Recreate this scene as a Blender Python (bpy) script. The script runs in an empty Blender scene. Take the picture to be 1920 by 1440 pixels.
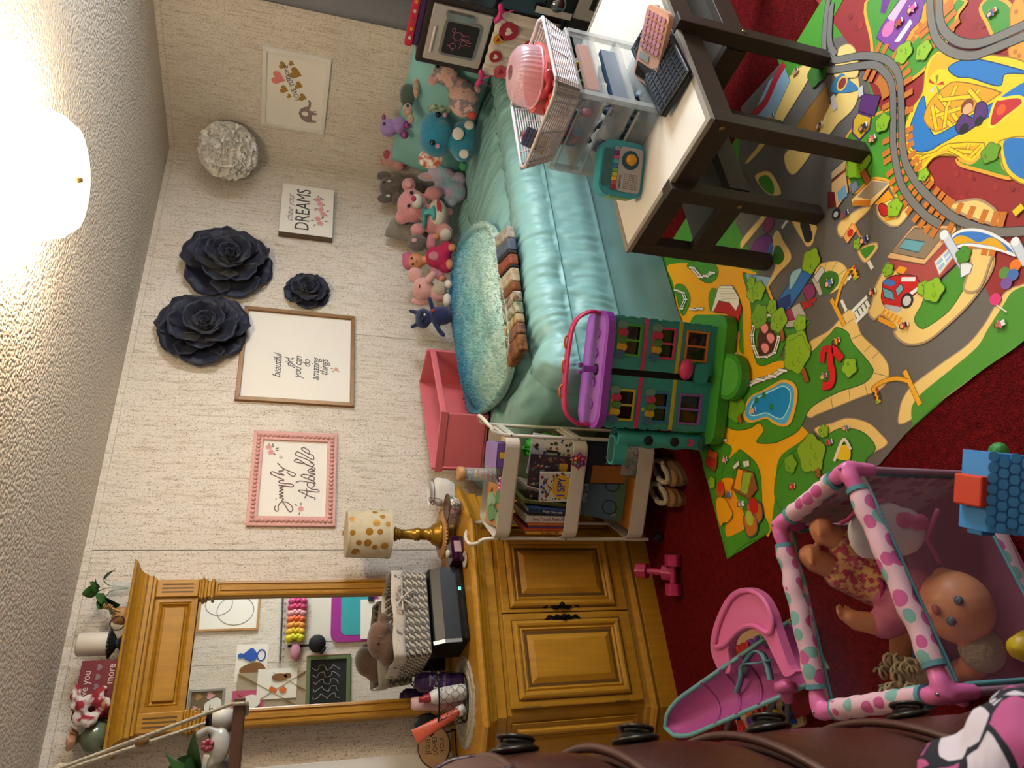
import bpy, math, random
from mathutils import Vector, Matrix, noise as mnoise
import numpy as np
D = bpy.data
S = bpy.context.scene
COL = S.collection
random.seed(7)

# ------------------------------------------------------------------ camera
# rows: photo right, photo down, viewing direction, in room axes
# (x along the picture wall, y towards it, z up); the phone was held on its side
RC = ((-0.10450968, -0.29472012, -0.94985145),
      (-0.84802854, 0.52534724, -0.06969849),
      (0.51954338, 0.79821697, -0.30483494))
EYE = Vector((0, 0, 1.6))
FPX = 1347.47
cam = D.cameras.new('camera'); camo = D.objects.new('camera', cam); COL.objects.link(camo)
right, down, fwd = (Vector(r).normalized() for r in RC)
camo.matrix_world = Matrix((
    (right.x, -down.x, -fwd.x, EYE.x), (right.y, -down.y, -fwd.y, EYE.y),
    (right.z, -down.z, -fwd.z, EYE.z), (0, 0, 0, 1)))
cam.sensor_fit = 'HORIZONTAL'; cam.sensor_width = 36; cam.lens = FPX * 36 / 1920
cam.clip_start = .02
cam.dof.use_dof = True; cam.dof.focus_distance = 2.5; cam.dof.aperture_fstop = 8
S.camera = camo

# ------------------------------------------------------------------ world, lights, exposure
w = D.worlds.new('world'); S.world = w; w.use_nodes = True
w.node_tree.nodes['Background'].inputs[0].default_value = (.75, .85, 1, 1)
w.node_tree.nodes['Background'].inputs[1].default_value = .6
S.view_settings.view_transform = 'Standard'; S.view_settings.look = 'None'
S.view_settings.gamma = 1; S.view_settings.use_curve_mapping = False
S.view_settings.exposure = 2.08
def area(name, loc, target, sx, sy, power, col):
    l = D.lights.new(name, 'AREA'); l.shape = 'RECTANGLE'; l.size = sx; l.size_y = sy
    l.energy = power; l.color = col
    o = D.objects.new(name, l); COL.objects.link(o); o.location = loc
    o.rotation_euler = (Vector(target) - Vector(loc)).to_track_quat('-Z', 'Y').to_euler()
    return o
# daylight entering by the window in the right wall
area('window_daylight', (3.66, .35, 1.5), (1.5, .9, .9), .9, .9, 30, (.80, .90, 1))
LAMP_COL = (1, .84, .61); LAMP_EMIT = 19

# ------------------------------------------------------------------ helpers
def hx(h):
    h = h.lstrip('#'); c = [int(h[i:i + 2], 16) / 255 for i in (0, 2, 4)]
    return tuple(x / 12.92 if x <= .04045 else ((x + .055) / 1.055) ** 2.4 for x in c) + (1,)
def V(*a): return Vector(a)
def P(px, py, x=None, y=None, z=None):
    """room point seen at photo pixel (px,py) on the plane x=, y= or z="""
    d = (px - 960) * right + (py - 720) * down + FPX * fwd
    if y is not None: t = (y - EYE.y) / d.y
    elif x is not None: t = (x - EYE.x) / d.x
    else: t = (z - EYE.z) / d.z
    return EYE + d * t
MATS = {}
def mat(name, col='#808080', rough=.55, metal=0, noise=None, bump=None, emit=0, trans=0, alpha=1,
        sheen=0, spec=.5, stretch=(1, 1, 1), coat=0, ior=1.45):
    """noise=(scale, colour2, sharpness) mottles the colour, bump=(scale, strength)"""
    if name in MATS: return MATS[name]
    m = D.materials.new(name); m.use_nodes = True; MATS[name] = m
    nt = m.node_tree; N = nt.nodes; b = N['Principled BSDF']; c = hx(col)
    b.inputs['Base Color'].default_value = c; b.inputs['Roughness'].default_value = rough
    b.inputs['Metallic'].default_value = metal; b.inputs['Specular IOR Level'].default_value = spec
    b.inputs['Transmission Weight'].default_value = trans; b.inputs['Alpha'].default_value = alpha
    b.inputs['IOR'].default_value = ior
    if sheen: b.inputs['Sheen Weight'].default_value = sheen
    if coat: b.inputs['Coat Weight'].default_value = coat; b.inputs['Coat Roughness'].default_value = .15
    if emit:
        b.inputs['Emission Color'].default_value = c; b.inputs['Emission Strength'].default_value = emit
    if noise or bump:
        tc = N.new('ShaderNodeTexCoord'); mp = N.new('ShaderNodeMapping')
        mp.inputs['Scale'].default_value = stretch
        nt.links.new(tc.outputs['Object'], mp.inputs[0])
    if noise:
        t = N.new('ShaderNodeTexNoise'); t.inputs['Scale'].default_value = noise[0]; t.inputs['Detail'].default_value = 4
        r = N.new('ShaderNodeValToRGB'); k = noise[2] if len(noise) > 2 else .2
        r.color_ramp.elements[0].position = .5 - k; r.color_ramp.elements[1].position = .5 + k
        r.color_ramp.elements[0].color = hx(noise[1]); r.color_ramp.elements[1].color = c
        nt.links.new(mp.outputs[0], t.inputs['Vector']); nt.links.new(t.outputs['Fac'], r.inputs[0])
        nt.links.new(r.outputs[0], b.inputs['Base Color'])
    if bump:
        t = N.new('ShaderNodeTexNoise'); t.inputs['Scale'].default_value = bump[0]; t.inputs['Detail'].default_value = 3
        bp = N.new('ShaderNodeBump'); bp.inputs['Strength'].default_value = bump[1]
        bp.inputs['Distance'].default_value = .01
        nt.links.new(mp.outputs[0], t.inputs['Vector']); nt.links.new(t.outputs['Fac'], bp.inputs['Height'])
        nt.links.new(bp.outputs[0], b.inputs['Normal'])
    return m
def catmull(pts, n=6, closed=False):
    pts = [Vector(p) for p in pts]; L = len(pts); out = []
    for i in range(L if closed else L - 1):
        g = (lambda k: pts[k % L]) if closed else (lambda k: pts[min(max(k, 0), L - 1)])
        a, b, c, d = g(i - 1), g(i), g(i + 1), g(i + 2)
        for k in range(n):
            t = k / n
            out.append(.5 * ((2 * b) + (c - a) * t + (2 * a - 5 * b + 4 * c - d) * t * t + (3 * b - a - 3 * c + d) * t ** 3))
    if not closed: out.append(pts[-1])
    return out
def rotm(rx=0, ry=0, rz=0):
    return (Matrix.Rotation(math.radians(rz), 3, 'Z') @ Matrix.Rotation(math.radians(ry), 3, 'Y') @ Matrix.Rotation(math.radians(rx), 3, 'X'))
class MB:
    def __init__(s): s.v = []; s.f = []; s.m = []; s.s = []
    def add(s, vs, fs, mi=0, smooth=False):
        o = len(s.v); s.v += [tuple(v) for v in vs]
        for f in fs: s.f.append(tuple(i + o for i in f)); s.m.append(mi); s.s.append(smooth)
        return s
    def box(s, c, d, mi=0, rot=None, top=None, shift=(0, 0)):
        """box of full size d at c; top=(sx,sy) scales its upper face"""
        c = Vector(c); hx_, hy, hz = d[0] / 2, d[1] / 2, d[2] / 2; t = top or (1, 1)
        q = []
        for z, (kx, ky), (ox, oy) in ((-hz, (1, 1), (0, 0)), (hz, t, shift)):
            for x, y in ((-1, -1), (1, -1), (1, 1), (-1, 1)): q.append(Vector((x * hx_ * kx + ox, y * hy * ky + oy, z)))
        if rot: q = [rot @ p for p in q]
        return s.add([c + p for p in q], [(3, 2, 1, 0), (4, 5, 6, 7), (0, 1, 5, 4), (1, 2, 6, 5), (2, 3, 7, 6), (3, 0, 4, 7)], mi)
    def bx(s, x0, x1, y0, y1, z0, z1, mi=0):
        return s.box(((x0 + x1) / 2, (y0 + y1) / 2, (z0 + z1) / 2), (x1 - x0, y1 - y0, z1 - z0), mi)
    def tube(s, pts, r, n=8, closed=False, mi=0, caps=True, flat=None):
        pts = [Vector(p) for p in pts]; L = len(pts)
        rs = r if isinstance(r, (list, tuple)) else [r] * L
        tan = []
        for i in range(L):
            a = pts[(i - 1) % L] if closed or i > 0 else pts[0]; b = pts[(i + 1) % L] if closed or i < L - 1 else pts[-1]
            t = (b - a); tan.append(t.normalized() if t.length > 1e-9 else Vector((0, 0, 1)))
        u = tan[0].orthogonal().normalized()
        if flat is not None:
            u = Vector(flat[0]) - tan[0] * tan[0].dot(Vector(flat[0])); u = u.normalized() if u.length > 1e-6 else tan[0].orthogonal().normalized()
        vs = []
        for i in range(L):
            u = u - tan[i] * u.dot(tan[i]); u = u.normalized() if u.length > 1e-9 else tan[i].orthogonal().normalized()
            w_ = tan[i].cross(u); k = flat[1] if flat else 1
            for j in range(n):
                a = 2 * math.pi * j / n
                vs.append(pts[i] + rs[i] * (math.cos(a) * u + math.sin(a) * w_ * k))
        fs = []
        for i in range(L if closed else L - 1):
            for j in range(n):
                a = i * n + j; b = i * n + (j + 1) % n; i2 = (i + 1) % L
                fs.append((a, b, i2 * n + (j + 1) % n, i2 * n + j))
        s.add(vs, fs, mi, True)
        if caps and not closed:
            s.add([vs[j] for j in range(n)], [tuple(range(n - 1, -1, -1))], mi)
            s.add([vs[(L - 1) * n + j] for j in range(n)], [tuple(range(n))], mi)
        return s
    def lathe(s, prof, c=(0, 0, 0), n=24, mi=0, rot=None, smooth=True, sx=1, sy=1):
        c = Vector(c); vs = []
        for r, z in prof:
            for j in range(n):
                a = 2 * math.pi * j / n; p = Vector((r * sx * math.cos(a), r * sy * math.sin(a), z))
                vs.append(c + (rot @ p if rot else p))
        fs = []
        for i in range(len(prof) - 1):
            for j in range(n): fs.append((i * n + j, i * n + (j + 1) % n, (i + 1) * n + (j + 1) % n, (i + 1) * n + j))
        s.add(vs, fs, mi, smooth)
        if prof[0][0] > 1e-5: s.add(vs[:n], [tuple(range(n - 1, -1, -1))], mi)
        if prof[-1][0] > 1e-5: s.add(vs[-n:], [tuple(range(n))], mi)
        return s
    def ell(s, c, r, mi=0, rot=None, n=14, k=9):
        r = r if isinstance(r, (tuple, list)) else (r, r, r); c = Vector(c); vs = []
        for i in range(k + 1):
            t = math.pi * i / k
            for j in range(n):
                a = 2 * math.pi * j / n
                p = Vector((r[0] * math.sin(t) * math.cos(a), r[1] * math.sin(t) * math.sin(a), -r[2] * math.cos(t)))
                vs.append(c + (rot @ p if rot else p))
        fs = []
        for i in range(k):
            for j in range(n): fs.append((i * n + j, i * n + (j + 1) % n, (i + 1) * n + (j + 1) % n, (i + 1) * n + j))
        return s.add(vs, fs, mi, True)
    def prism(s, poly, o, ux, uy, h, mi=0, smooth=False):
        """2D outline poly extruded by h along ux x uy from origin o"""
        o = Vector(o); ux = Vector(ux); uy = Vector(uy); nz = ux.cross(uy).normalized(); n = len(poly)
        a = [o + ux * p[0] + uy * p[1] for p in poly]; b = [p + nz * h for p in a]
        s.add(a + b, [tuple(range(n - 1, -1, -1)), tuple(range(n, 2 * n))], mi)
        return s.add(a + b, [(i, (i + 1) % n, n + (i + 1) % n, n + i) for i in range(n)], mi, smooth)
    def grid(s, fn, nu, nv, mi=0, smooth=True, wrapu=False):
        vs = [fn(i / nu, j / nv) for i in range(nu + (0 if wrapu else 1)) for j in range(nv + 1)]
        cu = nu if wrapu else nu + 1
        fs = [(i * (nv + 1) + j, ((i + 1) % cu) * (nv + 1) + j, ((i + 1) % cu) * (nv + 1) + j + 1, i * (nv + 1) + j + 1)
              for i in range(nu) for j in range(nv)]
        return s.add(vs, fs, mi, smooth)
    def move(s, M):
        s.v = [tuple(M @ Vector(v)) for v in s.v]; return s
    def build(s, name, mats, parent=None, bev=0, sub=0, remesh=0, smooth=None, solid=0, loc=None, disp=None):
        me = D.meshes.new(name); me.from_pydata(s.v, [], s.f)
        for m in (mats if isinstance(mats, (list, tuple)) else [mats]): me.materials.append(m)
        me.polygons.foreach_set('material_index', s.m)
        me.polygons.foreach_set('use_smooth', s.s if smooth is None else [smooth] * len(s.f))
        me.update()
        o = D.objects.new(name, me); COL.objects.link(o)
        if parent: o.parent = parent
        if loc: o.location = loc
        if solid:
            md = o.modifiers.new('solidify', 'SOLIDIFY'); md.thickness = solid; md.offset = 0
        if bev:
            md = o.modifiers.new('bevel', 'BEVEL'); md.width = bev; md.segments = 2; md.limit_method = 'ANGLE'
        if remesh:
            md = o.modifiers.new('remesh', 'REMESH'); md.mode = 'VOXEL'; md.voxel_size = remesh; md.use_smooth_shade = True
            md = o.modifiers.new('smooth', 'SMOOTH'); md.iterations = 5; md.factor = .5
        if sub:
            md = o.modifiers.new('subsurf', 'SUBSURF'); md.levels = sub; md.render_levels = sub
        return o
def tag(o, label=None, cat=None, group=None, kind=None):
    if label: o['label'] = label
    if cat: o['category'] = cat
    if group: o['group'] = group
    if kind: o['kind'] = kind
    return o
def thing(name, label, cat, loc=(0, 0, 0), rz=0, group=None, rot=None):
    o = D.objects.new(name, None); COL.objects.link(o); o.empty_display_size = .05
    o.location = loc; o.rotation_euler = rot if rot else (0, 0, math.radians(rz))
    return tag(o, label, cat, group)
def part(mb, name, m, parent, **k): return mb.build(name, m, parent, **k)
def text(name, body, size, m, parent, loc, ux=(1, 0, 0), uy=(0, 0, 1), shear=0, ext=.0004, align='CENTER', space=1.0, bold=0, sx=1):
    """flat lettering: ux runs along the line, uy up the letters"""
    cu = D.curves.new(name, 'FONT'); cu.body = body; cu.size = size; cu.align_x = align; cu.align_y = 'CENTER'
    cu.shear = shear; cu.extrude = ext; cu.space_character = space; cu.offset = bold; cu.resolution_u = 3
    t = D.objects.new(name + '_tmp', cu); COL.objects.link(t)
    bpy.context.view_layer.update()
    me = D.meshes.new_from_object(t.evaluated_get(bpy.context.evaluated_depsgraph_get()))
    D.objects.remove(t); D.curves.remove(cu)
    me.name = name; me.materials.clear(); me.materials.append(m)
    o = D.objects.new(name, me); COL.objects.link(o)
    ux = Vector(ux).normalized(); uy = Vector(uy).normalized(); n = ux.cross(uy)
    M = Matrix((ux * sx, uy, n)).transposed().to_4x4(); M.translation = Vector(loc); o.matrix_local = M
    if parent: o.parent = parent; o.matrix_local = M
    return o
def copy_tree(o, parent=None):
    c = o.copy(); COL.objects.link(c); c.parent = parent
    for ch in [x for x in D.objects if x.parent == o]: copy_tree(ch, c)
    return c
def disc(r, n=14): return [(r * math.cos(2 * math.pi * i / n), r * math.sin(2 * math.pi * i / n)) for i in range(n)]
def heart(r, n=20):
    out = []
    for i in range(n):
        t = 2 * math.pi * i / n
        out.append((r * (16 * math.sin(t) ** 3) / 17, r * (13 * math.cos(t) - 5 * math.cos(2 * t) - 2 * math.cos(3 * t) - math.cos(4 * t)) / 17))
    return out[::-1]
def rrect(wd, ht, r, k=4):
    out = []
    for cx, cy, a0 in ((wd / 2 - r, ht / 2 - r, 0), (-wd / 2 + r, ht / 2 - r, 90), (-wd / 2 + r, -ht / 2 + r, 180), (wd / 2 - r, -ht / 2 + r, 270)):
        for i in range(k + 1):
            a = math.radians(a0 + 90 * i / k); out.append((cx + r * math.cos(a), cy + r * math.sin(a)))
    return out
def fbm(p, o=3): return mnoise.fractal(Vector(p), 1.0, 2.0, o)
# ------------------------------------------------------------------ the room
WY, WX, CZ = 3.25, 3.598, 2.325          # picture wall, right wall, ceiling
LX, FY = -.75, -.62                      # left wall, wall behind the photographer
def wallpaper():
    m = D.materials.new('speckled_wallpaper'); m.use_nodes = True; nt = m.node_tree; N = nt.nodes; b = N['Principled BSDF']
    tc = N.new('ShaderNodeTexCoord')
    def nz(scale, st, det=2, rough=.5):
        mp = N.new('ShaderNodeMapping'); mp.inputs['Scale'].default_value = st
        nt.links.new(tc.outputs['Object'], mp.inputs[0])
        t = N.new('ShaderNodeTexNoise'); t.inputs['Scale'].default_value = scale; t.inputs['Detail'].default_value = det
        t.inputs['Roughness'].default_value = rough
        nt.links.new(mp.outputs[0], t.inputs['Vector']); return t
    def ramp(t, p0, p1, c0, c1):
        r = N.new('ShaderNodeValToRGB'); r.color_ramp.elements[0].position = p0; r.color_ramp.elements[1].position = p1
        r.color_ramp.elements[0].color = c0; r.color_ramp.elements[1].color = c1
        nt.links.new(t.outputs['Fac'], r.inputs[0]); return r
    def mul(a, c):
        x = N.new('ShaderNodeMix'); x.data_type = 'RGBA'; x.blend_type = 'MULTIPLY'; x.inputs[0].default_value = 1
        nt.links.new(a, x.inputs[6]); nt.links.new(c, x.inputs[7]); return x.outputs[2]
    base = ramp(nz(3, (1, 1, .5)), .3, .7, hx('#d0c5b6'), hx('#dad1c4'))
    streak = ramp(nz(85, (1, 1, .09), 4, .75), .30, .50, hx('#d8cfc0'), (1, 1, 1, 1))
    spk = ramp(nz(330, (1, 1, .55), 2, .6), .34, .42, hx('#8f8272'), (1, 1, 1, 1))
    o = mul(mul(base.outputs[0], streak.outputs[0]), spk.outputs[0])
    nt.links.new(o, b.inputs['Base Color'])
    b.inputs['Roughness'].default_value = .8; b.inputs['Specular IOR Level'].default_value = .5
    bp = N.new('ShaderNodeBump'); bp.inputs['Strength'].default_value = .35; bp.inputs['Distance'].default_value = .004
    t = nz(150, (1, 1, .6), 3, .6); nt.links.new(t.outputs['Fac'], bp.inputs['Height']); nt.links.new(bp.outputs[0], b.inputs['Normal'])
    return m
WALL = wallpaper()
MATS['wallpaper'] = WALL
mseam = mat('seam_backing', '#8d7c66', .8)  # darker backing colour, visible in the gaps between wall panels
CEIL = mat('popcorn_ceiling', '#ddd1c1', .75, noise=(120, '#c8bba9', .2), bump=(95, 1.0))
def popcorn():
    m = CEIL; nt = m.node_tree; N = nt.nodes; b = N['Principled BSDF']
    vor = N.new('ShaderNodeTexVoronoi'); vor.inputs['Scale'].default_value = 75
    tc = N.new('ShaderNodeTexCoord'); nt.links.new(tc.outputs['Object'], vor.inputs['Vector'])
    nzt = N.new('ShaderNodeTexNoise'); nzt.inputs['Scale'].default_value = 60; nzt.inputs['Detail'].default_value = 4
    nt.links.new(tc.outputs['Object'], nzt.inputs['Vector'])
    sub = N.new('ShaderNodeMath'); sub.operation = 'SUBTRACT'
    nt.links.new(nzt.outputs['Fac'], sub.inputs[0]); nt.links.new(vor.outputs['Distance'], sub.inputs[1])
    bp = N.new('ShaderNodeBump'); bp.inputs['Strength'].default_value = .7; bp.inputs['Distance'].default_value = .010
    nt.links.new(sub.outputs[0], bp.inputs['Height']); nt.links.new(bp.outputs[0], b.inputs['Normal'])
popcorn()
def carpet():
    m = mat('red_carpet', '#7a1313', .95, noise=(45, '#540b0c', .25), spec=.1); nt = m.node_tree; N = nt.nodes; b = N['Principled BSDF']
    tc = N.new('ShaderNodeTexCoord'); a = N.new('ShaderNodeTexNoise'); a.inputs['Scale'].default_value = 130; a.inputs['Detail'].default_value = 3
    a.inputs['Distortion'].default_value = 1.2
    nt.links.new(tc.outputs['Object'], a.inputs['Vector'])
    bp = N.new('ShaderNodeBump'); bp.inputs['Strength'].default_value = 1; bp.inputs['Distance'].default_value = .014
    nt.links.new(a.outputs['Fac'], bp.inputs['Height']); nt.links.new(bp.outputs[0], b.inputs['Normal']); return m
CARPET = carpet()
def struct(mb, name, m, parent=None, **k):
    o = mb.build(name, m, parent, **k); o['kind'] = 'structure'; return o
struct(MB().bx(LX - .1, WX + .1, FY - .1, WY + .1, -.1, 0), 'floor', CARPET)
struct(MB().bx(LX - .1, WX + .1, FY - .1, WY + .1, CZ, CZ + .1), 'ceiling', CEIL)
wb = struct(MB().bx(LX - .1, WX + .1, WY + .006, WY + .1, 0, CZ), 'wall_back', mseam)
sx = P(300, 594, y=WY).x
xs = [LX - .1] + [sx + 1.22 * k for k in range(-2, 1) if LX < sx + 1.22 * k < WX] + [WX]
for a, b_ in zip(xs, xs[1:]):
    part(MB().bx(a + .0015, b_ - .0015, WY, WY + .006, 0, CZ), 'wall_panel', WALL, wb)
wr = struct(MB().bx(WX + .006, WX + .1, .82, WY + .1, 0, CZ).bx(WX + .006, WX + .1, FY - .1, -.12, 0, CZ)
            .bx(WX + .006, WX + .1, -.12, .82, 0, .98).bx(WX + .006, WX + .1, -.12, .82, 1.98, CZ), 'wall_right', mseam)
for a, b_ in ((2.04, WY), (.82, 2.04)):
    part(MB().bx(WX, WX + .006, a + .0015, b_ - .0015, 0, CZ), 'wall_panel', WALL, wr)
part(MB().bx(WX, WX + .006, -.12, .82, 0, .98).bx(WX, WX + .006, -.12, .82, 1.98, CZ).bx(WX, WX + .006, FY, -.12, 0, CZ), 'wall_panel', WALL, wr)
struct(MB().bx(LX - .1, LX, FY - .1, WY + .1, 0, CZ), 'wall_left', WALL)
wf = struct(MB().bx(LX - .1, WX + .1, FY - .1, FY - .006, 0, CZ), 'wall_front', mseam)
for a, b_ in ((LX, .2), (.2, 1.42), (1.42, 2.64), (2.64, WX)):
    part(MB().bx(a + .0015, b_ - .0015, FY - .006, FY, 0, CZ), 'wall_panel', WALL, wf)
# cove and corner trim
struct(MB().bx(LX, WX, WY - .008, WY, CZ - .03, CZ), 'trim_1', WALL, bev=.003)
struct(MB().bx(WX - .008, WX, FY, WY - .008, CZ - .03, CZ), 'trim_2', WALL, bev=.003)
struct(MB().bx(WX - .028, WX, WY - .006, WY, 0, CZ - .03).bx(WX - .006, WX, WY - .03, WY - .006, 0, CZ - .03), 'trim_3', WALL, bev=.002)
white = mat('white_paint', '#d8d2c8', .45)
struct(MB().bx(.205, .285, WY - .016, WY, 0, 2.02), 'trim_4', white, bev=.003)
struct(MB().bx(LX, WX, FY, FY + .012, 0, .07), 'baseboard_front', white, bev=.003)
# the window the daylight comes by (outside the picture, above the toy kitchen side)
wn = struct(MB().bx(WX - .01, WX + .1, -.16, -.12, .94, 2.02).bx(WX - .01, WX + .1, .82, .86, .94, 2.02)
            .bx(WX - .01, WX + .1, -.12, .82, .94, .98).bx(WX - .01, WX + .1, -.12, .82, 1.98, 2.02).bx(WX + .02, WX + .05, .34, .36, .98, 1.98), 'window_1', white, bev=.002)
part(MB().bx(WX + .03, WX + .034, -.12, .34, .98, 1.98), 'window_pane', mat('window_glass', '#dfe8ea', .02, alpha=.12), wn); part(MB().bx(WX + .03, WX + .034, .36, .82, .98, 1.98), 'window_pane', MATS['window_glass'], wn)
# ------------------------------------------------------------------ ceiling lamp
def ceiling_lamp():
    c = P(147, 337, z=2.16); t = thing('ceiling_light', 'lit drum-shaped white glass ceiling light with ribbed rim', 'ceiling light', (c.x, c.y, 0))
    gl = mat('lit_glass', '#fff4dc', .4); b = gl.node_tree.nodes['Principled BSDF']
    b.inputs['Emission Color'].default_value = LAMP_COL + (1,); b.inputs['Emission Strength'].default_value = LAMP_EMIT
    part(MB().lathe([(.075, 2.285), (.08, 2.325)], n=32), 'canopy', mat('cream_metal', '#efe6cf', .4), t)
    R = .172
    part(MB().lathe([(.07, 2.285), (.12, 2.283), (R - .012, 2.279), (R, 2.268), (R, 2.262), (R - .004, 2.258), (R - .002, 2.23), (R - .012, 2.196)], n=48), 'glass_drum', gl, t)
    g2 = mat('lit_lens', '#fff0d0', .4); b = g2.node_tree.nodes['Principled BSDF']; b.inputs['Emission Color'].default_value = (1, .78, .48, 1); b.inputs['Emission Strength'].default_value = 5
    part(MB().lathe([(R - .012, 2.196), (R - .026, 2.19), (R - .022, 2.186), (R - .038, 2.165), (R - .06, 2.158), (R - .075, 2.163), (R - .09, 2.168), (R - .11, 2.163), (R - .13, 2.165), (.004, 2.166)], n=48), 'glass_lens', g2, t)
    ribs = MB()
    for i in range(72):
        a = 2 * math.pi * i / 72
        ribs.box(((R - .001) * math.cos(a), (R - .001) * math.sin(a), 2.266), (.008, .008, .014), 0, rotm(rz=math.degrees(a)))
    o = part(ribs, 'ribbed_rim', gl, t); o['kind'] = 'stuff'
    part(MB().lathe([(.011, 2.166), (.011, 2.160), (.006, 2.150), (.0001, 2.148)], n=12), 'finial', mat('brass', '#8a7350', .35, .8), t)
ceiling_lamp()
# ------------------------------------------------------------------ dresser with mirror hutch
def woodmat(name, c1, c2, st=(14, 14, 1.2), rough=.42):
    return mat(name, c1, rough, noise=(4, c2, .3), bump=(30, .05), stretch=st)
OAK = woodmat('mustard_wood', '#b98420', '#9d6c16')
OAKD = mat('dark_glaze', '#5e3d10', .5)
IRON = mat('black_iron', '#17120f', .45, .7)
def rings(mb, o, ux, uz, wd, ht, prof, mi=0):
    """nested rectangles: prof = (inset, proud) pairs; closes with the last one"""
    o = Vector(o); ux = Vector(ux); uz = Vector(uz); n = ux.cross(uz).normalized(); vs = []; fs = []
    for k, (i, h) in enumerate(prof):
        for sx_, sz in ((-1, -1), (1, -1), (1, 1), (-1, 1)):
            vs.append(o + ux * sx_ * (wd / 2 - i) + uz * sz * (ht / 2 - i) + n * h)
        if k:
            for j in range(4): fs.append(((k - 1) * 4 + j, (k - 1) * 4 + (j + 1) % 4, k * 4 + (j + 1) % 4, k * 4 + j))
    k = (len(prof) - 1) * 4; fs.append((k, k + 1, k + 2, k + 3))
    mb.add(vs, fs, mi)
DX, DY = .70, 2.78                      # middle of the dresser, plane of its doors
def outline(off, back=3.245):
    a = .36 + off * .75; s = .60 + off
    return [(DX - s, back), (DX - s, DY + .176 - off * .35), (DX - a, DY - off), (DX + a, DY - off), (DX + s, DY + .176 - off * .35), (DX + s, back)]
def stack(mb, levels, mi=0):
    vs = []; fs = []
    for k, (off, z) in enumerate(levels):
        vs += [(x, y, z) for x, y in outline(off)]
        if k:
            for j in range(6): fs.append(((k - 1) * 6 + j, (k - 1) * 6 + (j + 1) % 6, k * 6 + (j + 1) % 6, k * 6 + j))
    fs += [tuple(range(5, -1, -1)), tuple(range(len(vs) - 6, len(vs)))]
    return mb.add(vs, fs, mi)
PROF = [(0, 0), (.002, .004), (.006, .011), (.014, .014), (.022, .012), (.028, .004), (.036, .008), (.041, .001), (.055, .0005), (.075, .010), (.078, .011)]
def handle(parent, x, s):
    h = MB(); y = DY - .022
    h.lathe([(.0, 0), (.012, 0), (.013, .004), (.007, .012), (.011, .018), (.0, .022)], (x, y, .452), 12, rot=rotm(90))
    for d in (-1, 1):
        for pts, r in (([(0, .008), (.004, .02), (-.004, .034), (.006, .05), (0, .066), (-.006, .078)], .0055), ([(.007, .014), (.011, .026), (.003, .036)], .004), ([(-.008, .012), (-.011, .03), (-.003, .044)], .004), ([(.004, .05), (.01, .058), (.005, .066)], .0035)):
            h.tube([(x + a, y, .452 + d * b) for a, b in pts], [r, r, r * .9, r, r * .9, r * .5][:len(pts)], 6)
    part(h, 'handle', IRON, parent)
def dresser():
    t = thing('dresser', 'mustard wood dresser with angled sides, two panelled doors and iron scroll handles', 'dresser', (0, 0, 0))
    b = stack(MB(), [(-.004, .145), (-.004, .725)]); part(b, 'carcass', OAK, t)
    part(stack(MB(), [(.012, 0), (.012, .082), (.004, .088), (.016, .094), (.02, .104), (.016, .116), (.004, .122), (.002, .138), (-.002, .148)]), 'plinth', OAK, t)
    part(stack(MB(), [(-.002, .715), (.006, .722), (.006, .758), (.014, .762), (.018, .772), (.026, .784), (.028, .790), (.034, .792), (.04, .797)]), 'cornice', OAK, t)
    part(stack(MB(), [(.036, .797), (.044, .799), (.048, .808), (.044, .818), (.036, .823), (.03, .825)]), 'worktop', OAK, t)
    for s, x0, x1 in ((-1, .362, .710), (1, .714, 1.042)):
        x = (x0 + x1) / 2; wd = x1 - x0; d = MB()
        d.bx(x0, x1, DY - .018, DY, .152, .704)
        o = part(d, 'door', OAK, t, bev=.003)
        m = MB(); rings(m, (x, DY - .018, .437), (1, 0, 0), (0, 0, 1), .292, .465, PROF)
        part(m, 'raised_panel', OAK, o)
        g = MB(); rings(g, (x, DY - .0183, .437), (1, 0, 0), (0, 0, 1), .30, .473, [(0, 0), (.0001, .0006)]); part(g, 'glaze_line', OAKD, o)
        handle(o, .712 + s * .024, s)
        for z in (.25, .62):
            part(MB().lathe([(.005, -.03), (.005, .03)], (x0 if s < 0 else x1, DY - .02, z), 8), 'hinge', mat('aged_brass', '#8a6a2e', .4, .7), o)
    for s in (-1, 1):        # the slanting side panels
        a = Vector((DX + s * .36, DY, 0)); b2 = Vector((DX + s * .6, DY + .176, 0)); u = (b2 - a).normalized() * s; c = (a + b2) / 2
        n = u.cross(Vector((0, 0, 1)))
        m = MB(); rings(m, (c.x + n.x * .004, c.y + n.y * .004, .437), u, (0, 0, 1), .24, .52, [(0, 0), (.001, .003)] + [(i + .02, h) for i, h in PROF[:8]] + [(.062, .001), (.074, .009)])
        part(m, 'side_panel', OAK, t)
    part(MB().bx(.7105, .7135, DY - .006, DY - .004, .152, .704), 'door_gap', OAKD, t)
    return t
dresser()
GLASS = mat('clear_glass', '#e8eeea', .05, alpha=.2)
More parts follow.
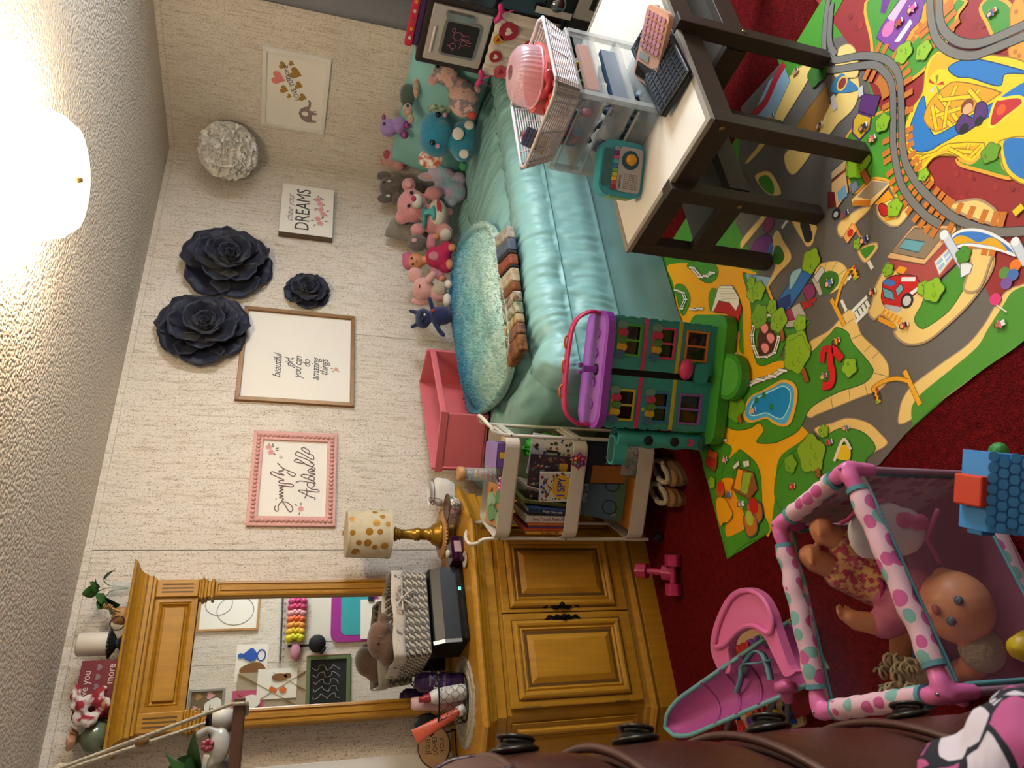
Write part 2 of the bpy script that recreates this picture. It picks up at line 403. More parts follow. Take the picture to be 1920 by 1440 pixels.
def hutch():
    t = thing('mirror_hutch', 'tall mustard wood mirror with fluted corner blocks and wide crown on dresser', 'mirror', (0, 0, .825))
    t.location = (0, 0, 0)
    y0 = 3.12
    MIR = mat('mirror_silver', '#e8ebe6', .0, 1)
    part(MB().bx(.47, .925, y0 + .030, y0 + .034, .84, 1.88), 'mirror_glass', MIR, t)
    part(MB().bx(.42, .97, y0 + .036, 3.235, .825, 2.02), 'backing', OAK, t)
    for s, xa, xb in ((-1, .416, .480), (1, .906, .970)):
        m = MB(); rings(m, ((xa + xb) / 2, y0 + .03, 1.315), (1, 0, 0), (0, 0, 1), xb - xa, .97, [(0, 0), (.0, .02), (.004, .028), (.012, .03), (.014, .024), (.022, .024), (.025, .03), (.027, .03)])
        m.bx(xa, xb, y0, 3.2, .826, .84)
        part(m, 'post', OAK, t)
        c = MB()
        for z0, z1, e in ((1.800, 1.812, .008), (1.812, 1.826, .001), (1.826, 1.838, .007), (1.838, 1.848, .012), (1.848, 1.858, .006)):
            c.bx(xa - e, xb + e, y0 - e, 3.2, z0, z1)
        part(c, 'collar', OAK, t, bev=.004)
        bl = MB().bx(xa - .002, xb + .002, y0 - .014, 3.2, 1.858, 2.012); o = part(bl, 'corner_block', OAK, t, bev=.003)
        f = MB()
        for k in (-1, 0, 1): f.box(((xa + xb) / 2 + k * .015, y0 - .0145, 1.935), (.005, .002, .115))
        part(f, 'flute', OAKD, o)
    m = MB(); rings(m, (.693, y0 + .012, 1.937), (1, 0, 0), (0, 0, 1), .43, .16, [(0, 0), (0, .012), (.022, .014), (.026, .009), (.03, .013), (.036, .002), (.042, .0), (.044, .012), (.046, .013)])
    part(m, 'frieze_panel', OAK, t)
    cr = MB(); vs = []; fs = []
    lev = [(.0, 2.012), (.006, 2.016), (.006, 2.024), (.012, 2.028), (.012, 2.042), (.016, 2.048), (.02, 2.058), (.03, 2.070), (.046, 2.080), (.056, 2.084), (.06, 2.087), (.062, 2.092), (.058, 2.096)]
    for k, (o, z) in enumerate(lev):
        vs += [(.414 - o, 3.246, z), (.414 - o, y0 - .016 - o, z), (.972 + o, y0 - .016 - o, z), (.972 + o, 3.246, z)]
        if k: fs += [((k - 1) * 4 + j, (k - 1) * 4 + (j + 1) % 4, k * 4 + (j + 1) % 4, k * 4 + j) for j in range(4)]
    fs += [(3, 2, 1, 0), tuple(range(len(vs) - 4, len(vs)))]
    part(cr.add(vs, fs), 'crown', OAK, t)
    for z, o in ((2.0265, .0125), (2.046, .0165), (2.0855, .0585)):
        part(MB().bx(.414 - o, .972 + o, y0 - .0165 - o, y0 - .01, z - .0008, z + .0008), 'glaze_line', OAKD, t)
hutch()
# ------------------------------------------------------------------ bed
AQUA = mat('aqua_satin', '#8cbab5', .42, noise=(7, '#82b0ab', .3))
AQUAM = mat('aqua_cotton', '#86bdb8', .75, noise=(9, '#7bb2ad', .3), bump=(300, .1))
def sstep(a, b, x):
    t = min(max((x - a) / (b - a), 0), 1); return t * t * (3 - 2 * t)
def bed():
    t = thing('bed', 'twin bed against the picture wall with satin aqua side skirt', 'bed', (0, 0, 0))
    part(MB().bx(1.56, 3.56, 2.17, 3.23, .3, .6), 'mattress', mat('mattress_white', '#d5d2cc', .8), t, bev=.04)
    part(MB().bx(1.58, 3.56, 2.18, 3.22, .1, .3).bx(1.59, 1.65, 2.19, 2.25, 0, .1).bx(3.4, 3.46, 2.19, 2.25, 0, .1).bx(1.57, 1.63, 3.1, 3.16, 0, .1).bx(3.4, 3.46, 3.1, 3.16, 0, .1), 'box_base', mat('base_dark', '#4a4038', .8), t)
    def sk(u, v):
        # front run along x then round the foot corner
        s = u * 3.2
        wav = .008 * math.sin(s * 9 + 2 * math.sin(s * 2.3)) * (1 - v) + .010 * fbm((s * 3, v * 2.5, 1.7)) + .006 * fbm((s * 9, v * 7, 3))
        if s < 2.07: x, y = 3.56 - s, 2.085 + .05 * v
        else: x, y = 1.49, 2.085 + (s - 2.07)
        return (x - (wav if s >= 2.07 else 0), y - (wav if s < 2.07 else 0), .012 + v * .52)
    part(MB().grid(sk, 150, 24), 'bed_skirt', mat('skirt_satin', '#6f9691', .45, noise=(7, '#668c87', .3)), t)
bed()
def comforter():
    t = thing('comforter', 'puffy quilted aqua satin comforter spread over the bed', 'comforter', (0, 0, 0))
    YB = 3.235; SEAM = (2.72, 2.30)
    def fn(u, v):
        # v: 0 at wall .. 1 at front hem, by arc length; u: 0 at head .. 1 at foot hem
        sy = v * 1.42; sx_ = u * 2.38
        flat_y = 1.03; flat_x = 1.93
        def bend(s, fl, r=.10):
            if s < fl: return s, 0
            a = s - fl; q = r * math.pi / 2
            if a < q: th = a / r; return fl + r * math.sin(th), r * (1 - math.cos(th))
            return fl + r, r + (a - q)
        hemlift = .14 * sstep(2.45, 3.3, 3.5 - sx_)
        by, dy = bend(sy, flat_y); bx_, dx = bend(sx_, flat_x)
        y = YB - by; x = 3.50 - bx_
        drop = max(dx, dy) if min(dx, dy) < .02 else (dx ** 3 + dy ** 3) ** (1 / 3)
        drop = min(drop, .40 if dx > dy else .335 - hemlift)
        z = .622 - drop
        # quilting: dips at the seams, puckers running out of them
        path = sy
        sea = (.33, .93, 1.20, 1.45)
        dm = min(abs(path - q) for q in sea); dfoot = abs(sx_ - 1.88) if path > .5 else 1
        d = min(dm, dfoot)
        puff = .030 * (1 - math.exp(-(d / .07) ** 1.3))
        pk = math.exp(-d / .12)
        wr = .5 * fbm((x * 16 + fbm((x * 3, path * 3, 0)), path * 3.2, 5)) * (.35 + .65 * pk)
        wr += .35 * fbm((x * 5, path * 5, 9), 2) + .42 * fbm((x * 38, path * 7, 4), 2) * (.4 + .6 * pk)
        wr += .18 * pk * math.sin(x * 42 + 3 * fbm((x * 4, path * 2, 2)) + path * 5)
        amp = puff + .021 * wr
        edge = sstep(0, .06, 1 - v) * sstep(0, .04, 1 - u)
        amp *= .4 + .6 * edge
        ny = sstep(flat_y - .05, flat_y + .15, sy); nx = sstep(flat_x - .05, flat_x + .15, sx_)
        n = Vector((-nx, -ny, max(.0, 1 - max(nx, ny)) + .15)).normalized()
        p = Vector((x, y, z)) + n * amp
        p.z = max(p.z, .19); p.y = min(p.y, YB)
        if z < .52 and dy >= dx: p.y = min(p.y, 2.098)
        return p
    part(MB().grid(fn, 300, 170), 'quilted_cover', AQUA, t, solid=.006)
    e = MB()
    for vv in (.335, .93, 1.20):
        pts = [fn(i / 200 * .94, vv / 1.42) + Vector((0, -.004 if vv > .9 else 0, .004 if vv < 1.1 else 0)) for i in range(201)]
        e.tube(pts, .0022, 4)
    o = part(e, 'seam_stitching', mat('seam_teal', '#3f6f6c', .7), t)
comforter()
# ------------------------------------------------------------------ activity desk
DARK = mat('espresso_wood', '#3a2f27', .5, noise=(3, '#332921', .3), stretch=(1, 1, 1), spec=.4)
def desk():
    t = thing('desk', 'dark brown low desk with white top, paired legs and side shelves', 'desk', (0, 0, 0))
    X0, X1, Y0, Y1, H = 1.555, 2.62, 1.01, 1.55, .552
    part(MB().bx(X0 + .018, X1 - .018, Y0 + .018, Y1 - .018, H - .012, H - .0005), 'tabletop', mat('white_laminate', '#d9d3c9', .3), t)
    f = MB(); e = .018
    f.bx(X0, X1, Y0, Y0 + e, H - .014, H + .0015).bx(X0, X1, Y1 - e, Y1, H - .014, H + .0015).bx(X0, X0 + e, Y0 + e, Y1 - e, H - .014, H + .0015).bx(X1 - e, X1, Y0 + e, Y1 - e, H - .014, H + .0015)
    part(f, 'grey_edging', mat('grey_edge', '#8d8579', .4), t, bev=.001)
    ap = MB(); a = .07; ap.bx(X0 + .004, X1 - .004, Y0 + .004, Y0 + .03, H - .014 - a, H - .014)
    part(ap, 'apron', DARK, t)
    part(MB().bx(X0 + .004, X1 - .004, Y1 - .03, Y1 - .004, H - .014 - a, H - .014), 'apron', DARK, t)
    part(MB().bx(X0 + .004, X0 + .03, Y0 + .03, Y1 - .03, H - .014 - a, H - .014), 'apron', DARK, t)
    part(MB().bx(X1 - .03, X1 - .004, Y0 + .03, Y1 - .03, H - .014 - a, H - .014), 'apron', DARK, t)
    def leg(x, y, h=H - .014):
        o = part(MB().box((x, y, h / 2 + .004), (.046, .046, h - .008), 0), 'leg', DARK, t, bev=.003); return o
    leg(X0 + .025, Y1 - .025); leg(X0 + .025, Y0 + .025); leg(X1 - .025, Y0 + .025); leg(X1 - .025, Y1 - .025)
    # the two side posts that rise past the table edge
    for x, y, s in ((X0 - .006, 1.262, 0), (1.985, Y0 - .006, 1)):
        o = leg(x, y, H + .004)
        q = (x - .024, y, .31) if not s else (x, y - .024, .33)
        part(MB().lathe([(.0, -.002), (.007, -.001), (.007, .002), (0, .003)], q, 10, rot=rotm(ry=-90) if not s else rotm(rx=90)), 'screw', mat('brass_screw', '#8d7a48', .35, .9), o)
    part(MB().lathe([(.0, -.002), (.008, -.001), (.008, .002), (0, .003)], (X0 + .0018, Y0 + .025, H - .05), 10, rot=rotm(ry=-90)), 'screw', MATS['brass_screw'], t)
    # lower rails with grey shelf boards
    part(MB().bx(X0 + .005, X0 + .032, 1.262, Y1 - .02, .262, .336), 'rail', DARK, t, bev=.002)
    part(MB().bx(1.985, X1 - .02, Y0 + .005, Y0 + .032, .282, .356), 'rail', DARK, t, bev=.002)
    part(MB().bx(1.98, 2.01, Y0 + .03, Y1 - .03, .282, .356), 'rail', DARK, t, bev=.002)
    part(MB().bx(X0 + .03, 1.98, 1.245, 1.278, .262, .336), 'rail', DARK, t, bev=.002)
    GR = mat('grey_shelf_board', '#5d564e', .35)
    part(MB().bx(X0 + .034, 1.975, 1.28, Y1 - .03, .285, .297), 'shelf_board', GR, t)
    part(MB().bx(2.012, X1 - .03, Y0 + .034, Y1 - .03, .305, .317), 'shelf_board', GR, t)
    leg(1.985, Y1 - .03); leg(1.96, 1.262, .336)
desk()
# ------------------------------------------------------------------ printed play mat
CROP = {'A': (1240, 0, 2.769), 'B': (1240, 460, 2.4), '1': (1560, 0, 5.333), '2': (1560, 270, 5.333), '3': (1400, 400, 6.4),
        '4': (1240, 460, 6.4), '5': (1300, 640, 6.4), '6': (1300, 820, 6.4), '7': (1560, 520, 5.333), 'o': (0, 0, 1)}
def ink(c):
    r, g, b, _ = hx(c); l = (r + g + b) / 3; return tuple(min(.9, max(0, (l + (v - l) * 1.12) * 1.3)) for v in (r, g, b)) + (1,)
class Print:
    def __init__(s, z0): s.v = []; s.f = []; s.c = []; s.z = z0; s.k = 0
    def pts(s, crop, data):
        ox, oy, k = CROP[crop]
        out = []
        for i in range(0, len(data), 2):
            p = P(ox + data[i] / k, oy + data[i + 1] / k, z=s.z); out.append(Vector((p.x, p.y)))
        return out
    def face(s, pts, col):
        z = s.z + s.k * .000008; s.k += 1
        o = len(s.v); s.v += [(p.x, p.y, z) for p in pts]
        a = sum(pts[i].x * pts[(i + 1) % len(pts)].y - pts[(i + 1) % len(pts)].x * pts[i].y for i in range(len(pts)))
        idx = list(range(o, o + len(pts))); s.f.append(idx if a > 0 else idx[::-1]); s.c.append(ink(col))
    def ribbon(s, pts, wd, col, closed=False):
        z = s.z + s.k * .000008; s.k += 1; n = len(pts); o = len(s.v)
        for i in range(n):
            a = pts[(i - 1) % n] if closed or i else pts[0]; b = pts[(i + 1) % n] if closed or i < n - 1 else pts[-1]
            t = (b - a); t = t.normalized() if t.length > 1e-9 else Vector((1, 0)); q = Vector((-t.y, t.x)) * wd / 2
            s.v += [(pts[i].x + q.x, pts[i].y + q.y, z), (pts[i].x - q.x, pts[i].y - q.y, z)]
        for i in range(n if closed else n - 1):
            j = (i + 1) % n; s.f.append([o + 2 * i, o + 2 * i + 1, o + 2 * j + 1, o + 2 * j]); s.c.append(ink(col))
    def poly(s, crop, col, *data, sm=5, out=None, ow=.003):
        p = s.pts(crop, data)
        if sm: p = [Vector((q.x, q.y)) for q in catmull([Vector((a.x, a.y, 0)) for a in p], sm, True)]
        s.face(p, col)
        if out: s.ribbon(p, ow, out, True)
    def line(s, crop, col, wd, *data, sm=5, out=None):
        p = s.pts(crop, data)
        if sm and len(p) > 2: p = [Vector((q.x, q.y)) for q in catmull([Vector((a.x, a.y, 0)) for a in p], sm)]
        if out: s.ribbon(p, wd + .004, out)
        s.ribbon(p, wd, col)
    def bush(s, crop, x, y, r, col='#7fa32c', out='#44651a', n=26, ry=None):
        ox, oy, k = CROP[crop]; c = P(ox + x / k, oy + y / k, z=s.z); e = P(ox + (x + r) / k, oy + y / k, z=s.z)
        R = (e - c).length; pts = []
        for i in range(n * 2):
            a = math.pi * i / n; q = R * (1 + .10 * math.sin(a * 5 + x) + .05 * (i % 2))
            pts.append(Vector((c.x + q * math.cos(a), c.y + q * math.sin(a) * (ry or 1))))
        s.face(pts, col); s.ribbon(pts, .0022, out, True)
        for j in range(3):
            a0 = random.uniform(0, 6); m = Vector((c.x + .45 * R * math.cos(a0 + j * 2), c.y + .45 * R * math.sin(a0 + j * 2)))
            s.ribbon([m + Vector((.18 * R * math.cos(t), .18 * R * math.sin(t))) for t in (0, .7, 1.4, 2.1, 2.8)], .002, out)
    def disc(s, crop, x, y, r, col, k=1.0):
        ox, oy, q = CROP[crop]; c = P(ox + x / q, oy + y / q, z=s.z); e = P(ox + (x + r) / q, oy + y / q, z=s.z); R = (e - c).length
        s.face([Vector((c.x + R * math.cos(2 * math.pi * i / 16), c.y + k * R * math.sin(2 * math.pi * i / 16))) for i in range(16)], col)
    def kid(s, crop, x, y, h, skin, hair, shirt, pants, lean=0):
        """small plain printed child, head up the mat (photo left)"""
        ox, oy, q = CROP[crop]
        c = P(ox + x / q, oy + y / q, z=s.z); e = P(ox + (x + h) / q, oy + y / q, z=s.z); H = (e - c).length
        up = Vector((.23, .97)); rt = Vector((.97, -.23))
        C = Vector((c.x, c.y)); pt = lambda a, b: C + rt * a * H + up * b * H
        def el(a, b, ra, rb, col): s.face([pt(a + ra * math.cos(2 * math.pi * i / 12), b + rb * math.sin(2 * math.pi * i / 12)) for i in range(12)], col)
        el(-.13, -.42, .13, .09, '#d8d4cc'); el(.15, -.42, .13, .09, '#d8d4cc')
        s.face([pt(-.26, -.36), pt(.26, -.36), pt(.24, -.05), pt(-.24, -.05)], pants)
        s.face([pt(-.27, -.12), pt(.27, -.12), pt(.17, .2), pt(-.17, .2)], shirt)
        s.ribbon([pt(-.2, .1), pt(-.38, -.06)], H * .13, shirt); s.ribbon([pt(.2, .1), pt(.4, .14)], H * .13, shirt)
        el(-.39, -.08, .07, .07, skin); el(.42, .15, .07, .07, skin)
        el(0, .34, .29, .27, hair); el(0, .28, .23, .2, skin)
        el(-.08, .3, .025, .03, '#20150f'); el(.09, .3, .025, .03, '#20150f')
    def fence(s, crop, posts, off, h):
        """white rail fence through posts; off = rail gap in crop px along photo x"""
        d = []
        for x, y in posts: d += [x, y]
        for o in (-off, off):
            e = [v + (o if i % 2 == 0 else 0) for i, v in enumerate(d)]
            s.line(crop, '#d9d5cb', h, *e, sm=0, out='#55504a')
        for x, y in posts: s.line(crop, '#e2ded6', h * 1.1, x - off * 2, y - off * .3, x + off * 2, y + off * .3, sm=0, out='#55504a')
GRASS, SAND, ROAD, CREAM, CURB = '#3f7c22', '#dd9c34', '#5a544d', '#dcb673', '#9d8060'
def playmat():
    t = thing('play_mat', 'large printed play mat with roads, pond, barn and roller coaster on red carpet', 'play mat', (0, 0, 0))
    outl = [(.742, 2.207), (1.15, 2.200), (2.105, 2.165), (2.156, 1.364), (2.166, 1.141), (2.186, .928), (2.24, .42), (.90, .36), (.835, .901), (.804, 1.109), (.768, 1.36), (.752, 1.60), (.742, 1.9)]
    part(MB().prism(outl[::-1], (0, 0, .0), (1, 0, 0), (0, 1, 0), .0034), 'mat_sheet', mat('mat_foam', '#3f7c22', .6), t)
    p = Print(.0035)
    p.face([Vector(q) for q in outl], GRASS)
    # big zones
    p.poly('B', SAND, 40, 85, 400, 110, 395, 200, 420, 330, 420, 480, 440, 540, 540, 520, 575, 560, 675, 780, 640, 870, 530, 960, 512, 1120, 490, 1290, 470, 1300, 455, 1200, 430, 1050, 400, 960, 340, 930, 300, 960, 225, 960, 215, 900, 150, 800, 100, 600, 60, 200)
    p.poly('o', ROAD, 1390, 200, 1480, 100, 1600, 60, 1640, 200, 1700, 330, 1790, 390, 1830, 470, 1860, 560, 1880, 600, 1760, 740, 1650, 870, 1600, 900, 1500, 795, 1513, 740, 1480, 690, 1440, 640, 1420, 500, 1380, 420, sm=0)
    p.poly('o', '#82221f', 1530, 0, 1920, -60, 1990, 300, 1940, 610, 1868, 580, 1850, 545, 1830, 480, 1790, 400, 1740, 350, 1700, 330, 1640, 180, 1605, 100, sm=0)
    for _ in range(190):     # cobbles in the red plaza
        x = random.uniform(1590, 1915); y = random.uniform(0, 520)
        if x < 1600 + y * .42 and y > 60: continue
        p.disc('o', x, y, random.uniform(4, 7), random.choice(['#7a1d1b', '#8c2a24', '#741a1a']), .7)
    # sidewalks first, grass over them
    p.poly('7', CREAM, 690, 1470, 680, 1320, 730, 1180, 830, 1060, 1100, 860, 1350, 680, 1520, 480, 1650, 260, 1760, 130, 1860, 90, 1990, 80, 1990, 400, 1500, 920, 1000, 1290, out=CURB)
    p.poly('7', GRASS, 810, 1470, 800, 1300, 900, 1160, 1180, 930, 1450, 700, 1560, 520, 1720, 270, 1800, 150, 1920, 90, 2010, 80, 2030, 520, 1500, 935, 1100, 1225, 850, 1452)
    p.poly('B', CREAM, 640, 470, 760, 380, 830, 300, 865, 297, 882, 345, 905, 405, 980, 478, 1020, 535, 1022, 600, 985, 650, 900, 682, 800, 722, 705, 760, 662, 772, 610, 700, out=CURB)
    for a in ((665, 490, 700, 470), (720, 440, 735, 410), (868, 330, 830, 355), (905, 400, 860, 420), (945, 450, 915, 480), (980, 480, 950, 510), (1018, 590, 960, 575), (915, 620, 930, 672), (845, 640, 850, 700), (765, 680, 772, 735)):
        p.line('B', '#6d563a', .0018, *a, sm=0)
    p.poly('B', GRASS, 790, 370, 840, 392, 862, 440, 930, 520, 955, 570, 910, 622, 800, 660, 700, 712, 660, 752, 620, 830, 550, 872, 500, 890, 430, 885, 462, 835, 440, 800, 400, 822, 340, 832, 290, 812, 278, 790, 300, 730, 350, 660, 450, 618, 560, 548, 600, 560, 680, 480, 760, 400, out='#24510f')
    p.poly('B', CREAM, 690, 830, 770, 800, 840, 778, 930, 798, 990, 850, 1018, 892, 960, 930, 880, 960, 780, 900, out=CURB)
    p.poly('B', GRASS, 720, 870, 800, 826, 880, 830, 935, 862, 965, 915, 925, 960, 895, 1000, 700, 1100, 560, 1190, 520, 1150, 510, 1110, 520, 1030, 560, 960, 640, 900, out='#24510f')
    p.poly('6', GRASS, 540, 160, 640, 200, 760, 320, 810, 480, 820, 640, 840, 900, 905, 1130, 600, 1300, 440, 1440, 400, 1330, 330, 1060, 280, 880, 200, 620, 110, 280, 180, 120, 300, 60, 440, 100, 455, 180, 370, 330, 345, 500, 400, 600, 470, 600, 490, 400, out='#2c5a14')
    p.poly('6', '#cf8a30', 350, 500, 480, 500, 490, 620, 540, 760, 640, 1000, 610, 1100, 430, 1190, 390, 1150, 400, 1050, 480, 940, 400, 760, 370, 600)
    p.poly('4', GRASS, 310, 250, 400, 190, 500, 200, 640, 230, 690, 320, 640, 420, 560, 450, 470, 410, 440, 350, out='#2c5a14')
    p.poly('4', GRASS, 165, 500, 230, 468, 290, 500, 350, 640, 310, 780, 260, 840, 215, 740, out='#2c5a14')
    p.poly('4', GRASS, 980, 330, 1060, 380, 1100, 560, 1240, 560, 1330, 700, 1480, 900, 1500, 1000, 1640, 980, 1790, 900, 1720, 1020, 1600, 1090, 1480, 1200, 1420, 1340, 1260, 1435, 1160, 1420, 1090, 1200, 1085, 850, 1070, 680, 1020, 500, out='#2c5a14')
    p.poly('4', GRASS, 930, 640, 975, 760, 980, 1000, 985, 1200, 990, 1300, 945, 1270, 925, 1100, 900, 900)
    p.poly('A', GRASS, 600, 270, 700, 240, 830, 10, 880, -40, 960, -40, 860, 160, 850, 280, 760, 330, 720, 440, 640, 380)
    p.poly('A', CREAM, 460, 620, 560, 560, 640, 430, 720, 350, 780, 330, 760, 420, 650, 600, 600, 680, 470, 830, 440, 840, 520, 720, out=CURB)
    p.poly('A', '#7f99a8', 470, 610, 560, 420, 640, 340, 670, 420, 570, 640, sm=0, out='#40505a')
    p.line('A', '#9a3038', .035, 465, 610, 540, 530, 590, 420, 640, 330)
    p.poly('A', '#7d5526', 700, 660, 760, 570, 860, 440, 880, 560, 840, 650, 790, 700, sm=0, out='#3a2614')
    p.poly('A', CREAM, 880, 540, 960, 440, 1010, 380, 1030, 460, 1000, 560, 920, 640, 870, 700, 820, 690, out=CURB)
    p.poly('A', CREAM, 640, 830, 650, 790, 700, 760, 760, 740, 780, 790, 700, 900, 660, 890, out=CURB)
    p.poly('A', CREAM, 490, 910, 560, 890, 610, 960, 620, 1010, 560, 1010, 510, 960, out=CURB); p.poly('A', GRASS, 505, 930, 550, 910, 585, 960, 580, 1010, 530, 980)
    p.poly('A', GRASS, 940, 800, 960, 720, 1010, 660, 1150, 580, 1280, 565, 1310, 640, 1260, 660, 1330, 820, 1400, 920, 1400, 960, 1300, 1090, 1270, 1110, 1200, 980, 1180, 940, 1090, 930, 1000, 1000, 960, 860, out='#d9963f', ow=.008)
    # big road islands and crossings
    p.poly('2', CREAM, 60, 880, 70, 800, 160, 720, 300, 640, 390, 640, 200, 830, 110, 932, out=CURB, ow=.005)
    p.poly('2', CREAM, 480, 560, 660, 560, 770, 620, 785, 680, 690, 800, 620, 825, 540, 790, 460, 700, out=CURB, ow=.005)
    p.poly('2', CREAM, 255, 1060, 300, 1160, 350, 1182, 450, 1060, 462, 1010, 430, 985, 300, 1030, out=CURB, ow=.004); p.poly('2', GRASS, 285, 1070, 320, 1130, 350, 1140, 420, 1060, 425, 1010, 310, 1045)
    p.poly('3', CREAM, 880, 612, 1080, 575, 1190, 640, 1225, 740, 1200, 840, 1100, 910, 1000, 960, 850, 900, 820, 700, out=CURB)
    for a in ((930, 690, 965, 590), (1030, 670, 1090, 580), (1110, 745, 1200, 665)): p.line('3', '#6d563a', .0018, *a, sm=0)
    p.poly('3', '#35651d', 900, 740, 1000, 690, 1090, 720, 1112, 800, 1090, 870, 1000, 960, 910, 980, 880, 850)
    p.poly('3', CREAM, 350, 220, 400, 230, 440, 320, 532, 480, 520, 580, 380, 730, 260, 890, 225, 900, 300, 760, 350, 600, 280, 400, out=CURB); p.poly('3', '#35651d', 345, 400, 410, 400, 455, 500, 440, 570, 380, 620, 320, 560)
    p.poly('3', CREAM, 520, -20, 560, 130, 680, 330, 730, 397, 790, 370, 825, 260, 842, 150, 700, 60, 640, -20, out=CURB); p.poly('3', '#2d5a18', 600, 0, 640, 100, 700, 100, 690, 0)
    p.poly('3', CREAM, -60, 420, 0, 350, 150, 170, 290, -10, 240, -20, 100, 130, -60, 330, out=CURB)
    p.line('3', '#d6d0c4', .012, 425, 180, 515, 55, sm=0); p.line('3', '#d6d0c4', .012, 1465, 575, 1515, 665, sm=0); p.line('3', '#d6d0c4', .011, 1140, 1040, 1200, 1170, sm=0); p.line('3', '#d6d0c4', .009, 1225, 800, 1260, 740, sm=0)
    p.line('3', '#e4ddcf', .011, 1270, 1180, 1450, 1000, sm=0); p.line('3', '#e4ddcf', .011, 1310, 1310, 1470, 1150, sm=0)
    for k in range(4): p.line('3', '#e4ddcf', .011, 1310 + 42 * k, 1180 - 42 * k, 1345 + 42 * k, 1250 - 42 * k, sm=0)
    # tyres and ice-cream van
    for y in (130, 200, 270): p.disc('3', 700 + (y - 130) * .3, y, 62, '#16130f', .8)
    p.poly('3', '#6e3273', 40, 480, 110, 330, 220, 260, 310, 300, 300, 420, 240, 500, 60, 490, out='#2c1230'); p.poly('3', '#7d2a4e', 210, 200, 215, 90, 270, 40, 330, 70, 320, 160, 250, 240, out='#3a1020')
    p.poly('3', '#45689a', 240, 480, 300, 340, 330, 400, 290, 560, 230, 600, sm=0)
    # car wash
    p.poly('3', '#8aa5bd', -10, 730, 100, 740, 300, 770, 230, 900, 120, 860, 40, 870, sm=0, out='#47617a')
    p.poly('3', '#a9a49b', 560, 1120, 640, 1070, 745, 1270, 600, 1360, 470, 1370, 450, 1200, sm=0, out='#4b453e')
    p.poly('3', '#7c2f5a', 680, 910, 780, 840, 830, 960, 740, 1050, out='#33142a'); p.poly('3', '#8a2f4a', 440, 1190, 540, 1140, 590, 1280, 490, 1300, sm=0)
    p.poly('3', '#b0aaa2', 780, 790, 860, 760, 915, 960, 880, 1000, sm=0, out='#4b453e')
    p.poly('3', '#3766a0', 370, 1170, 390, 1030, 500, 860, 690, 660, 730, 648, 830, 680, 520, 1140, 430, 1178, sm=0, out='#16294a'); p.poly('3', '#1f2f66', 370, 1170, 400, 1030, 530, 960, 540, 1100, 430, 1178, sm=0)
    p.poly('3', '#93b4bd', 515, 850, 540, 720, 620, 665, 665, 690, 530, 920, out='#2b4a5e'); p.poly('3', '#c8c6c2', 810, 760, 900, 635, 945, 690, 850, 835, sm=0, out='#35446e')
    for k in range(4): p.line('3', '#b83a30', .008, 680 + 40 * k, 1120 - 18 * k, 715 + 40 * k, 1070 - 18 * k, sm=0)
    p.line('3', '#a8231f', .008, 660, 1090, 840, 1030, sm=0); p.line('3', '#a8231f', .008, 680, 1140, 800, 1095, sm=0)
    p.line('3', '#d99b27', .012, 255, 890, 320, 1060, sm=0, out='#3a2a10')
    # traffic lights
    for cr, pole, arm, box, dots in (('3', (1020, 1030, 1180, 1345), (1070, 1120, 1130, 900, 1200, 740, 1255, 670), (1235, 690, 1300, 612, 1362, 760, 1295, 810), ((1300, 650), (1265, 700), (1330, 690), (1280, 742), (1345, 735), (1305, 785))),
                                     ('7', (730, 935, 885, 1275), (410, 1110, 520, 1042, 650, 1012, 770, 1040), (395, 1105, 450, 1095, 500, 1245, 450, 1270), ((455, 1125), (420, 1165), (470, 1165), (435, 1205), (485, 1205), (458, 1246)))):
        p.line(cr, '#d99b27', .013, *pole, sm=0, out='#8a5a14'); p.line(cr, '#d99b27', .010, *arm, out='#8a5a14')
        p.poly(cr, '#d8a02b', *box, sm=0, out='#6d4510')
        for i, (x, y) in enumerate(dots): p.disc(cr, x, y, 17, ['#b0322a', '#4a2018', '#4a2018', '#4a2018', '#3a2a18', '#6fa02c'][i])
    # fire station, engine, island
    p.poly('B', CREAM, 935, 300, 950, 260, 960, 200, 1000, 120, 1035, 80, 1200, 160, 1300, 180, 1390, 60, 1480, 10, 1500, 60, 1482, 130, 1400, 250, 1300, 350, 1200, 430, 1120, 447, 1070, 422, 1050, 390, 1060, 372, 1000, 312, 960, 333, out=CURB, ow=.006)
    p.poly('7', GRASS, 830, 420, 900, 280, 940, 200, 1100, 100, 1160, 60, 1300, -10, 1360, 10, 1320, 120, 1180, 330, 1000, 470, 900, 512, out='#2c5a14')
    p.poly('2', GRASS, 1090, 1440, 1150, 1330, 1260, 1200, 1300, 1080, 1390, 1060, 1400, 1200, 1330, 1440)
    for k in range(5): p.line('7', '#d18f27', .010, 500 + 40 * k, 385 + 20 * k, 540 + 40 * k, 320 + 20 * k, sm=0)
    p.line('7', '#d9921f', .014, 470, 410, 640, 495, sm=0)
    p.poly('2', '#94403a', 580, 1150, 930, 1210, 1240, 870, 1240, 1200, 1080, 1350, 900, 1425, 860, 1440, 600, 1240, sm=0, out='#4a1a18')
    p.poly('2', '#c39a6b', 555, 1130, 820, 815, 1240, 815, 1252, 860, 930, 1205, 560, 1142, sm=0, out='#6d4a2c'); p.poly('2', '#7d6a52', 600, 1085, 830, 840, 1175, 852, 930, 1152, sm=0, out='#4a3a28')
    p.poly('2', '#5d8c8f', 680, 1040, 740, 950, 940, 980, 870, 1085, sm=0, out='#254a50'); p.poly('2', '#c9c6c0', 1030, 1180, 1200, 1010, 1235, 1110, 1080, 1312, sm=0, out='#c08a50'); p.poly('2', '#8fa8bb', 1050, 1190, 1190, 1045, 1212, 1110, 1085, 1270, sm=0)
    p.line('2', '#d5d2cc', .005, 1110, 1120, 1145, 1200, sm=0); p.line('2', '#d5d2cc', .005, 1065, 1230, 1205, 1080, sm=0)
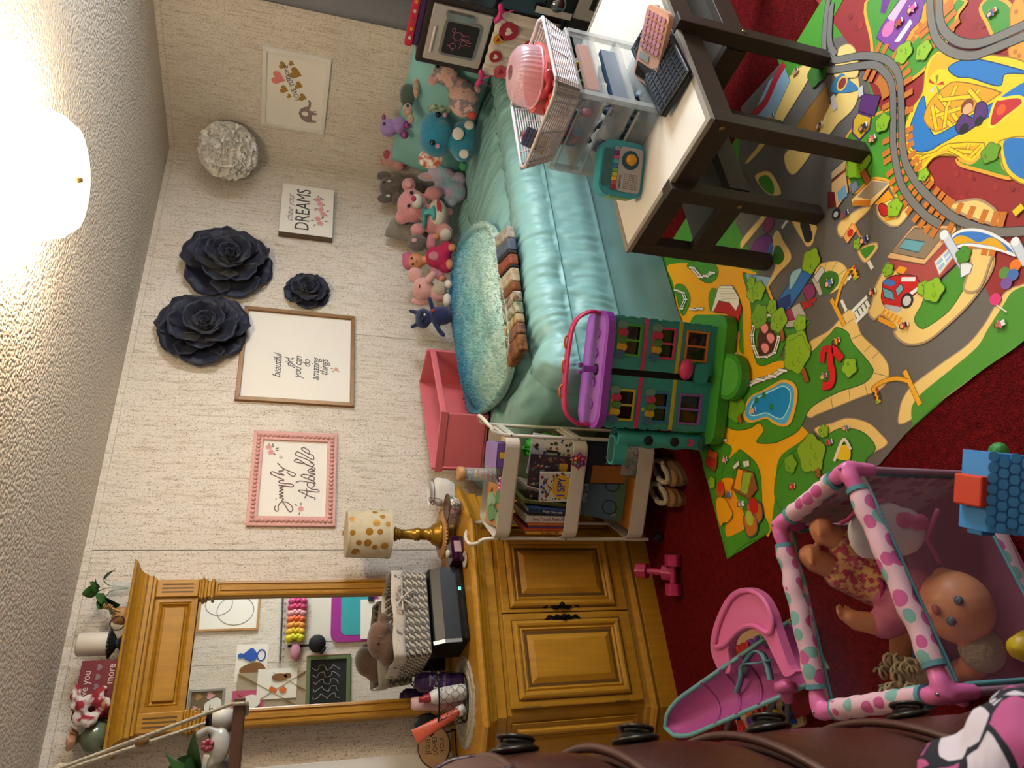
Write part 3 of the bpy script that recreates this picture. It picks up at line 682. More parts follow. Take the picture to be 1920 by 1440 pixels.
    p.poly('7', '#b02222', 510, 130, 520, 40, 640, -20, 850, -10, 880, 130, 760, 220, 680, 310, 640, 342, 530, 290, 498, 200, sm=2, out='#4a0c0c')
    p.poly('7', '#5f8f96', 510, 100, 610, 140, 632, 230, 530, 200, sm=0, out='#2a1010'); p.poly('7', '#6c9aa0', 640, 120, 700, 60, 722, 120, 660, 192, sm=0, out='#2a1010'); p.line('7', '#d4cfc8', .012, 700, 20, 840, 20, sm=0); p.line('7', '#d4cfc8', .010, 760, 190, 870, 110, sm=0)
    p.poly('7', '#a9a6a2', 530, 290, 560, 275, 690, 300, 700, 330, 640, 352); p.poly('7', '#40689f', 520, 60, 560, 15, 640, 50, 600, 90); p.disc('7', 755, 235, 66, '#1a1614'); p.disc('7', 755, 235, 42, '#b5b1aa'); p.poly('2', '#d0902f', 630, 1280, 680, 1220, 760, 1240, 720, 1300, sm=0)
    # petrol station
    p.poly('2', '#b59873', 0, 280, 150, 150, 140, 250, 0, 360, sm=0, out='#4a3a28'); p.poly('2', '#c9a271', 0, 380, 140, 250, 170, 480, 60, 640, 0, 600, sm=0, out='#5a3a20'); p.poly('2', '#6c93a3', 60, 480, 140, 410, 160, 520, 70, 590, sm=0); p.poly('2', '#5e1414', -40, 480, 30, 480, 50, 620, -40, 640, sm=0); p.line('2', '#8c2b22', .006, 0, 385, 145, 262, sm=0)
    p.poly('2', '#d9b277', 200, 560, 400, 350, 605, 385, 400, 620, 220, 620, sm=0, out='#7d5a34'); p.poly('2', '#8c7d67', 260, 530, 410, 370, 580, 390, 390, 560, sm=0); p.line('2', '#b8701f', .014, 215, 590, 390, 590, sm=0); p.poly('2', '#d08a2a', 430, 600, 570, 460, 620, 540, 480, 610, sm=0)
    p.poly('2', '#a92420', 470, 640, 500, 595, 560, 630, 580, 700, 510, 720, out='#4a0c0c'); p.poly('2', '#c8872a', 520, 740, 600, 720, 640, 750, 540, 770, sm=0); p.poly('2', '#6c7480', 185, 410, 250, 360, 280, 440, 210, 500, sm=0, out='#30343a')
    p.poly('2', '#d99a5e', 118, 930, 210, 790, 255, 860, 160, 995, sm=0, out='#8a4a1e'); p.disc('2', 190, 890, 30, '#b0301f'); p.disc('2', 45, 700, 40, '#141210'); p.disc('2', 45, 705, 22, '#a5a19a'); p.line('2', '#c98444', .007, 225, 800, 290, 930, sm=0)
    # plaza greens, orange paths, stalls
    p.poly('1', GRASS, 388, -30, 400, 400, 432, 600, 600, 832, 720, 842, 900, 722, 1050, 560, 1180, 380, 1262, 150, 1275, -30, out='#d9963f', ow=.010)
    p.poly('1', '#d08b3a', 950, 30, 1260, -30, 1100, 180, 980, 240, 800, 445, 740, 410, 800, 230, 900, 200); p.poly('1', GRASS, 1490, 80, 1560, 240, 1620, 360, 1740, 440, 1800, 430, 1812, 200, 1780, 40, 1600, -30, out='#d9963f', ow=.008); p.poly('1', '#d08b3a', 1800, 80, 1920, -30, 1960, 650, 1780, 560, 1790, 300, out='#a8672a')
    for x, y in ((890, 250), (850, 330), (820, 390), (1850, 120), (1840, 520), (1880, 560), (1860, 330)): p.disc('1', x, y, 26, '#a8672a', .7)
    p.poly('1', '#6d3a80', 450, 380, 500, 270, 700, -30, 940, -10, 880, 220, 800, 300, 730, 430, 672, 520, 610, 510, sm=0, out='#2f1638'); p.poly('1', '#d9a0b5', 560, 180, 700, -10, 760, 0, 620, 230, sm=0); p.poly('1', '#c9c6ca', 630, 420, 790, 190, 810, 230, 680, 420, sm=0); p.disc('1', 570, 290, 55, '#c86c98'); p.poly('1', '#5a2a70', 490, 130, 510, -20, 600, -20, 540, 140, sm=0)
    p.poly('1', '#4f2358', 310, 940, 490, 960, 430, 1162, 270, 1110, sm=0, out='#200e26'); p.poly('1', '#b9971f', 220, 1200, 270, 1130, 400, 1170, 380, 1290, 280, 1400, 210, 1330, sm=0, out='#4f2358', ow=.006)
    p.poly('1', CREAM, 60, 560, 80, 480, 170, 442, 240, 500, 272, 640, 260, 760, 180, 780, 30, 760, out=CURB); p.poly('1', '#3c6d8c', 0, 860, 40, 790, 110, 735, 170, 790, 270, 880, 200, 920, 100, 930, 0, 920); p.disc('1', 108, 835, 50, '#c9a25a'); p.disc('1', 108, 835, 36, '#7a2a22'); p.line('1', '#b5b1ab', .018, 290, 870, 300, 960, sm=0); p.line('1', '#b5b1ab', .018, 10, 960, 40, 1100, sm=0)
    # roller coaster
    Yl, Bl = '#d9b41a', '#2f6aa3'
    p.poly('1', Yl, 940, 700, 1000, 570, 1100, 505, 1200, 520, 1270, 570, 1400, 540, 1600, 550, 1980, 660, 2000, 1100, 1950, 1500, 1500, 1560, 740, 1520, 722, 1330, 800, 1100, 910, 930, out='#8a6a10')
    p.poly('1', '#cf9a1c', 960, 760, 1010, 590, 1100, 530, 1200, 550, 1262, 600, 1170, 690, 1060, 700, 980, 780)
    p.poly('1', Bl, 1170, 690, 1250, 625, 1400, 590, 1600, 622, 1960, 720, 1960, 740, 1740, 745, 1680, 862, 1400, 782, 1260, 770, out='#16395e'); p.poly('1', Bl, 795, 1460, 780, 1330, 812, 1200, 922, 960, 960, 1200, 1010, 1332, 1100, 1332, 1600, 1040, 1640, 1052, 1560, 1180, 1100, 1440, 1000, 1500, 880, 1520, out='#16395e'); p.poly('1', Bl, 1700, 980, 1800, 900, 1960, 820, 1960, 960, 1800, 960)
    p.poly('1', '#c98f1e', 930, 1150, 1000, 1000, 1150, 860, 1250, 820, 1450, 850, 1680, 920, 1650, 965, 1300, 1190, 1080, 1310, 1000, 1292, 940, 1225, out='#7d5610')
    for a in ((1010, 1060, 1200, 1260), (1080, 960, 1260, 1200), (1250, 860, 1160, 1080), (990, 1180, 1300, 1080), (1100, 1000, 1440, 960), (1300, 1160, 1480, 900), (1130, 1280, 1160, 1060), (1050, 1290, 1010, 1060), (1380, 900, 1500, 1040)): p.line('1', Yl, .009, *a, sm=0, out='#7d5610')
    p.poly('1', '#4a2a5e', 1245, 1280, 1290, 1170, 1340, 1140, 1420, 1180, 1450, 1050, 1520, 1020, 1560, 1070, 1540, 1180, 1320, 1340, out='#1c0e24'); p.disc('1', 1330, 1290, 45, '#15120f'); p.disc('1', 1480, 1215, 42, '#15120f'); p.disc('1', 1360, 1065, 62, '#6d3a1e'); p.disc('1', 1365, 1090, 45, '#d29a74')
    p.poly('1', '#a82b2c', 1580, 1240, 1640, 1020, 1720, 990, 1880, 970, 1915, 1040, 1740, 1180, 1640, 1262, out='#dfc04a', ow=.007); p.disc('1', 1700, 1100, 45, '#c8572c')
    for k in range(5): p.poly('1', ['#a8352c', '#5f7d35', '#b5b0a6'][k % 3], 1050, 850, 1050 + 75 * math.cos(k * 1.26 - .4), 850 + 95 * math.sin(k * 1.26 - .4), 1050 + 85 * math.cos(k * 1.26), 850 + 105 * math.sin(k * 1.26), sm=0)
    p.poly('2', Yl, 730, 0, 790, 70, 920, 110, 1060, 70, 1170, 0, 1530, -10, 1500, 110, 1390, 192, 1280, 132, 1150, 100, 1020, 142, 940, 242, 890, 312, 760, 60, sm=2, out='#8a6a10')
    p.poly('2', '#c99522', 810, 110, 920, 140, 1070, 95, 1180, 40, 1480, 10, 1450, 100, 1390, 140, 1200, 70, 1000, 120, 890, 240, sm=0)
    for a in ((880, 250, 900, 110), (850, 170, 980, 110), (1340, 120, 1380, 0), (1200, 60, 1460, 90), (1180, 50, 1300, 110), (1390, 130, 1500, 20)): p.line('2', Yl, .008, *a, sm=0, out='#7d5610')
    p.poly('2', Bl, 770, -40, 850, 35, 930, 58, 1050, 20, 1160, -40, 1000, -80)
    p.poly('2', GRASS, 1265, 150, 1400, 192, 1520, 110, 1700, 120, 1720, 220, 1800, 345, 1500, 270, 1300, 212, out='#d9963f', ow=.008)
    p.poly('2', Yl, 1695, -30, 1690, 60, 1720, 220, 1800, 335, 1960, 400, 2000, 200, 1960, -60, out='#8a6a10'); p.poly('2', Bl, 1735, -30, 1750, 180, 1830, 300, 1960, 350, 1990, 150, 1960, -40)
    # platforms, arch, balloons
    p.poly('2', CREAM, 1165, 620, 1330, 570, 1480, 560, 1620, 640, 1680, 740, 1676, 802, 1500, 772, 1300, 692, out=CURB, ow=.006); p.poly('2', CREAM, 1330, 1450, 1400, 1200, 1360, 1060, 1620, 1060, 1600, 1150, 1480, 1450, out=CURB, ow=.006)
    # railway
    def rails(cr, *lines, ties=True):
        for ln in lines: p.line(cr, '#6a655d', .020, *ln, out='#1d1916')
    def ties(cr, ln, n, wd):
        pts = catmull([Vector((q.x, q.y, 0)) for q in p.pts(cr, ln)], 8)
        for i in range(n):
            f = (i + .5) / n * (len(pts) - 1); a = pts[int(f)]; b = pts[min(int(f) + 1, len(pts) - 1)]; tn = (b - a).normalized(); nn = Vector((-tn.y, tn.x)); c = Vector((a.x, a.y))
            p.ribbon([c - nn * wd / 2, c + nn * wd / 2], .017, '#b0682e')
    ties('2', (660, 0, 700, 200, 780, 390, 880, 540, 1020, 680, 1180, 780, 1500, 880, 1700, 905), 17, .105); ties('1', (400, 610, 560, 670, 640, 800, 660, 1000, 665, 1440), 10, .105); ties('1', (1030, 150, 1060, 250, 1120, 400), 4, .11)
    rails('1', (-80, 560, 50, 600, 300, 560, 500, 580, 620, 660, 680, 780, 700, 1000, 710, 1450), (-80, 690, 30, 700, 400, 650, 530, 720, 600, 830, 620, 1000, 620, 1450), (990, -30, 1000, 200, 1060, 400, 1200, 520, 1400, 560, 1600, 500, 1960, 350), (1075, -30, 1090, 200, 1150, 330, 1280, 420, 1450, 440, 1650, 380, 1960, 240))
    rails('2', (620, 0, 650, 200, 700, 400, 800, 560, 950, 720, 1090, 810), (710, 0, 750, 200, 850, 380, 950, 500, 1100, 640, 1250, 750, 1500, 850, 1700, 882, 1960, 870))
    rails('A', (910, 285, 880, 230, 880, 120, 890, 20), (850, 330, 850, 200, 862, 60, 880, -30))
    p.poly('2', '#3a6da8', 1190, 960, 1280, 880, 1430, 860, 1600, 900, 1780, 1010, 1852, 1112, 1700, 1062, 1500, 1022, 1350, 1010, 1230, 1032, out='#d5d2cc', ow=.007); p.poly('2', '#c8962c', 1210, 965, 1290, 915, 1380, 940, 1480, 985, 1600, 935, 1700, 990, 1760, 1075, 1600, 1020, 1380, 990, 1240, 1012)
    p.line('2', '#b9bcc0', .020, 1135, 900, 1320, 1220, sm=0, out='#6d7278'); p.disc('2', 1130, 910, 42, '#d5d2cc'); p.poly('2', '#cfcdc8', 1290, 1180, 1335, 1160, 1418, 1212, 1390, 1295, 1300, 1338, sm=0, out='#6d7278'); p.line('2', '#b9bcc0', .020, 1840, 980, 1960, 1200, sm=0, out='#6d7278'); p.disc('2', 1842, 978, 44, '#d5d2cc')
    for x, y, c in ((1845, 1215, '#cf6f22'), (1735, 1290, '#4f7a34'), (1820, 1310, '#3f5f95'), (1755, 1395, '#6a4a85')): p.disc('2', x, y, 58, c)
    p.disc('7', 1645, 220, 58, '#c23a6a'); p.line('7', '#d5cfc4', .003, 1660, 280, 1760, 350, sm=0); p.line('2', '#d8b02a', .016, 1830, 700, 1920, 620, sm=0, out='#6d5a10')
    # pond
    p.poly('5', '#d5a04a', 620, 800, 700, 660, 840, 590, 960, 520, 1080, 462, 1200, 490, 1262, 600, 1240, 800, 1180, 980, 1080, 1025, 960, 980, 880, 930, 700, 980, 620, 930)
    p.poly('5', '#4f9cc4', 640, 820, 720, 670, 850, 612, 960, 560, 1080, 496, 1180, 530, 1222, 620, 1200, 800, 1140, 960, 1070, 992, 970, 950, 880, 905, 720, 950, 645, 900)
    p.poly('5', '#2f7fb5', 690, 820, 750, 700, 860, 640, 980, 580, 1080, 540, 1150, 570, 1180, 640, 1160, 780, 1100, 900, 1050, 930, 970, 900, 880, 860, 760, 890, 695, 880, out='#a9d5e2', ow=.004)
    for x, y in ((770, 710), (860, 650), (950, 790)): p.bush('5', x, y, 22, '#2f7a3a', '#1d5a28', 8)
    p.fence('5', [(530, 600), (665, 520), (815, 460), (960, 420), (1085, 350)], 26, .008); p.fence('5', [(370, 950), (400, 820), (430, 720)], 12, .006); p.fence('5', [(280, 1150), (360, 1180)], 26, .007)
    # barn yard and pigs
    p.poly('4', '#4d7d22', 600, 800, 575, 640, 610, 520, 680, 540, 640, 700); p.poly('4', '#a5261f', 640, 800, 690, 670, 840, 680, 900, 780, 940, 650, 980, 760, 900, 1040, 860, 1000, 870, 900, 800, 820, sm=0, out='#3a0c0a'); p.poly('4', '#d8d2c4', 610, 800, 690, 520, 720, 485, 860, 485, 940, 620, 945, 700, 905, 790, 830, 690, 700, 665, 640, 790, sm=0, out='#6a655c')
    for k in range(5): p.line('4', '#a59d8c', .002, 700 + 8 * k, 520 + 32 * k, 880 + 10 * k, 520 + 30 * k, sm=0)
    p.poly('4', '#d79b2a', 830, 940, 890, 1010, 870, 1150, 800, 1120, sm=0); p.poly('4', '#c77a50', 860, 1080, 940, 1030, 950, 1130, 890, 1180); p.disc('4', 900, 1100, 18, '#d8cfc0'); p.bush('4', 835, 1240, 32, '#9aa0a6', '#55595e', 8); p.bush('4', 900, 1330, 28, '#d5cfc5', '#8a8378', 8)
    p.poly('4', '#4a2318', 1170, 1140, 1220, 960, 1330, 930, 1350, 1040, 1400, 1110, 1370, 1230, 1290, 1310, 1200, 1320, 1180, 1250, out='#2a120c')
    for x, y in ((1245, 990), (1320, 1110), (1255, 1230)): p.poly('4', '#d98a86', x - 45, y - 20, x - 15, y - 55, x + 35, y - 40, x + 50, y + 20, x + 10, y + 70, x - 25, y + 40, out='#8a4540')
    p.fence('4', [(1310, 840), (1210, 890), (1125, 970), (1100, 1080), (1115, 1210), (1170, 1340), (1270, 1340), (1370, 1290), (1425, 1100)], 12, .006); p.fence('4', [(380, 270), (480, 380), (545, 370), (620, 330)], 18, .007); p.fence('4', [(185, 540), (270, 570), (300, 650), (250, 760)], 12, .006); p.fence('4', [(390, 770), (470, 760)], 22, .006)
    # trees and bushes
    for a in (('4', 1120, 560, 75), ('4', 1180, 550, 70), ('4', 1090, 450, 45), ('4', 1190, 850, 90, '#6b9428'), ('4', 1420, 900, 95), ('4', 1340, 740, 55), ('4', 1680, 940, 70), ('4', 1810, 190, 100), ('4', 1640, 1250, 150), ('5', 1250, 160, 150), ('5', 515, 780, 110, '#5f8c25'), ('5', 1880, 310, 70),
              ('6', 1430, 200, 160, '#7c9a2a'), ('6', 1180, 320, 72, '#6b9428'), ('6', 235, 545, 40), ('5', 1580, 1080, 55), ('2', 270, 190, 110), ('2', 640, 640, 70), ('2', 930, 310, 50), ('2', 1600, 90, 85, '#5f8a26'), ('2', 1330, 1110, 70, '#3f7c22'), ('1', 730, 530, 75), ('1', 930, 510, 70), ('1', 520, 1230, 65), ('2', 270, 1000, 40), ('7', 930, 110, 60), ('7', 1030, 130, 100), ('7', 190, 900, 70), ('2', 575, 1260, 50), ('A', 820, 370, 45, '#2f5a1c'), ('A', 1030, 850, 55)):
        p.bush(*a)
    for cr, d in (('5', (1330, 330, 1385, 490)), ('6', (1500, 380, 1530, 480)), ('5', (560, 890, 590, 980)), ('2', (320, 270, 380, 390)), ('4', (1455, 1020, 1480, 1150))): p.line(cr, '#8a4f22', .018, *d, sm=0, out='#4a2810')
    # slide, swing, market stalls
    p.line('5', '#b3211f', .022, 1560, 260, 1580, 110, 1650, 90); p.line('5', '#c22623', .024, 1570, 540, 1660, 520, 1690, 400, 1660, 250, 1680, 90, 1800, 220, out='#6d100f'); p.poly('5', '#d5b11c', 1730, 1400, 1750, 1300, 1830, 1240, 1900, 1280, 1890, 1420); p.line('5', '#d5c8b8', .010, 1710, 1440, 1820, 1180, 1910, 1300)
    p.poly('6', '#c98f1c', 340, 1060, 290, 850, 310, 720, 400, 740, 440, 820, 488, 920, 430, 1020, 380, 1020, sm=3, out='#8a5c10'); p.poly('6', '#7a4420', 150, 330, 190, 150, 310, 200, 300, 350, 270, 420, sm=0, out='#3a1e0c'); p.poly('6', '#a3241c', 165, 300, 190, 235, 280, 280, 260, 375, sm=0); p.poly('6', '#b5501f', 190, 220, 205, 140, 310, 190, 290, 260, sm=0)
    p.poly('6', '#7a4a22', 470, 620, 560, 370, 740, 420, 790, 620, 690, 750, 640, 720, sm=0, out='#3a1e0c'); p.poly('6', '#cf8a28', 505, 610, 555, 380, 610, 395, 580, 640, sm=0); p.poly('6', '#7f9c3c', 585, 650, 620, 420, 720, 430, 660, 690, sm=0); p.poly('6', '#d5cfc2', 490, 350, 560, 280, 572, 330, 510, 388, sm=0, out='#7a756a'); p.poly('6', '#d5cfc2', 610, 290, 685, 275, 690, 345, 625, 362, sm=0, out='#7a756a')
    for x, y, r, c in ((740, 820, 78, '#a3241c'), (690, 970, 68, '#9aa848')):
        p.poly('6', '#a8662a', x - r, y - 20, x + r, y - 30, x + r + 30, y + 140, x + r - 30, y + 215, x - r + 40, y + 200, out='#46494c', ow=.006); p.disc('6', x, y, r * .85, c, .8)
    p.disc('6', 340, 640, 48, '#a05026'); p.disc('6', 340, 590, 38, '#b0301f')
    # plain printed children
    for a in (('5', 1590, 420, 75, '#d9a27c', '#d2a63a', '#5f6a94', '#b02a28'), ('5', 735, 830, 70, '#d9a27c', '#cf9a30', '#d9a27c', '#4a5a94'), ('5', 1650, 1210, 85, '#7a4a2c', '#b03a24', '#c9502a', '#4a5f94'), ('5', 1850, 1040, 80, '#d9a27c', '#5a3a24', '#8a6a50', '#50628a'), ('6', 1205, 590, 75, '#c08a62', '#2c1a12', '#b52d28', '#b52d28'), ('6', 440, 690, 70, '#7a4a2c', '#b02a24', '#4a6a8a', '#4a5f94'), ('6', 590, 800, 75, '#d9a27c', '#17110e', '#5a78a8', '#c9c4ba'),
              ('6', 395, 270, 62, '#d9a27c', '#8a4a24', '#c87a90', '#3f7a80'), ('7', 1700, 470, 105, '#9a6238', '#43281a', '#c85a80', '#d6cfc6'), ('7', 420, 150, 75, '#d9a27c', '#17110e', '#a82a26', '#1c1816'), ('7', 740, 480, 85, '#d9a27c', '#17110e', '#a82a26', '#1c1816'), ('7', 60, 640, 75, '#7a4a2c', '#1c1412', '#c9a03a', '#b03028'), ('2', 150, 700, 70, '#7a4a2c', '#b03a24', '#4a4a78', '#24222e'), ('2', 340, 960, 80, '#d9a27c', '#a82a24', '#4a4a78', '#24222e'), ('3', 1010, 840, 95, '#d9a27c', '#3a1e14', '#4a6f9f', '#4a6f9f'),
              ('1', 330, 1270, 75, '#b87a52', '#232447', '#1f2035', '#1f2035'), ('1', 420, 1390, 70, '#d9a27c', '#5a2018', '#c86a40', '#b5486a'), ('1', 1620, 130, 85, '#d9a27c', '#27365e', '#3f4f85', '#b5452a'), ('1', 820, 90, 80, '#d9a27c', '#5a2a34', '#c85a90', '#c85a90'), ('1', 690, 230, 70, '#8a5430', '#3a1a14', '#a8352c', '#a8352c'), ('A', 580, 605, 26, '#c09080', '#b5a89c', '#8a9aa5', '#50555a'), ('A', 830, 650, 26, '#b08070', '#a89c90', '#6a2a34', '#30202a'), ('A', 705, 370, 26, '#b08070', '#a8986a', '#a08a50', '#50405a')):
        p.kid(*a)
    me = D.meshes.new('printed_design'); me.from_pydata(p.v, [], p.f)
    ca = me.color_attributes.new('Col', 'FLOAT_COLOR', 'CORNER'); arr = []
    for f, c in zip(me.polygons, p.c): arr += list(c) * f.loop_total
    ca.data.foreach_set('color', arr)
    m = D.materials.new('mat_print'); m.use_nodes = True; nt = m.node_tree; b = nt.nodes['Principled BSDF']
    at = nt.nodes.new('ShaderNodeVertexColor'); at.layer_name = 'Col'; nt.links.new(at.outputs[0], b.inputs['Base Color']); b.inputs['Roughness'].default_value = .5
    me.materials.append(m)
    o = D.objects.new('printed_design', me); COL.objects.link(o); o.parent = t
    print('print layers', p.k)
playmat()
# ------------------------------------------------------------------ things on the walls
PAPER = mat('print_paper', '#e2dcd1', .6)
def framed(name, label, x0, x1, z0, z1, fw, fm, depth=.022, mitre=True, plane='y', pos=None, paper=None, cat='picture'):
    """four frame rails and a backing with a print; returns (thing, to-world function for print coordinates 0..1)"""
    y = pos if pos is not None else WY
    if plane == 'y': o, ux, n = Vector((x0, y, z0)), Vector((1, 0, 0)), Vector((0, -1, 0))
    elif plane == 'x': o, ux, n = Vector((y, x0, z0)), Vector((0, -1, 0)), Vector((-1, 0, 0))
    else: o, ux, n = Vector((x0, y, z0)), Vector((-1, 0, 0)), Vector((0, 1, 0))
    W_, H_ = abs(x1 - x0), z1 - z0; uz = Vector((0, 0, 1))
    t = thing(name, label, cat, o + ux * W_ / 2)
    t.location = (0, 0, 0)
    pt = lambda a, b, c: o + ux * a + uz * b + n * c
    part(MB().add([pt(fw * .6, fw * .6, 0), pt(W_ - fw * .6, fw * .6, 0), pt(W_ - fw * .6, H_ - fw * .6, 0), pt(fw * .6, H_ - fw * .6, 0), pt(fw * .6, fw * .6, .006), pt(W_ - fw * .6, fw * .6, .006), pt(W_ - fw * .6, H_ - fw * .6, .006), pt(fw * .6, H_ - fw * .6, .006)],
                  [(3, 2, 1, 0), (4, 5, 6, 7), (0, 1, 5, 4), (1, 2, 6, 5), (2, 3, 7, 6), (3, 0, 4, 7)]), 'print', paper or PAPER, t)
    cs = [(0, 0, fw, fw), (W_, 0, W_ - fw, fw), (W_, H_, W_ - fw, H_ - fw), (0, H_, fw, H_ - fw)]
    for i in range(4):
        a, b = cs[i], cs[(i + 1) % 4]
        q = [pt(a[0], a[1], 0), pt(b[0], b[1], 0), pt(b[2], b[3], 0), pt(a[2], a[3], 0)]
        q += [p + n * depth for p in q]
        part(MB().add(q, [(3, 2, 1, 0), (4, 5, 6, 7), (0, 1, 5, 4), (1, 2, 6, 5), (2, 3, 7, 6), (3, 0, 4, 7)]), 'frame_rail', fm, t, bev=.002)
    return t, (lambda u, v, d=.0066: pt(u * W_, v * H_, d)), ux
INK = mat('grey_ink', '#4a4446', .7); INKL = mat('light_ink', '#8a837e', .7)
LEAFP = mat('leaf_print', '#5f6f55', .7); PINKP = mat('pink_print', '#d59a9a', .7); BROWNP = mat('brown_print', '#6f5a48', .7)
GOLDP = mat('gold_print', '#a07a30', .5); ROSEP = mat('rose_print', '#d98078', .7)
def strokes(mb, pt, lines, r, cv, sm=5):
    for ln in lines:
        q = [cv(ln[i], ln[i + 1]) for i in range(0, len(ln), 2)]
        q = [pt(a, b) for a, b in q]
        mb.tube(catmull(q, sm) if len(q) > 2 else q, r, 5, flat=None)
def flatpoly(mb, pt, c, poly, sx, sz, rot=0):
    ca, sa = math.cos(rot), math.sin(rot)
    mb.add([pt(c[0] + (x * ca - y * sa) * sx, c[1] + (x * sa + y * ca) * sz, .0069) for x, y in poly], [tuple(range(len(poly)))])
LEAF = [(0, -1), (.32, -.4), (.35, .2), (0, 1), (-.35, .2), (-.32, -.4)]
def posy(t, pt, c, s, asp, seed=0, n=3, pm=None, name='painted_flowers'):
    r = random.Random(seed); lf = MB(); fl = MB(); ce = MB()
    for i in range(n * 3):
        a = r.uniform(0, 6.28); d = r.uniform(.8, 1.3) * s
        flatpoly(lf, pt, (c[0] + d * math.cos(a), c[1] + d * math.sin(a) * asp), LEAF, s * .35, s * .35 * asp, a - math.pi / 2)
    for i in range(n):
        a = i * 6.28 / n + .4; d = (.55 if n > 1 else 0) * s; q = (c[0] + d * math.cos(a), c[1] + d * math.sin(a) * asp)
        flatpoly(fl, lambda u, v, d_=0: pt(u, v, .0072), q, [(math.cos(k * .4) * (1 + .12 * math.sin(k * 2.2)), math.sin(k * .4) * (1 + .12 * math.sin(k * 2.2))) for k in range(16)], s * .55, s * .55 * asp)
        flatpoly(ce, lambda u, v, d_=0: pt(u, v, .0075), q, disc(1, 8), s * .16, s * .16 * asp)
    part(lf, 'painted_leaves', LEAFP, t); part(fl, name, pm or PINKP, t); part(ce, 'flower_centres', ROSEP, t)['kind'] = 'stuff'
def wall_decor():
    # --- square gold frame with a script print
    a, b = P(452, 752, y=WY), P(666, 587, y=WY)
    x0, x1, z0, z1 = 1.897, 2.474, 1.238, 1.812
    t, pt, ux = framed('framed_quote_print', 'thin gold frame with small script quote and tiny flower on white paper', x0, x1, z0, z1, .022, mat('gold_wood', '#8a6230', .4, .25, noise=(20, '#73502a', .3)), .02)
    S5 = lambda x, y: ((751.5 - (400 + y / 3.79)) / 170 * .999, (665 - (300 + x / 3.79)) / 215)
    for i, (ln, u, v, w_) in enumerate((('beautiful', .385, .675, 0), ('girl,', .43, .575, 0), ('you can', .385, .50, 0), ('do', .43, .425, 0), ('amazing', .375, .345, 0), ('things', .40, .27, 0))):
        text('script_line', ln, .058, INK, t, pt(u, v), shear=.35, space=.92, sx=.8)
    posy(t, pt, (.39, .165), .035, 1, 3, 1, mat('peach_print', '#dda08a', .7))
    # --- pink beaded frame
    x0, x1, z0, z1 = 1.252, 1.733, 1.318, 1.708
    PK = mat('pink_frame', '#cf9a8f', .5)
    t, pt, ux = framed('beaded_frame_sign', 'pink beaded wooden frame with brush lettering Simply Adorable and pink roses', x0, x1, z0, z1, .046, PK, .018)
    bd = MB(); per = []
    nx, nz = 22, 17
    for i in range(nx): per += [(.024 + (x1 - x0 - .048) * i / (nx - 1), .024), (.024 + (x1 - x0 - .048) * i / (nx - 1), z1 - z0 - .024)]
    for i in range(1, nz - 1): per += [(.024, .024 + (z1 - z0 - .048) * i / (nz - 1)), (x1 - x0 - .024, .024 + (z1 - z0 - .048) * i / (nz - 1))]
    for px, pz in per: bd.ell((x0 + px, WY - .019, z0 + pz), (.0105, .009, .0105), n=8, k=6)
    o = part(bd, 'bead_moulding', PK, t); o['kind'] = 'stuff'
    # crop coordinates of the lettering -> print coordinates
    def cv(x, y):
        q = P(440 + x / 4.8, 780 + y / 4.8, y=WY); return ((q.x - x0) / (x1 - x0), (q.z - z0) / (z1 - z0))
    L = MB()
    strokes(L, pt, [(368, 812, 358, 838, 376, 862, 392, 850, 392, 815, 418, 780, 470, 782, 512, 815, 521, 846, 505, 867, 484, 858, 452, 805, 425, 768, 438, 750, 402, 738, 437, 725, 400, 712, 437, 697, 402, 684, 437, 669, 402, 655, 440, 640, 395, 628, 517, 642, 517, 620, 445, 612, 402, 605, 404, 586, 442, 582, 335, 532, 325, 514, 345, 506, 400, 530, 447, 538, 412, 520, 400, 500, 440, 492, 385, 428, 440, 480, 535, 520, 542, 540, 520, 549, 470, 512),
                    (372, 756, 372, 750), (714, 762, 722, 742, 690, 735, 620, 702, 578, 680, 600, 672, 748, 690, 746, 668, 700, 665, 660, 640, 655, 612, 692, 602, 718, 628, 690, 650), (630, 745, 650, 690, 640, 652), (550, 602, 600, 590, 722, 612, 700, 590, 662, 570, 680, 550, 714, 560, 710, 585, 680, 580, 600, 546, 620, 530, 690, 540, 722, 528, 680, 520, 660, 496, 690, 480, 716, 500, 680, 506, 722, 480, 640, 440, 548, 420, 540, 402, 570, 395, 640, 440, 692, 460, 714, 440, 680, 425, 704, 428, 640, 392, 556, 362, 550, 337, 575, 330, 650, 372, 706, 400, 704, 362, 660, 345, 615, 318, 600, 298, 628, 292, 668, 320, 672, 345)], .0026, cv)
    part(L, 'brush_lettering', mat('mauve_ink', '#7d5f5c', .6), t)
    posy(t, pt, (.80, .80), .055, 1.25, 5, 2); posy(t, pt, (.18, .40), .05, 1.25, 9, 1); posy(t, pt, (.72, .66), .02, 1.25, 4, 1)
    # --- chase your DREAMS block
    t = thing('wooden_block_sign', 'white box sign with lettering chase your DREAMS above pink flowers, brown sides', 'sign', (0, 0, 0))
    x0, x1, z0, z1 = 3.005, 3.405, 1.38, 1.678; fr = WY - .045
    x0, x1 = P(521.6, 433, y=fr).x, P(530, 342.5, y=fr).x; z1 = P(526, 390, y=fr).z; z0 = P(625, 402, y=fr).z
    part(MB().bx(x0, x1, fr + .001, WY, z0, z1), 'block', mat('block_brown', '#5d4a3a', .6), t, bev=.001)
    part(MB().bx(x0 + .001, x1 - .001, fr, fr + .001, z0 + .001, z1 - .001), 'face', PAPER, t)
    pt = lambda u, v, d=.001: Vector((x0 + u * (x1 - x0), fr - d + .006, z0 + v * (z1 - z0)))
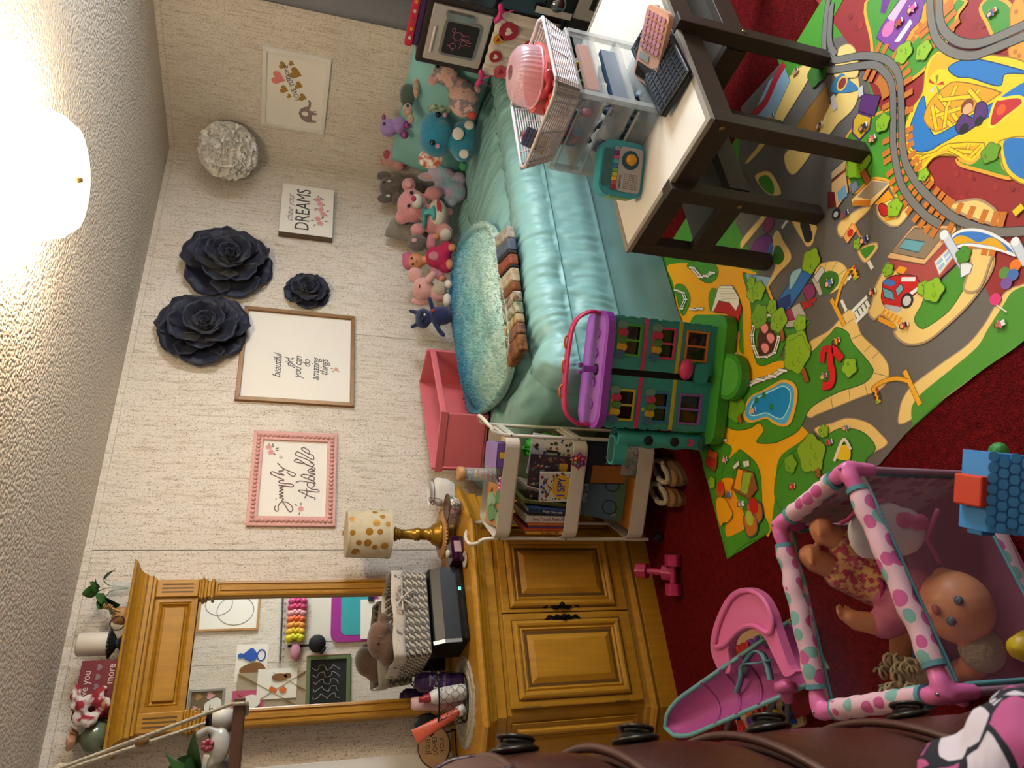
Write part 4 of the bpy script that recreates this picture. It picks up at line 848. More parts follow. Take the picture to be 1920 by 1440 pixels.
    text('lettering', 'chase your', .058, INKL, t, pt(.5, .82, .0065), shear=.4, sx=.85); text('lettering', 'DREAMS', .115, INK, t, pt(.5, .57, .0065), sx=.78)
    for i, c in enumerate(((.3, .27), (.5, .22), (.7, .28))): posy(t, pt, c, .085, 1.3, 20 + i, 2)
    # --- elephant picture on the right wall
    c1 = P(490, 229, x=WX); c2 = P(622, 110, x=WX)
    t, pt, ux = framed('elephant_heart_picture', 'white framed picture of small elephant blowing gold and pink hearts', c1.y, c2.y, c2.z, c1.z, .022, mat('white_frame', '#d9d5cc', .4), .02, plane='x', pos=WX)
    E = mat('mauve_elephant', '#8a7672', .7)
    def cv2(x, y):
        q = P(300 + x / 4, 60 + y / 4, x=WX); return ((c1.y - q.y) / (c1.y - c2.y), (q.z - c2.z) / (c1.z - c2.z))
    el = MB(); q = [(1180, 585), (1140, 590), (1120, 580), (1132, 555), (1135, 525), (1118, 505), (1108, 512), (1118, 525), (1112, 552), (1080, 558), (1050, 575), (1040, 605), (1055, 640), (1085, 665), (1100, 672), (1172, 675), (1172, 662), (1140, 655), (1140, 620), (1178, 618), (1178, 605), (1150, 600)]
    q = [cv2(*p) for p in q]; el.add([pt(a_, b_) for a_, b_ in q][::-1], [tuple(range(len(q)))]); part(el, 'painted_elephant', E, t)
    ear = MB(); q = [cv2(*p) for p in ((1062, 595), (1090, 590), (1112, 600), (1110, 620), (1090, 628), (1068, 615))]; ear.add([pt(a_, b_, .0072) for a_, b_ in q][::-1], [tuple(range(len(q)))]); part(ear, 'painted_ear', PAPER, t)
    for x, y, r, m in ((885, 340, .1, ROSEP), (920, 245, .055, GOLDP), (985, 230, .04, GOLDP), (1015, 305, .088, GOLDP), (930, 425, .062, GOLDP), (1040, 395, .058, GOLDP), (970, 475, .036, GOLDP), (1070, 485, .06, GOLDP)):
        h = MB(); u, v = cv2(x, y); flatpoly(h, pt, (u, v), heart(1), r * .9, r * 1.25, -.2); part(h, 'painted_heart', m, t)
    text('script_line', 'LOVE YOU', .042, INK, t, pt(*cv2(1000, 415)), ux=(0, -1, .42), uy=(0, .42, 1), sx=.8); text('script_line', 'more', .045, INK, t, pt(*cv2(950, 305)), ux=(0, -1, .2), uy=(0, .2, 1), shear=.3)
wall_decor()
NAVY = mat('navy_flower', '#11152f', .55, noise=(6, '#0c1024', .3), sheen=.2)
def petal_mesh():
    def fn(u, v):
        a = (u - .5) * 2; w_ = math.sin(min(v * 1.25, 1) * math.pi / 2) * (1 - .35 * max(0, v - .7) ** 1 * abs(a) * 3)
        x = a * .5 * w_; y = v * (1 - .10 * a * a) + .02 * math.cos(a * 7); z = .22 * v ** 2 + .20 * a * a * w_ - .30 * max(0, v - .72) ** 1.2 * 2 + .018 * math.sin(a * 9) * v
        return (x, y, z)
    m = MB().grid(fn, 12, 10); me = D.meshes.new('petal'); me.from_pydata(m.v, [], m.f); me.materials.append(NAVY); me.polygons.foreach_set('use_smooth', [True] * len(m.f))
    return me
PETAL = petal_mesh()
def flower(label, c, R, seed, lop=0):
    r = random.Random(seed); t = thing('wall_flower', label, 'flower', c, group=None); t.rotation_euler = (math.radians(90), 0, 0)
    part(MB().lathe([(0, -.05 * R / .2), (R * .3, -.045 * R / .2), (R * .35, -.02), (R * .2, .0), (0, 0)], n=16), 'backing_disc', NAVY, t)
    for n, rad, tilt, lift, wd in ((6, 1.0, 6, -.12, 1.15), (6, .86, 24, -.02, 1.1), (5, .66, 44, .08, 1.05), (5, .47, 60, .14, 1.0), (4, .33, 74, .20, 1.0), (3, .20, 84, .24, 1.1)):
        off = r.uniform(0, 6)
        for i in range(n):
            o = D.objects.new('petal', PETAL); COL.objects.link(o); o.parent = t
            a = off + 2 * math.pi * i / n + r.uniform(-.15, .15); s = rad * R * r.uniform(.92, 1.1)
            if lop and n == 6 and rad == 1.0 and i == 0: s *= 1.2
            md = o.modifiers.new('solidify', 'SOLIDIFY'); md.thickness = .02
            M = Matrix.Rotation(a, 4, 'Z') @ Matrix.Translation((0, R * .05, lift * R)) @ Matrix.Rotation(math.radians(tilt + r.uniform(-5, 5)), 4, 'X') @ Matrix.Diagonal((s * wd, s, s, 1))
            o.matrix_local = M
flower('largest navy foam rose on wall, right of the pair of big roses', (2.73, WY - .02, 1.91), .225, 1)
flower('big navy foam rose on wall above gold frame with one long low petal', (2.285, WY - .02, 1.985), .205, 2, 1)
flower('small navy foam rose on wall beside the gold frame', (2.612, WY - .012, 1.494), .118, 3)
def pompom():
    c = P(428, 283, x=3.425); t = thing('tissue_pompom', 'white ruffled tissue paper pompom hanging in the wall corner', 'pompom', c)
    r = random.Random(4); m = MB(); R = .155
    m.ell((0, 0, 0), R * .86, n=20, k=14)
    N = 760
    for i in range(N):
        z = 1 - 2 * (i + .5) / N; a = i * 2.39996; q = math.sqrt(1 - z * z); n = Vector((q * math.cos(a), q * math.sin(a), z)); u = n.orthogonal().normalized(); u.rotate(Matrix.Rotation(r.uniform(0, 6.28), 3, n)); v = n.cross(u)
        s = r.uniform(.014, .026); h = R * r.uniform(.96, 1.09)
        pts = [n * (R * .8) - u * s * .6, n * (R * .8) + u * s * .6, n * (h * .97) + u * s + v * r.uniform(-.012, .012), n * h + v * r.uniform(-.014, .014), n * (h * .97) - u * s + v * r.uniform(-.012, .012)]
        m.add(pts, [(0, 1, 2, 3), (0, 3, 4)], 0, False)
    o = part(m, 'tissue_ruffles', mat('white_tissue', '#e6e1d8', .8), t); o['kind'] = 'stuff'
pompom()
# ------------------------------------------------------------------ things on the dresser
GOLD = mat('gold_paint', '#9a6f1c', .32, .55); LINEN = mat('linen_shade', '#c4b79c', .85, noise=(60, '#b5a88c', .3)); WOODL = mat('light_wood', '#b98a55', .5, noise=(8, '#a67845', .3), stretch=(1, 1, 6))
def table_lamp():
    t = thing('cake_stand', 'light wooden riser with beaded round plate on dresser', 'riser', (1.13, 3.0, .8255))
    part(MB().lathe([(0, 0), (.042, 0), (.040, .008), (.028, .03), (.026, .04), (0, .04)], n=24), 'foot', WOODL, t)
    part(MB().lathe([(0, .04), (.100, .04), (.103, .045), (.103, .052), (.098, .056), (0, .056)], n=40), 'plate', WOODL, t)
    b = MB()
    for i in range(44): a = 2 * math.pi * i / 44; b.ell((.104 * math.cos(a), .104 * math.sin(a), .048), .006, n=6, k=4)
    part(b, 'bead_rim', WOODL, t)
    t = thing('table_lamp', 'gold turned lamp with off-white shade covered in gold dots', 'lamp', (1.128, 3.0, .8815))
    part(MB().lathe([(0, 0), (.060, 0), (.062, .006), (.056, .016), (.05, .022), (.046, .034), (.036, .042), (.03, .046), (.032, .052), (.026, .056), (.024, .09), (.027, .094), (.031, .10), (.026, .105), (.03, .112), (.025, .116), (.020, .165), (.022, .178), (.027, .182), (.022, .188), (.030, .196), (.033, .203), (.02, .207), (0, .207)], n=28), 'base', GOLD, t)
    part(MB().lathe([(.008, .2), (.008, .235)], n=10), 'neck', mat('brass_neck', '#8a744a', .3, .9), t)
    part(MB().lathe([(.104, .225), (.104, .227), (.0985, .41), (.0975, .41), (.1025, .227)], n=48), 'shade', LINEN, t)
    part(MB().lathe([(.1048, .224), (.1052, .238), (.1042, .238)], n=48), 'lower_trim', LINEN, t); part(MB().lathe([(.0990, .400), (.0993, .412), (.0982, .412)], n=48), 'upper_trim', LINEN, t)
    r = random.Random(11); k = 0; d = MB(); pos = []
    while len(pos) < 34 and k < 4000:
        k += 1; a = r.uniform(0, 6.28); z = r.uniform(.225, .40); s = r.choice([.012, .016, .019])
        if all(math.hypot((a - b) * .1, z - q) > s + e + .008 for b, q, e in pos) and z - s > .222: pos.append((a, z, s))
    for a, z, s in pos:
        R0 = .1047 - (z - .227) * .03
        q = [(s * math.cos(i * .449), s * math.sin(i * .449)) for i in range(14)]
        d.add([((R0) * math.cos(a + x / R0), (R0) * math.sin(a + x / R0), z + y) for x, y in q], [tuple(range(14))])
    o = part(d, 'gold_dots', mat('gold_dot', '#a8761f', .45, .3), t); o['kind'] = 'stuff'
table_lamp()
def dresser_small():
    # purple glass candle box
    t = thing('purple_candle_box', 'low dark purple glass box candle with white label on dresser', 'candle', (1.0, 2.86, .8255), 8)
    part(MB().prism(rrect(.115, .075, .01), (0, 0, 0), (1, 0, 0), (0, 1, 0), .055), 'glass_box', mat('purple_glass', '#3a0f2a', .08, trans=.35, spec=.7), t, bev=.003)
    part(MB().bx(-.02, .03, -.0395, -.0385, .012, .042), 'label', mat('pink_label', '#a8868a', .5), t)
    part(MB().lathe([(0, 0), (.016, 0), (.017, .012), (0, .016)], (-.01, 0, .055), 14), 'knob', mat('pale_knob', '#c9bfa8', .3), t)
    t = thing('flat_white_card', 'small flat pale dish beside the purple box candle', 'dish', (.945, 2.80, .8255), 20)
    part(MB().lathe([(0, 0), (.022, 0), (.034, .008), (.032, .009), (.02, .003), (0, .003)], n=18), 'dish_bowl', mat('pale_dish', '#bfae97', .4), t)
    # floral sachet
    t = thing('floral_cup', 'flared white china cup with green sprigs, brown rim and raffia bow', 'cup', (1.195, 2.85, .8255), 0)
    part(MB().lathe([(.03, 0), (.034, .002), (.058, .055), (.055, .055), (.03, .006), (0, .006)], n=28, rot=rotm(0, 0)), 'cup_wall', mat('floral_china', '#cfc9bb', .3, noise=(38, '#5a6a4c', .06)), t)
    part(MB().lathe([(.0575, .053), (.0595, .056), (.0565, .058), (.0555, .055)], n=28), 'brown_rim', mat('brown_rim', '#5c3a24', .4), t)
    b = MB()
    for s in range(14):
        a = s * .45; b.tube(catmull([(-.03, -.045, .03), (-.03 + .03 * math.cos(a), -.055, .03 + .03 * math.sin(a)), (-.03 + .045 * math.cos(a + .5), -.05, .028 + .035 * math.sin(a + .4))], 4), .0012, 4)
    part(b, 'raffia_bow', mat('raffia_maroon', '#6a2a3a', .7), t)
    # white cloth pouch
    t = thing('cloth_pouch', 'white cloth gift pouch tied with thin maroon cord behind the cart handle', 'pouch', (1.30, 2.93, .8255), 0)
    def pf(u, v):
        a = u * 2 * math.pi; w_ = (.066 if v < .7 else .066 - .02 * math.sin((v - .7) / .3 * math.pi)) * (.75 + .25 * math.sin(min(v * 3, 1) * math.pi / 2)); w_ *= 1 + .06 * math.sin(a * 5 + v * 3)
        return (w_ * math.cos(a), w_ * .6 * math.sin(a), v * .115)
    part(MB().grid(pf, 36, 14, wrapu=True).ell((0, 0, .03), (.05, .03, .03)), 'cloth', mat('white_cloth', '#c9c2b6', .85), t)
    part(MB().tube([(.060 * math.cos(a * .3) , .036 * math.sin(a * .3), .097) for a in range(21)], .0018, 5, closed=True).tube(catmull([(-.05, -.03, .097), (-.07, -.045, .12), (-.05, -.05, .125), (-.045, -.035, .097), (-.06, -.05, .07), (-.09, -.05, .08)], 5), .0015, 5), 'cord', MATS['raffia_maroon'], t)
    # black countertop unit
    t = thing('clock_printer', 'black rounded box device with silver edges and small green clock display', 'device', (.772, 2.945, .8255), 8)
    K = mat('black_gloss', '#0b0b0d', .22, spec=.6)
    prof = [(-.10, .0), (.10, 0), (.10, .148), (-.02, .152), (-.075, .140), (-.098, .10), (-.105, .03)]
    part(MB().prism(prof[::-1], (-.152, 0, 0), (0, 1, 0), (0, 0, 1), .304), 'body', mat('black_satin', '#101012', .4), t, bev=.006)
    part(MB().prism([(-.108, .035), (-.102, .102), (-.079, .143), (-.074, .141), (-.096, .1), (-.1, .035)][::-1], (-.165, 0, 0), (0, 1, 0), (0, 0, 1), .014), 'silver_edge', mat('silver_plastic', '#8c8a88', .3, .6), t)
    part(MB().bx(-.15, .15, -.1085, -.1045, .012, .038), 'lower_lip', K, t, bev=.002)
    part(MB().bx(.03, .075, -.1105, -.1083, .016, .034), 'display', mat('display_dark', '#0d1a18', .15), t)
    DG = mat('display_digits', '#58d0b8', .4, emit=1.5); text('digits', '02', .016, DG, t, (.052, -.1108, .025))
    # woven basket with liner
    t = thing('woven_basket', 'grey and white woven basket with cream liner and bow on black device', 'basket', (.735, 2.965, .979), 8)
    WV = mat('rope_light', '#b8ae9f', .85); WV2 = mat('rope_grey', '#6f675d', .85)
    wv = MB(); hw, hd = .172, .115; per = 2 * (2 * hw + 2 * hd)
    def rp(s, e=0):
        s %= per
        for L_, o, d in ((2 * hw, (-hw, -hd), (1, 0)), (2 * hd, (hw, -hd), (0, 1)), (2 * hw, (hw, hd), (-1, 0)), (2 * hd, (-hw, hd), (0, -1))):
            if s <= L_: return (o[0] + d[0] * s + d[1] * e, o[1] + d[1] * s - d[0] * e)
            s -= L_
        return (-hw, -hd)
    rows = 11; n = 70
    for j in range(rows):
        z = .006 + j * .0118; k = .93 + .07 * j / rows
        for i in range(n):
            s0 = per * (i + .5 * (j % 2)) / n; a = rp(s0, .002); b = rp(s0 + per / n * 1.15, .002)
            wv.tube([(a[0] * k, a[1] * k, z - .002), ((a[0] + b[0]) / 2 * k * 1.012, (a[1] + b[1]) / 2 * k * 1.012, z + .003), (b[0] * k, b[1] * k, z + .009)], [.004, .0062, .004], 5, mi=(i + j) % 2, caps=False)
    o = part(wv, 'woven_wall', [WV, WV2], t); o['kind'] = 'stuff'
    part(MB().bx(-hw * .95, hw * .95, -hd * .95, hd * .95, .0, .006), 'bottom', WV2, t)
    ln = MB(); CR = mat('cream_liner', '#b9ae9f', .85)
    def lf(u, v):
        a = rp(u * per, .006 + .003 * math.sin(u * 60)); return (a[0] * 1.0, a[1] * 1.0, .100 + v * .048 + .003 * math.sin(u * 37))
    ln.grid(lf, 120, 3, wrapu=True); part(ln, 'liner_band', CR, t, solid=.003)
    bw = MB()
    for s in (-1, 1): bw.tube(catmull([(.05, -.128, .11), (.05 + s * .035, -.14, .13), (.05 + s * .05, -.138, .11), (.05, -.128, .108)], 5), .004, 6); bw.tube(catmull([(.05, -.128, .108), (.05 + s * .02, -.138, .085), (.05 + s * .035, -.132, .06)], 5), .004, 6)
    bw.ell((.05, -.131, .109), .009, n=8, k=6); part(bw, 'liner_bow', CR, t)
    # doily
    t = thing('lace_doily', 'round cream crocheted doily under the wire basket', 'doily', (.43, 2.985, .8255))
    dm = MB(); DO = mat('cream_lace', '#b8ab93', .9, noise=(120, '#9a8c74', .2))
    R = .168; sc = [((R + .008 * abs(math.sin(i * math.pi / 6)) - .004) * math.cos(2 * math.pi * i / 144), (R + .008 * abs(math.sin(i * math.pi / 6)) - .004) * math.sin(2 * math.pi * i / 144)) for i in range(144)]
    dm.prism(sc, (0, 0, 0), (1, 0, 0), (0, 1, 0), .0025); part(dm, 'lace_disc', DO, t)
    for k, q in enumerate((.16, .125, .09)): part(MB().tube([(q * math.cos(2 * math.pi * i / 60), q * math.sin(2 * math.pi * i / 60), .003) for i in range(60)], .0022, 5, closed=True), 'lace_ring', DO, t)
    # wire basket
    t = thing('wire_basket', 'black chicken-wire basket on the doily holding bottles and a brush', 'basket', (.445, 2.97, .829))
    WR = mat('black_wire', '#141210', .5, .6); m = MB()
    ring = lambda r_, z: [(r_ * math.cos(2 * math.pi * i / 36), r_ * .85 * math.sin(2 * math.pi * i / 36), z) for i in range(36)]
    part(MB().tube(ring(.108, .12), .0032, 6, closed=True), 'rim', WR, t); part(MB().tube(ring(.09, .003), .003, 6, closed=True), 'base_ring', WR, t)
    mesh = MB(); n = 18; hgt = 5
    for i in range(n):
        for j in range(hgt):
            a0 = 2 * math.pi * (i + .5 * (j % 2)) / n; z0 = .003 + .117 * j / hgt; z1 = .003 + .117 * (j + 1) / hgt; z3 = z0 + .4 * (z1 - z0)
            r0 = lambda z: (.09 + (.108 - .09) * z / .12)
            q = lambda a, z: (r0(z) * math.cos(a), r0(z) * .85 * math.sin(a), z)
            mesh.tube([q(a0, z0), q(a0, z3)], .0009, 4, caps=False); mesh.tube([q(a0, z3), q(a0 + math.pi / n, z1)], .0009, 4, caps=False); mesh.tube([q(a0, z3), q(a0 - math.pi / n, z1)], .0009, 4, caps=False)
    o = part(mesh, 'chicken_wire', WR, t); o['kind'] = 'stuff'
    for s in (-1, 1): part(MB().tube(catmull([(s * .108, -.02, .12), (s * .125, -.02, .135), (s * .13, 0, .14), (s * .125, .02, .135), (s * .108, .02, .12)], 5), .0028, 6), 'handle_loop', WR, t)
    bx, by, bz = .445, 2.97, .832
    def bottle(name, label, loc, prof, m, rot=(0, 0, 0), sx=1, sy=1, cap=None, capm=None, extra=None):
        t = thing(name, label, 'bottle', loc, rot=tuple(math.radians(a) for a in rot))
        part(MB().lathe(prof, n=24, sx=sx, sy=sy), 'bottle_body', m, t)
        if cap: part(MB().lathe(cap, n=18), 'cap', capm, t)
        if extra: extra(t)
        return t
    PU = mat('purple_bottle', '#2b1b5e', .3, noise=(14, '#4a2458', .1), stretch=(1, 1, 5))
    def tl(t):
        text('bottle_text', 'Teal\'s', .03, mat('white_print', '#d5d0c8', .5), t, (.0, -.0375, .11), ux=(1, 0, 0)); part(MB().lathe([(.0372, .06), (.0372, .09)], n=24, sy=1), 'label_band', mat('violet_band', '#5d2f7a', .4), t); text('bottle_text', 'ATIONAL', .012, MATS['white_print'], t, (.0, -.0377, .078)); text('bottle_text', 'FOAMING', .009, MATS['white_print'], t, (0, -.0377, .135))
    bottle('lotion_bottle', 'purple and blue bath bottle with white lettering in wire basket', (.50, 2.98, bz), [(0, 0), (.036, 0), (.037, .01), (.037, .165), (.03, .178), (.02, .182), (.02, .19), (0, .19)], PU, (0, 4, 0), extra=tl)
    bottle('spray_bottle', 'white bottle with red nozzle cap leaning in wire basket', (.46, 2.925, bz + .004), [(0, 0), (.027, 0), (.03, .01), (.03, .08), (.028, .12), (.02, .14), (.014, .145), (0, .145)], mat('white_bottle', '#cfc8bf', .35), (4, -7, 0), cap=[(.016, .143), (.016, .165), (.012, .168), (.011, .185), (0, .186)], capm=mat('red_cap', '#8f1d26', .35))
    bottle('pink_bottle', 'pale pink flip-top bottle leaning left in wire basket', (.425, 2.965, bz + .004), [(0, 0), (.028, 0), (.03, .01), (.03, .10), (.026, .17), (.024, .195), (.02, .205), (0, .206)], mat('pale_pink', '#c59f9c', .35), (2, 2, 0), sy=.7)
    t = thing('hair_tube', 'coral squeeze tube leaning far left out of the wire basket', 'tube', (.40, 2.93, bz + .01), rot=(0, math.radians(-24), 0))
    def tf(u, v): a = u * 2 * math.pi; k = 1 - v ** 1.5; return ((.017 + .010 * (1 - k)) * math.cos(a) , .02 * k * math.sin(a) + .001 * math.sin(a), .03 + v * .185)
    part(MB().grid(tf, 24, 10, wrapu=True), 'tube_body', mat('coral_tube', '#c4553c', .4), t); part(MB().lathe([(0, 0), (.019, 0), (.02, .03), (0, .031)], n=18), 'cap', mat('white_cap', '#cfc8bf', .4), t)
    t = thing('hairbrush', 'dark oval paddle hairbrush standing in wire basket', 'hairbrush', (.385, 2.99, bz + .006), rot=(math.radians(4), math.radians(-8), 0))
    part(MB().ell((0, 0, .145), (.034, .009, .05)), 'paddle', mat('brush_black', '#171613', .5), t); part(MB().ell((0, -.008, .145), (.028, .006, .043)), 'bristle_pad', mat('bristle_pad', '#23241e', .9, bump=(400, .8)), t); part(MB().tube([(0, 0, .0), (0, 0, .1)], [.008, .009], 10), 'handle', MATS['brush_black'], t)
    # wood slice sign
    t = thing('wood_slice_sign', 'bark-edged wood slice sign with black lettering on small black easel', 'sign', (.30, 3.15, .8255), rot=(math.radians(-10), 0, math.radians(0)))
    oval = [(.075 * math.cos(a * .26) * (1 + .02 * math.sin(a * 3)), .0, .085 + .062 * math.sin(a * .26)) for a in range(24)]
    part(MB().prism([(p[0], p[2]) for p in oval], (0, .006, .006), (1, 0, 0), (0, 0, 1), .014), 'slice_face', mat('pale_slice', '#b08d66', .6, noise=(20, '#9c7850', .3)), t)
    part(MB().tube([(p[0], -.001, p[2] + .006) for p in oval], .005, 6, closed=True), 'bark', mat('bark', '#4a3424', .9, bump=(80, .8)), t)
    for i, ln in enumerate(('JESUS', 'LOVES', 'YOU!')): text('lettering', ln, .026, mat('black_ink', '#181412', .6), t, (.0, -.0085, .115 - i * .028), sx=.9)
    part(MB().tube([(-.05, -.02, .0), (-.05, .012, .008), (-.04, .03, .09)], .0025, 6).tube([(.05, -.02, 0), (.05, .012, .008), (.04, .03, .09)], .0025, 6).tube([(-.05, -.02, .003), (-.05, -.022, .022)], .0025, 6).tube([(.05, -.02, .003), (.05, -.022, .022)], .0025, 6).tube([(-.05, .0, .003), (.05, 0, .003)], .0025, 6), 'easel', WR, t)
dresser_small()
def hutch_top():
    z = 2.0965
    t = thing('glass_vase_plant', 'leafy green cutting in clear glass tumbler on mirror crown', 'plant', (.945, 3.13, z))
    part(MB().lathe([(0, 0), (.026, 0), (.031, .085), (.029, .085), (.0245, .005), (0, .005)], n=24), 'glass', GLASS, t)
    GL = mat('pothos_leaf', '#2f5222', .4, noise=(15, '#3f6a2a', .3)); ST = mat('green_stem', '#4a6a2e', .5)
    def leaf(parent, p, d, s, roll=0, m=GL):
        d = Vector(d).normalized(); u = d.cross(Vector((0, 0, 1))); u = u.normalized() if u.length > .01 else Vector((1, 0, 0)); n = u.cross(d); u.rotate(Matrix.Rotation(roll, 3, d)); n.rotate(Matrix.Rotation(roll, 3, d)); p = Vector(p)
        def fn(a, v): w_ = .42 * math.sin(math.pi * v ** .75) ** .8; e = (a - .5) * 2; return p + d * s * v + u * s * w_ * e + n * s * (.12 * e * e * w_ * 2 - .22 * v * v)
        part(MB().grid(fn, 6, 8), 'leaf', m, parent)
    part(MB().tube(catmull([(0, 0, .02), (.005, 0, .09), (-.01, -.01, .12)], 4), .002, 5).tube(catmull([(0, 0, .02), (-.01, -.005, .08), (-.045, -.02, .09)], 4), .002, 5).tube(catmull([(.005, 0, .02), (.015, 0, .09), (.03, -.01, .11)], 4), .002, 5), 'stems', ST, t)
    for p, d, s, r in (((-.01, -.01, .12), (-.2, -.3, 1), .06, 0), ((-.01, -.01, .12), (.8, -.2, .5), .05, .5), ((.03, -.01, .11), (.9, -.2, -.5), .055, 0), ((-.045, -.02, .09), (-.6, -.5, -.7), .075, .3), ((-.045, -.02, .09), (-.8, -.2, .4), .05, 1), ((0, -.01, .125), (.1, -.8, .6), .05, .3), ((-.02, -.015, .1), (-.9, -.4, .1), .06, .8), ((-.05, -.02, .08), (-.7, -.4, -.25), .085, .2), ((.01, 0, .12), (.3, .2, 1), .05, 0)): leaf(t, p, d, s, r)
    MATS['_leaf'] = leaf
    t = thing('wooden_honey_set', 'small tan wooden honey pot with ridged dipper on mirror crown', 'ornament', (.835, 3.11, z))
    part(MB().lathe([(0, 0), (.028, 0), (.034, .02), (.03, .045), (.02, .055), (0, .056)], n=20), 'pot', WOODL, t)
    part(MB().tube([(.005, -.03, .02), (.02, -.035, .055)], .004, 8), 'dipper_handle', WOODL, t); dp = MB()
    for k in range(5): dp.lathe([(.0, 0), (.011, .001), (.011, .004), (0, .005)], (.021 + k * .0022, -.036, .055 + k * .0065), 12, rot=rotm(ry=18))
    part(dp, 'dipper_head', WOODL, t)
    part(MB().tube([(-.035 + .026 * math.cos(a * .3), -.03, .028 + .026 * math.sin(a * .3)) for a in range(21)], .0025, 6, closed=True), 'ring', mat('dark_twig', '#3a3228', .7), t)
    t = thing('candle_holder', 'dark pleated pedestal candle holder on mirror crown', 'candle holder', (.735, 3.12, z))
    q = MB()
    def hf(u, v):
        a = u * 2 * math.pi; prof = [(.03, 0), (.034, .006), (.018, .018), (.016, .026), (.03, .034), (.052, .050), (.05, .052), (.0, .045)]; i = min(int(v * 7), 6); f = v * 7 - i; r_ = prof[i][0] * (1 - f) + prof[i + 1][0] * f; zz = prof[i][1] * (1 - f) + prof[i + 1][1] * f
        return (r_ * (1 + .06 * math.sin(a * 22)) * math.cos(a), r_ * (1 + .06 * math.sin(a * 22)) * math.sin(a), zz)
    part(q.grid(hf, 110, 21, wrapu=True), 'pleated_bowl', mat('gunmetal', '#3a3a3a', .4, .6), t)
    t = thing('pillar_candle', 'thick white pillar candle on dark pleated holder', 'candle', (.735, 3.12, z + .0525))
    part(MB().lathe([(0, 0), (.041, 0), (.042, .004), (.042, .098), (.038, .104), (.0, .1)], n=30), 'wax', mat('white_wax', '#cfc4b6', .5), t); part(MB().tube([(0, 0, .099), (.001, 0, .112)], .0012, 5), 'wick', mat('wick', '#2a2320', .9), t)
    t = thing('red_box_sign', 'dark red box sign reading love you more with grey hearts', 'sign', (.575, 3.13, z))
    RD = mat('dark_red', '#6e1620', .55)
    part(MB().bx(-.10, .10, -.02, .02, 0, .128), 'box', RD, t, bev=.002)
    for i, (ln, x_, zz) in enumerate((('I love you', .0, .103), ('more', .05, .026))): text('lettering', ln, .036, mat('pale_letters', '#c9b9b0', .5), t, (x_, -.0206, zz), sx=.9)
    for k in range(4): part(MB().prism(heart(.012), (.075 - k * .034, -.0206, .066), (1, 0, 0), (0, 0, 1), .001), 'heart', mat('grey_heart', '#7a6a6e', .5), t)
    t = thing('heart_scrunchie', 'white ruffled fabric bundle printed with red hearts against red box', 'scrunchie', (.515, 3.068, z))
    HF = mat('heart_fabric', '#cdc4bd', .8, noise=(28, '#8f1f2a', .045)); s = MB(); r = random.Random(8)
    for i in range(17): s.ell((r.uniform(-.055, .055), r.uniform(-.012, .012), r.uniform(.03, .12)), (r.uniform(.018, .03), .016, r.uniform(.015, .026)), rot=rotm(r.uniform(-40, 40), r.uniform(-60, 60), r.uniform(-30, 30)), n=12, k=8)
    s.ell((0, 0, .018), (.025, .014, .018)); part(s, 'ruffles', HF, t, remesh=.005); part(MB().lathe([(.016, .018), (.017, .03), (.016, .03)], n=16), 'tie_band', WOODL, t)
    h = MB()
    for i in range(10): h.prism(heart(.009), (r.uniform(-.055, .055), -.036, r.uniform(.04, .125)), (1, 0, r.uniform(-.5, .5)), (0, 0, 1), .002)
    t2 = thing('green_bud_vase', 'round sage green glazed bud vase on left end of mirror crown', 'vase', (.415, 3.13, z))
    part(MB().lathe([(0, 0), (.035, 0), (.052, .016), (.060, .04), (.054, .066), (.036, .082), (.016, .088), (.014, .094), (.011, .094), (.012, .085), (0, .08)], n=32), 'vase_body', mat('sage_glaze', '#6a7358', .2, noise=(9, '#50593f', .2), coat=.5), t2)
    t3 = thing('peach_rose', 'single peach paper rose in the sage green vase', 'flower', (.415, 3.13, z + .082))
    rs = MB(); PE = mat('peach_petal', '#c8987a', .7)
    for k in range(14):
        a = k * 2.4; rr = .006 + .0022 * k
        def pf(u, v, a=a, rr=rr): e = (u - .5) * 1.7; b_ = a + e; q = rr * (.6 + .55 * v); return (q * math.cos(b_) , q * math.sin(b_) , .018 + .034 * v * (1.0 - .022 * (rr * 100 - .6) * 4) - .01 * v * e * e)
        rs.grid(pf, 6, 5)
    part(rs, 'petals', PE, t3, solid=.001); part(MB().tube([(0, 0, -.02), (0, 0, .022)], .002, 6), 'stem', mat('stem_wire', '#4a5a34', .6), t3)
hutch_top()
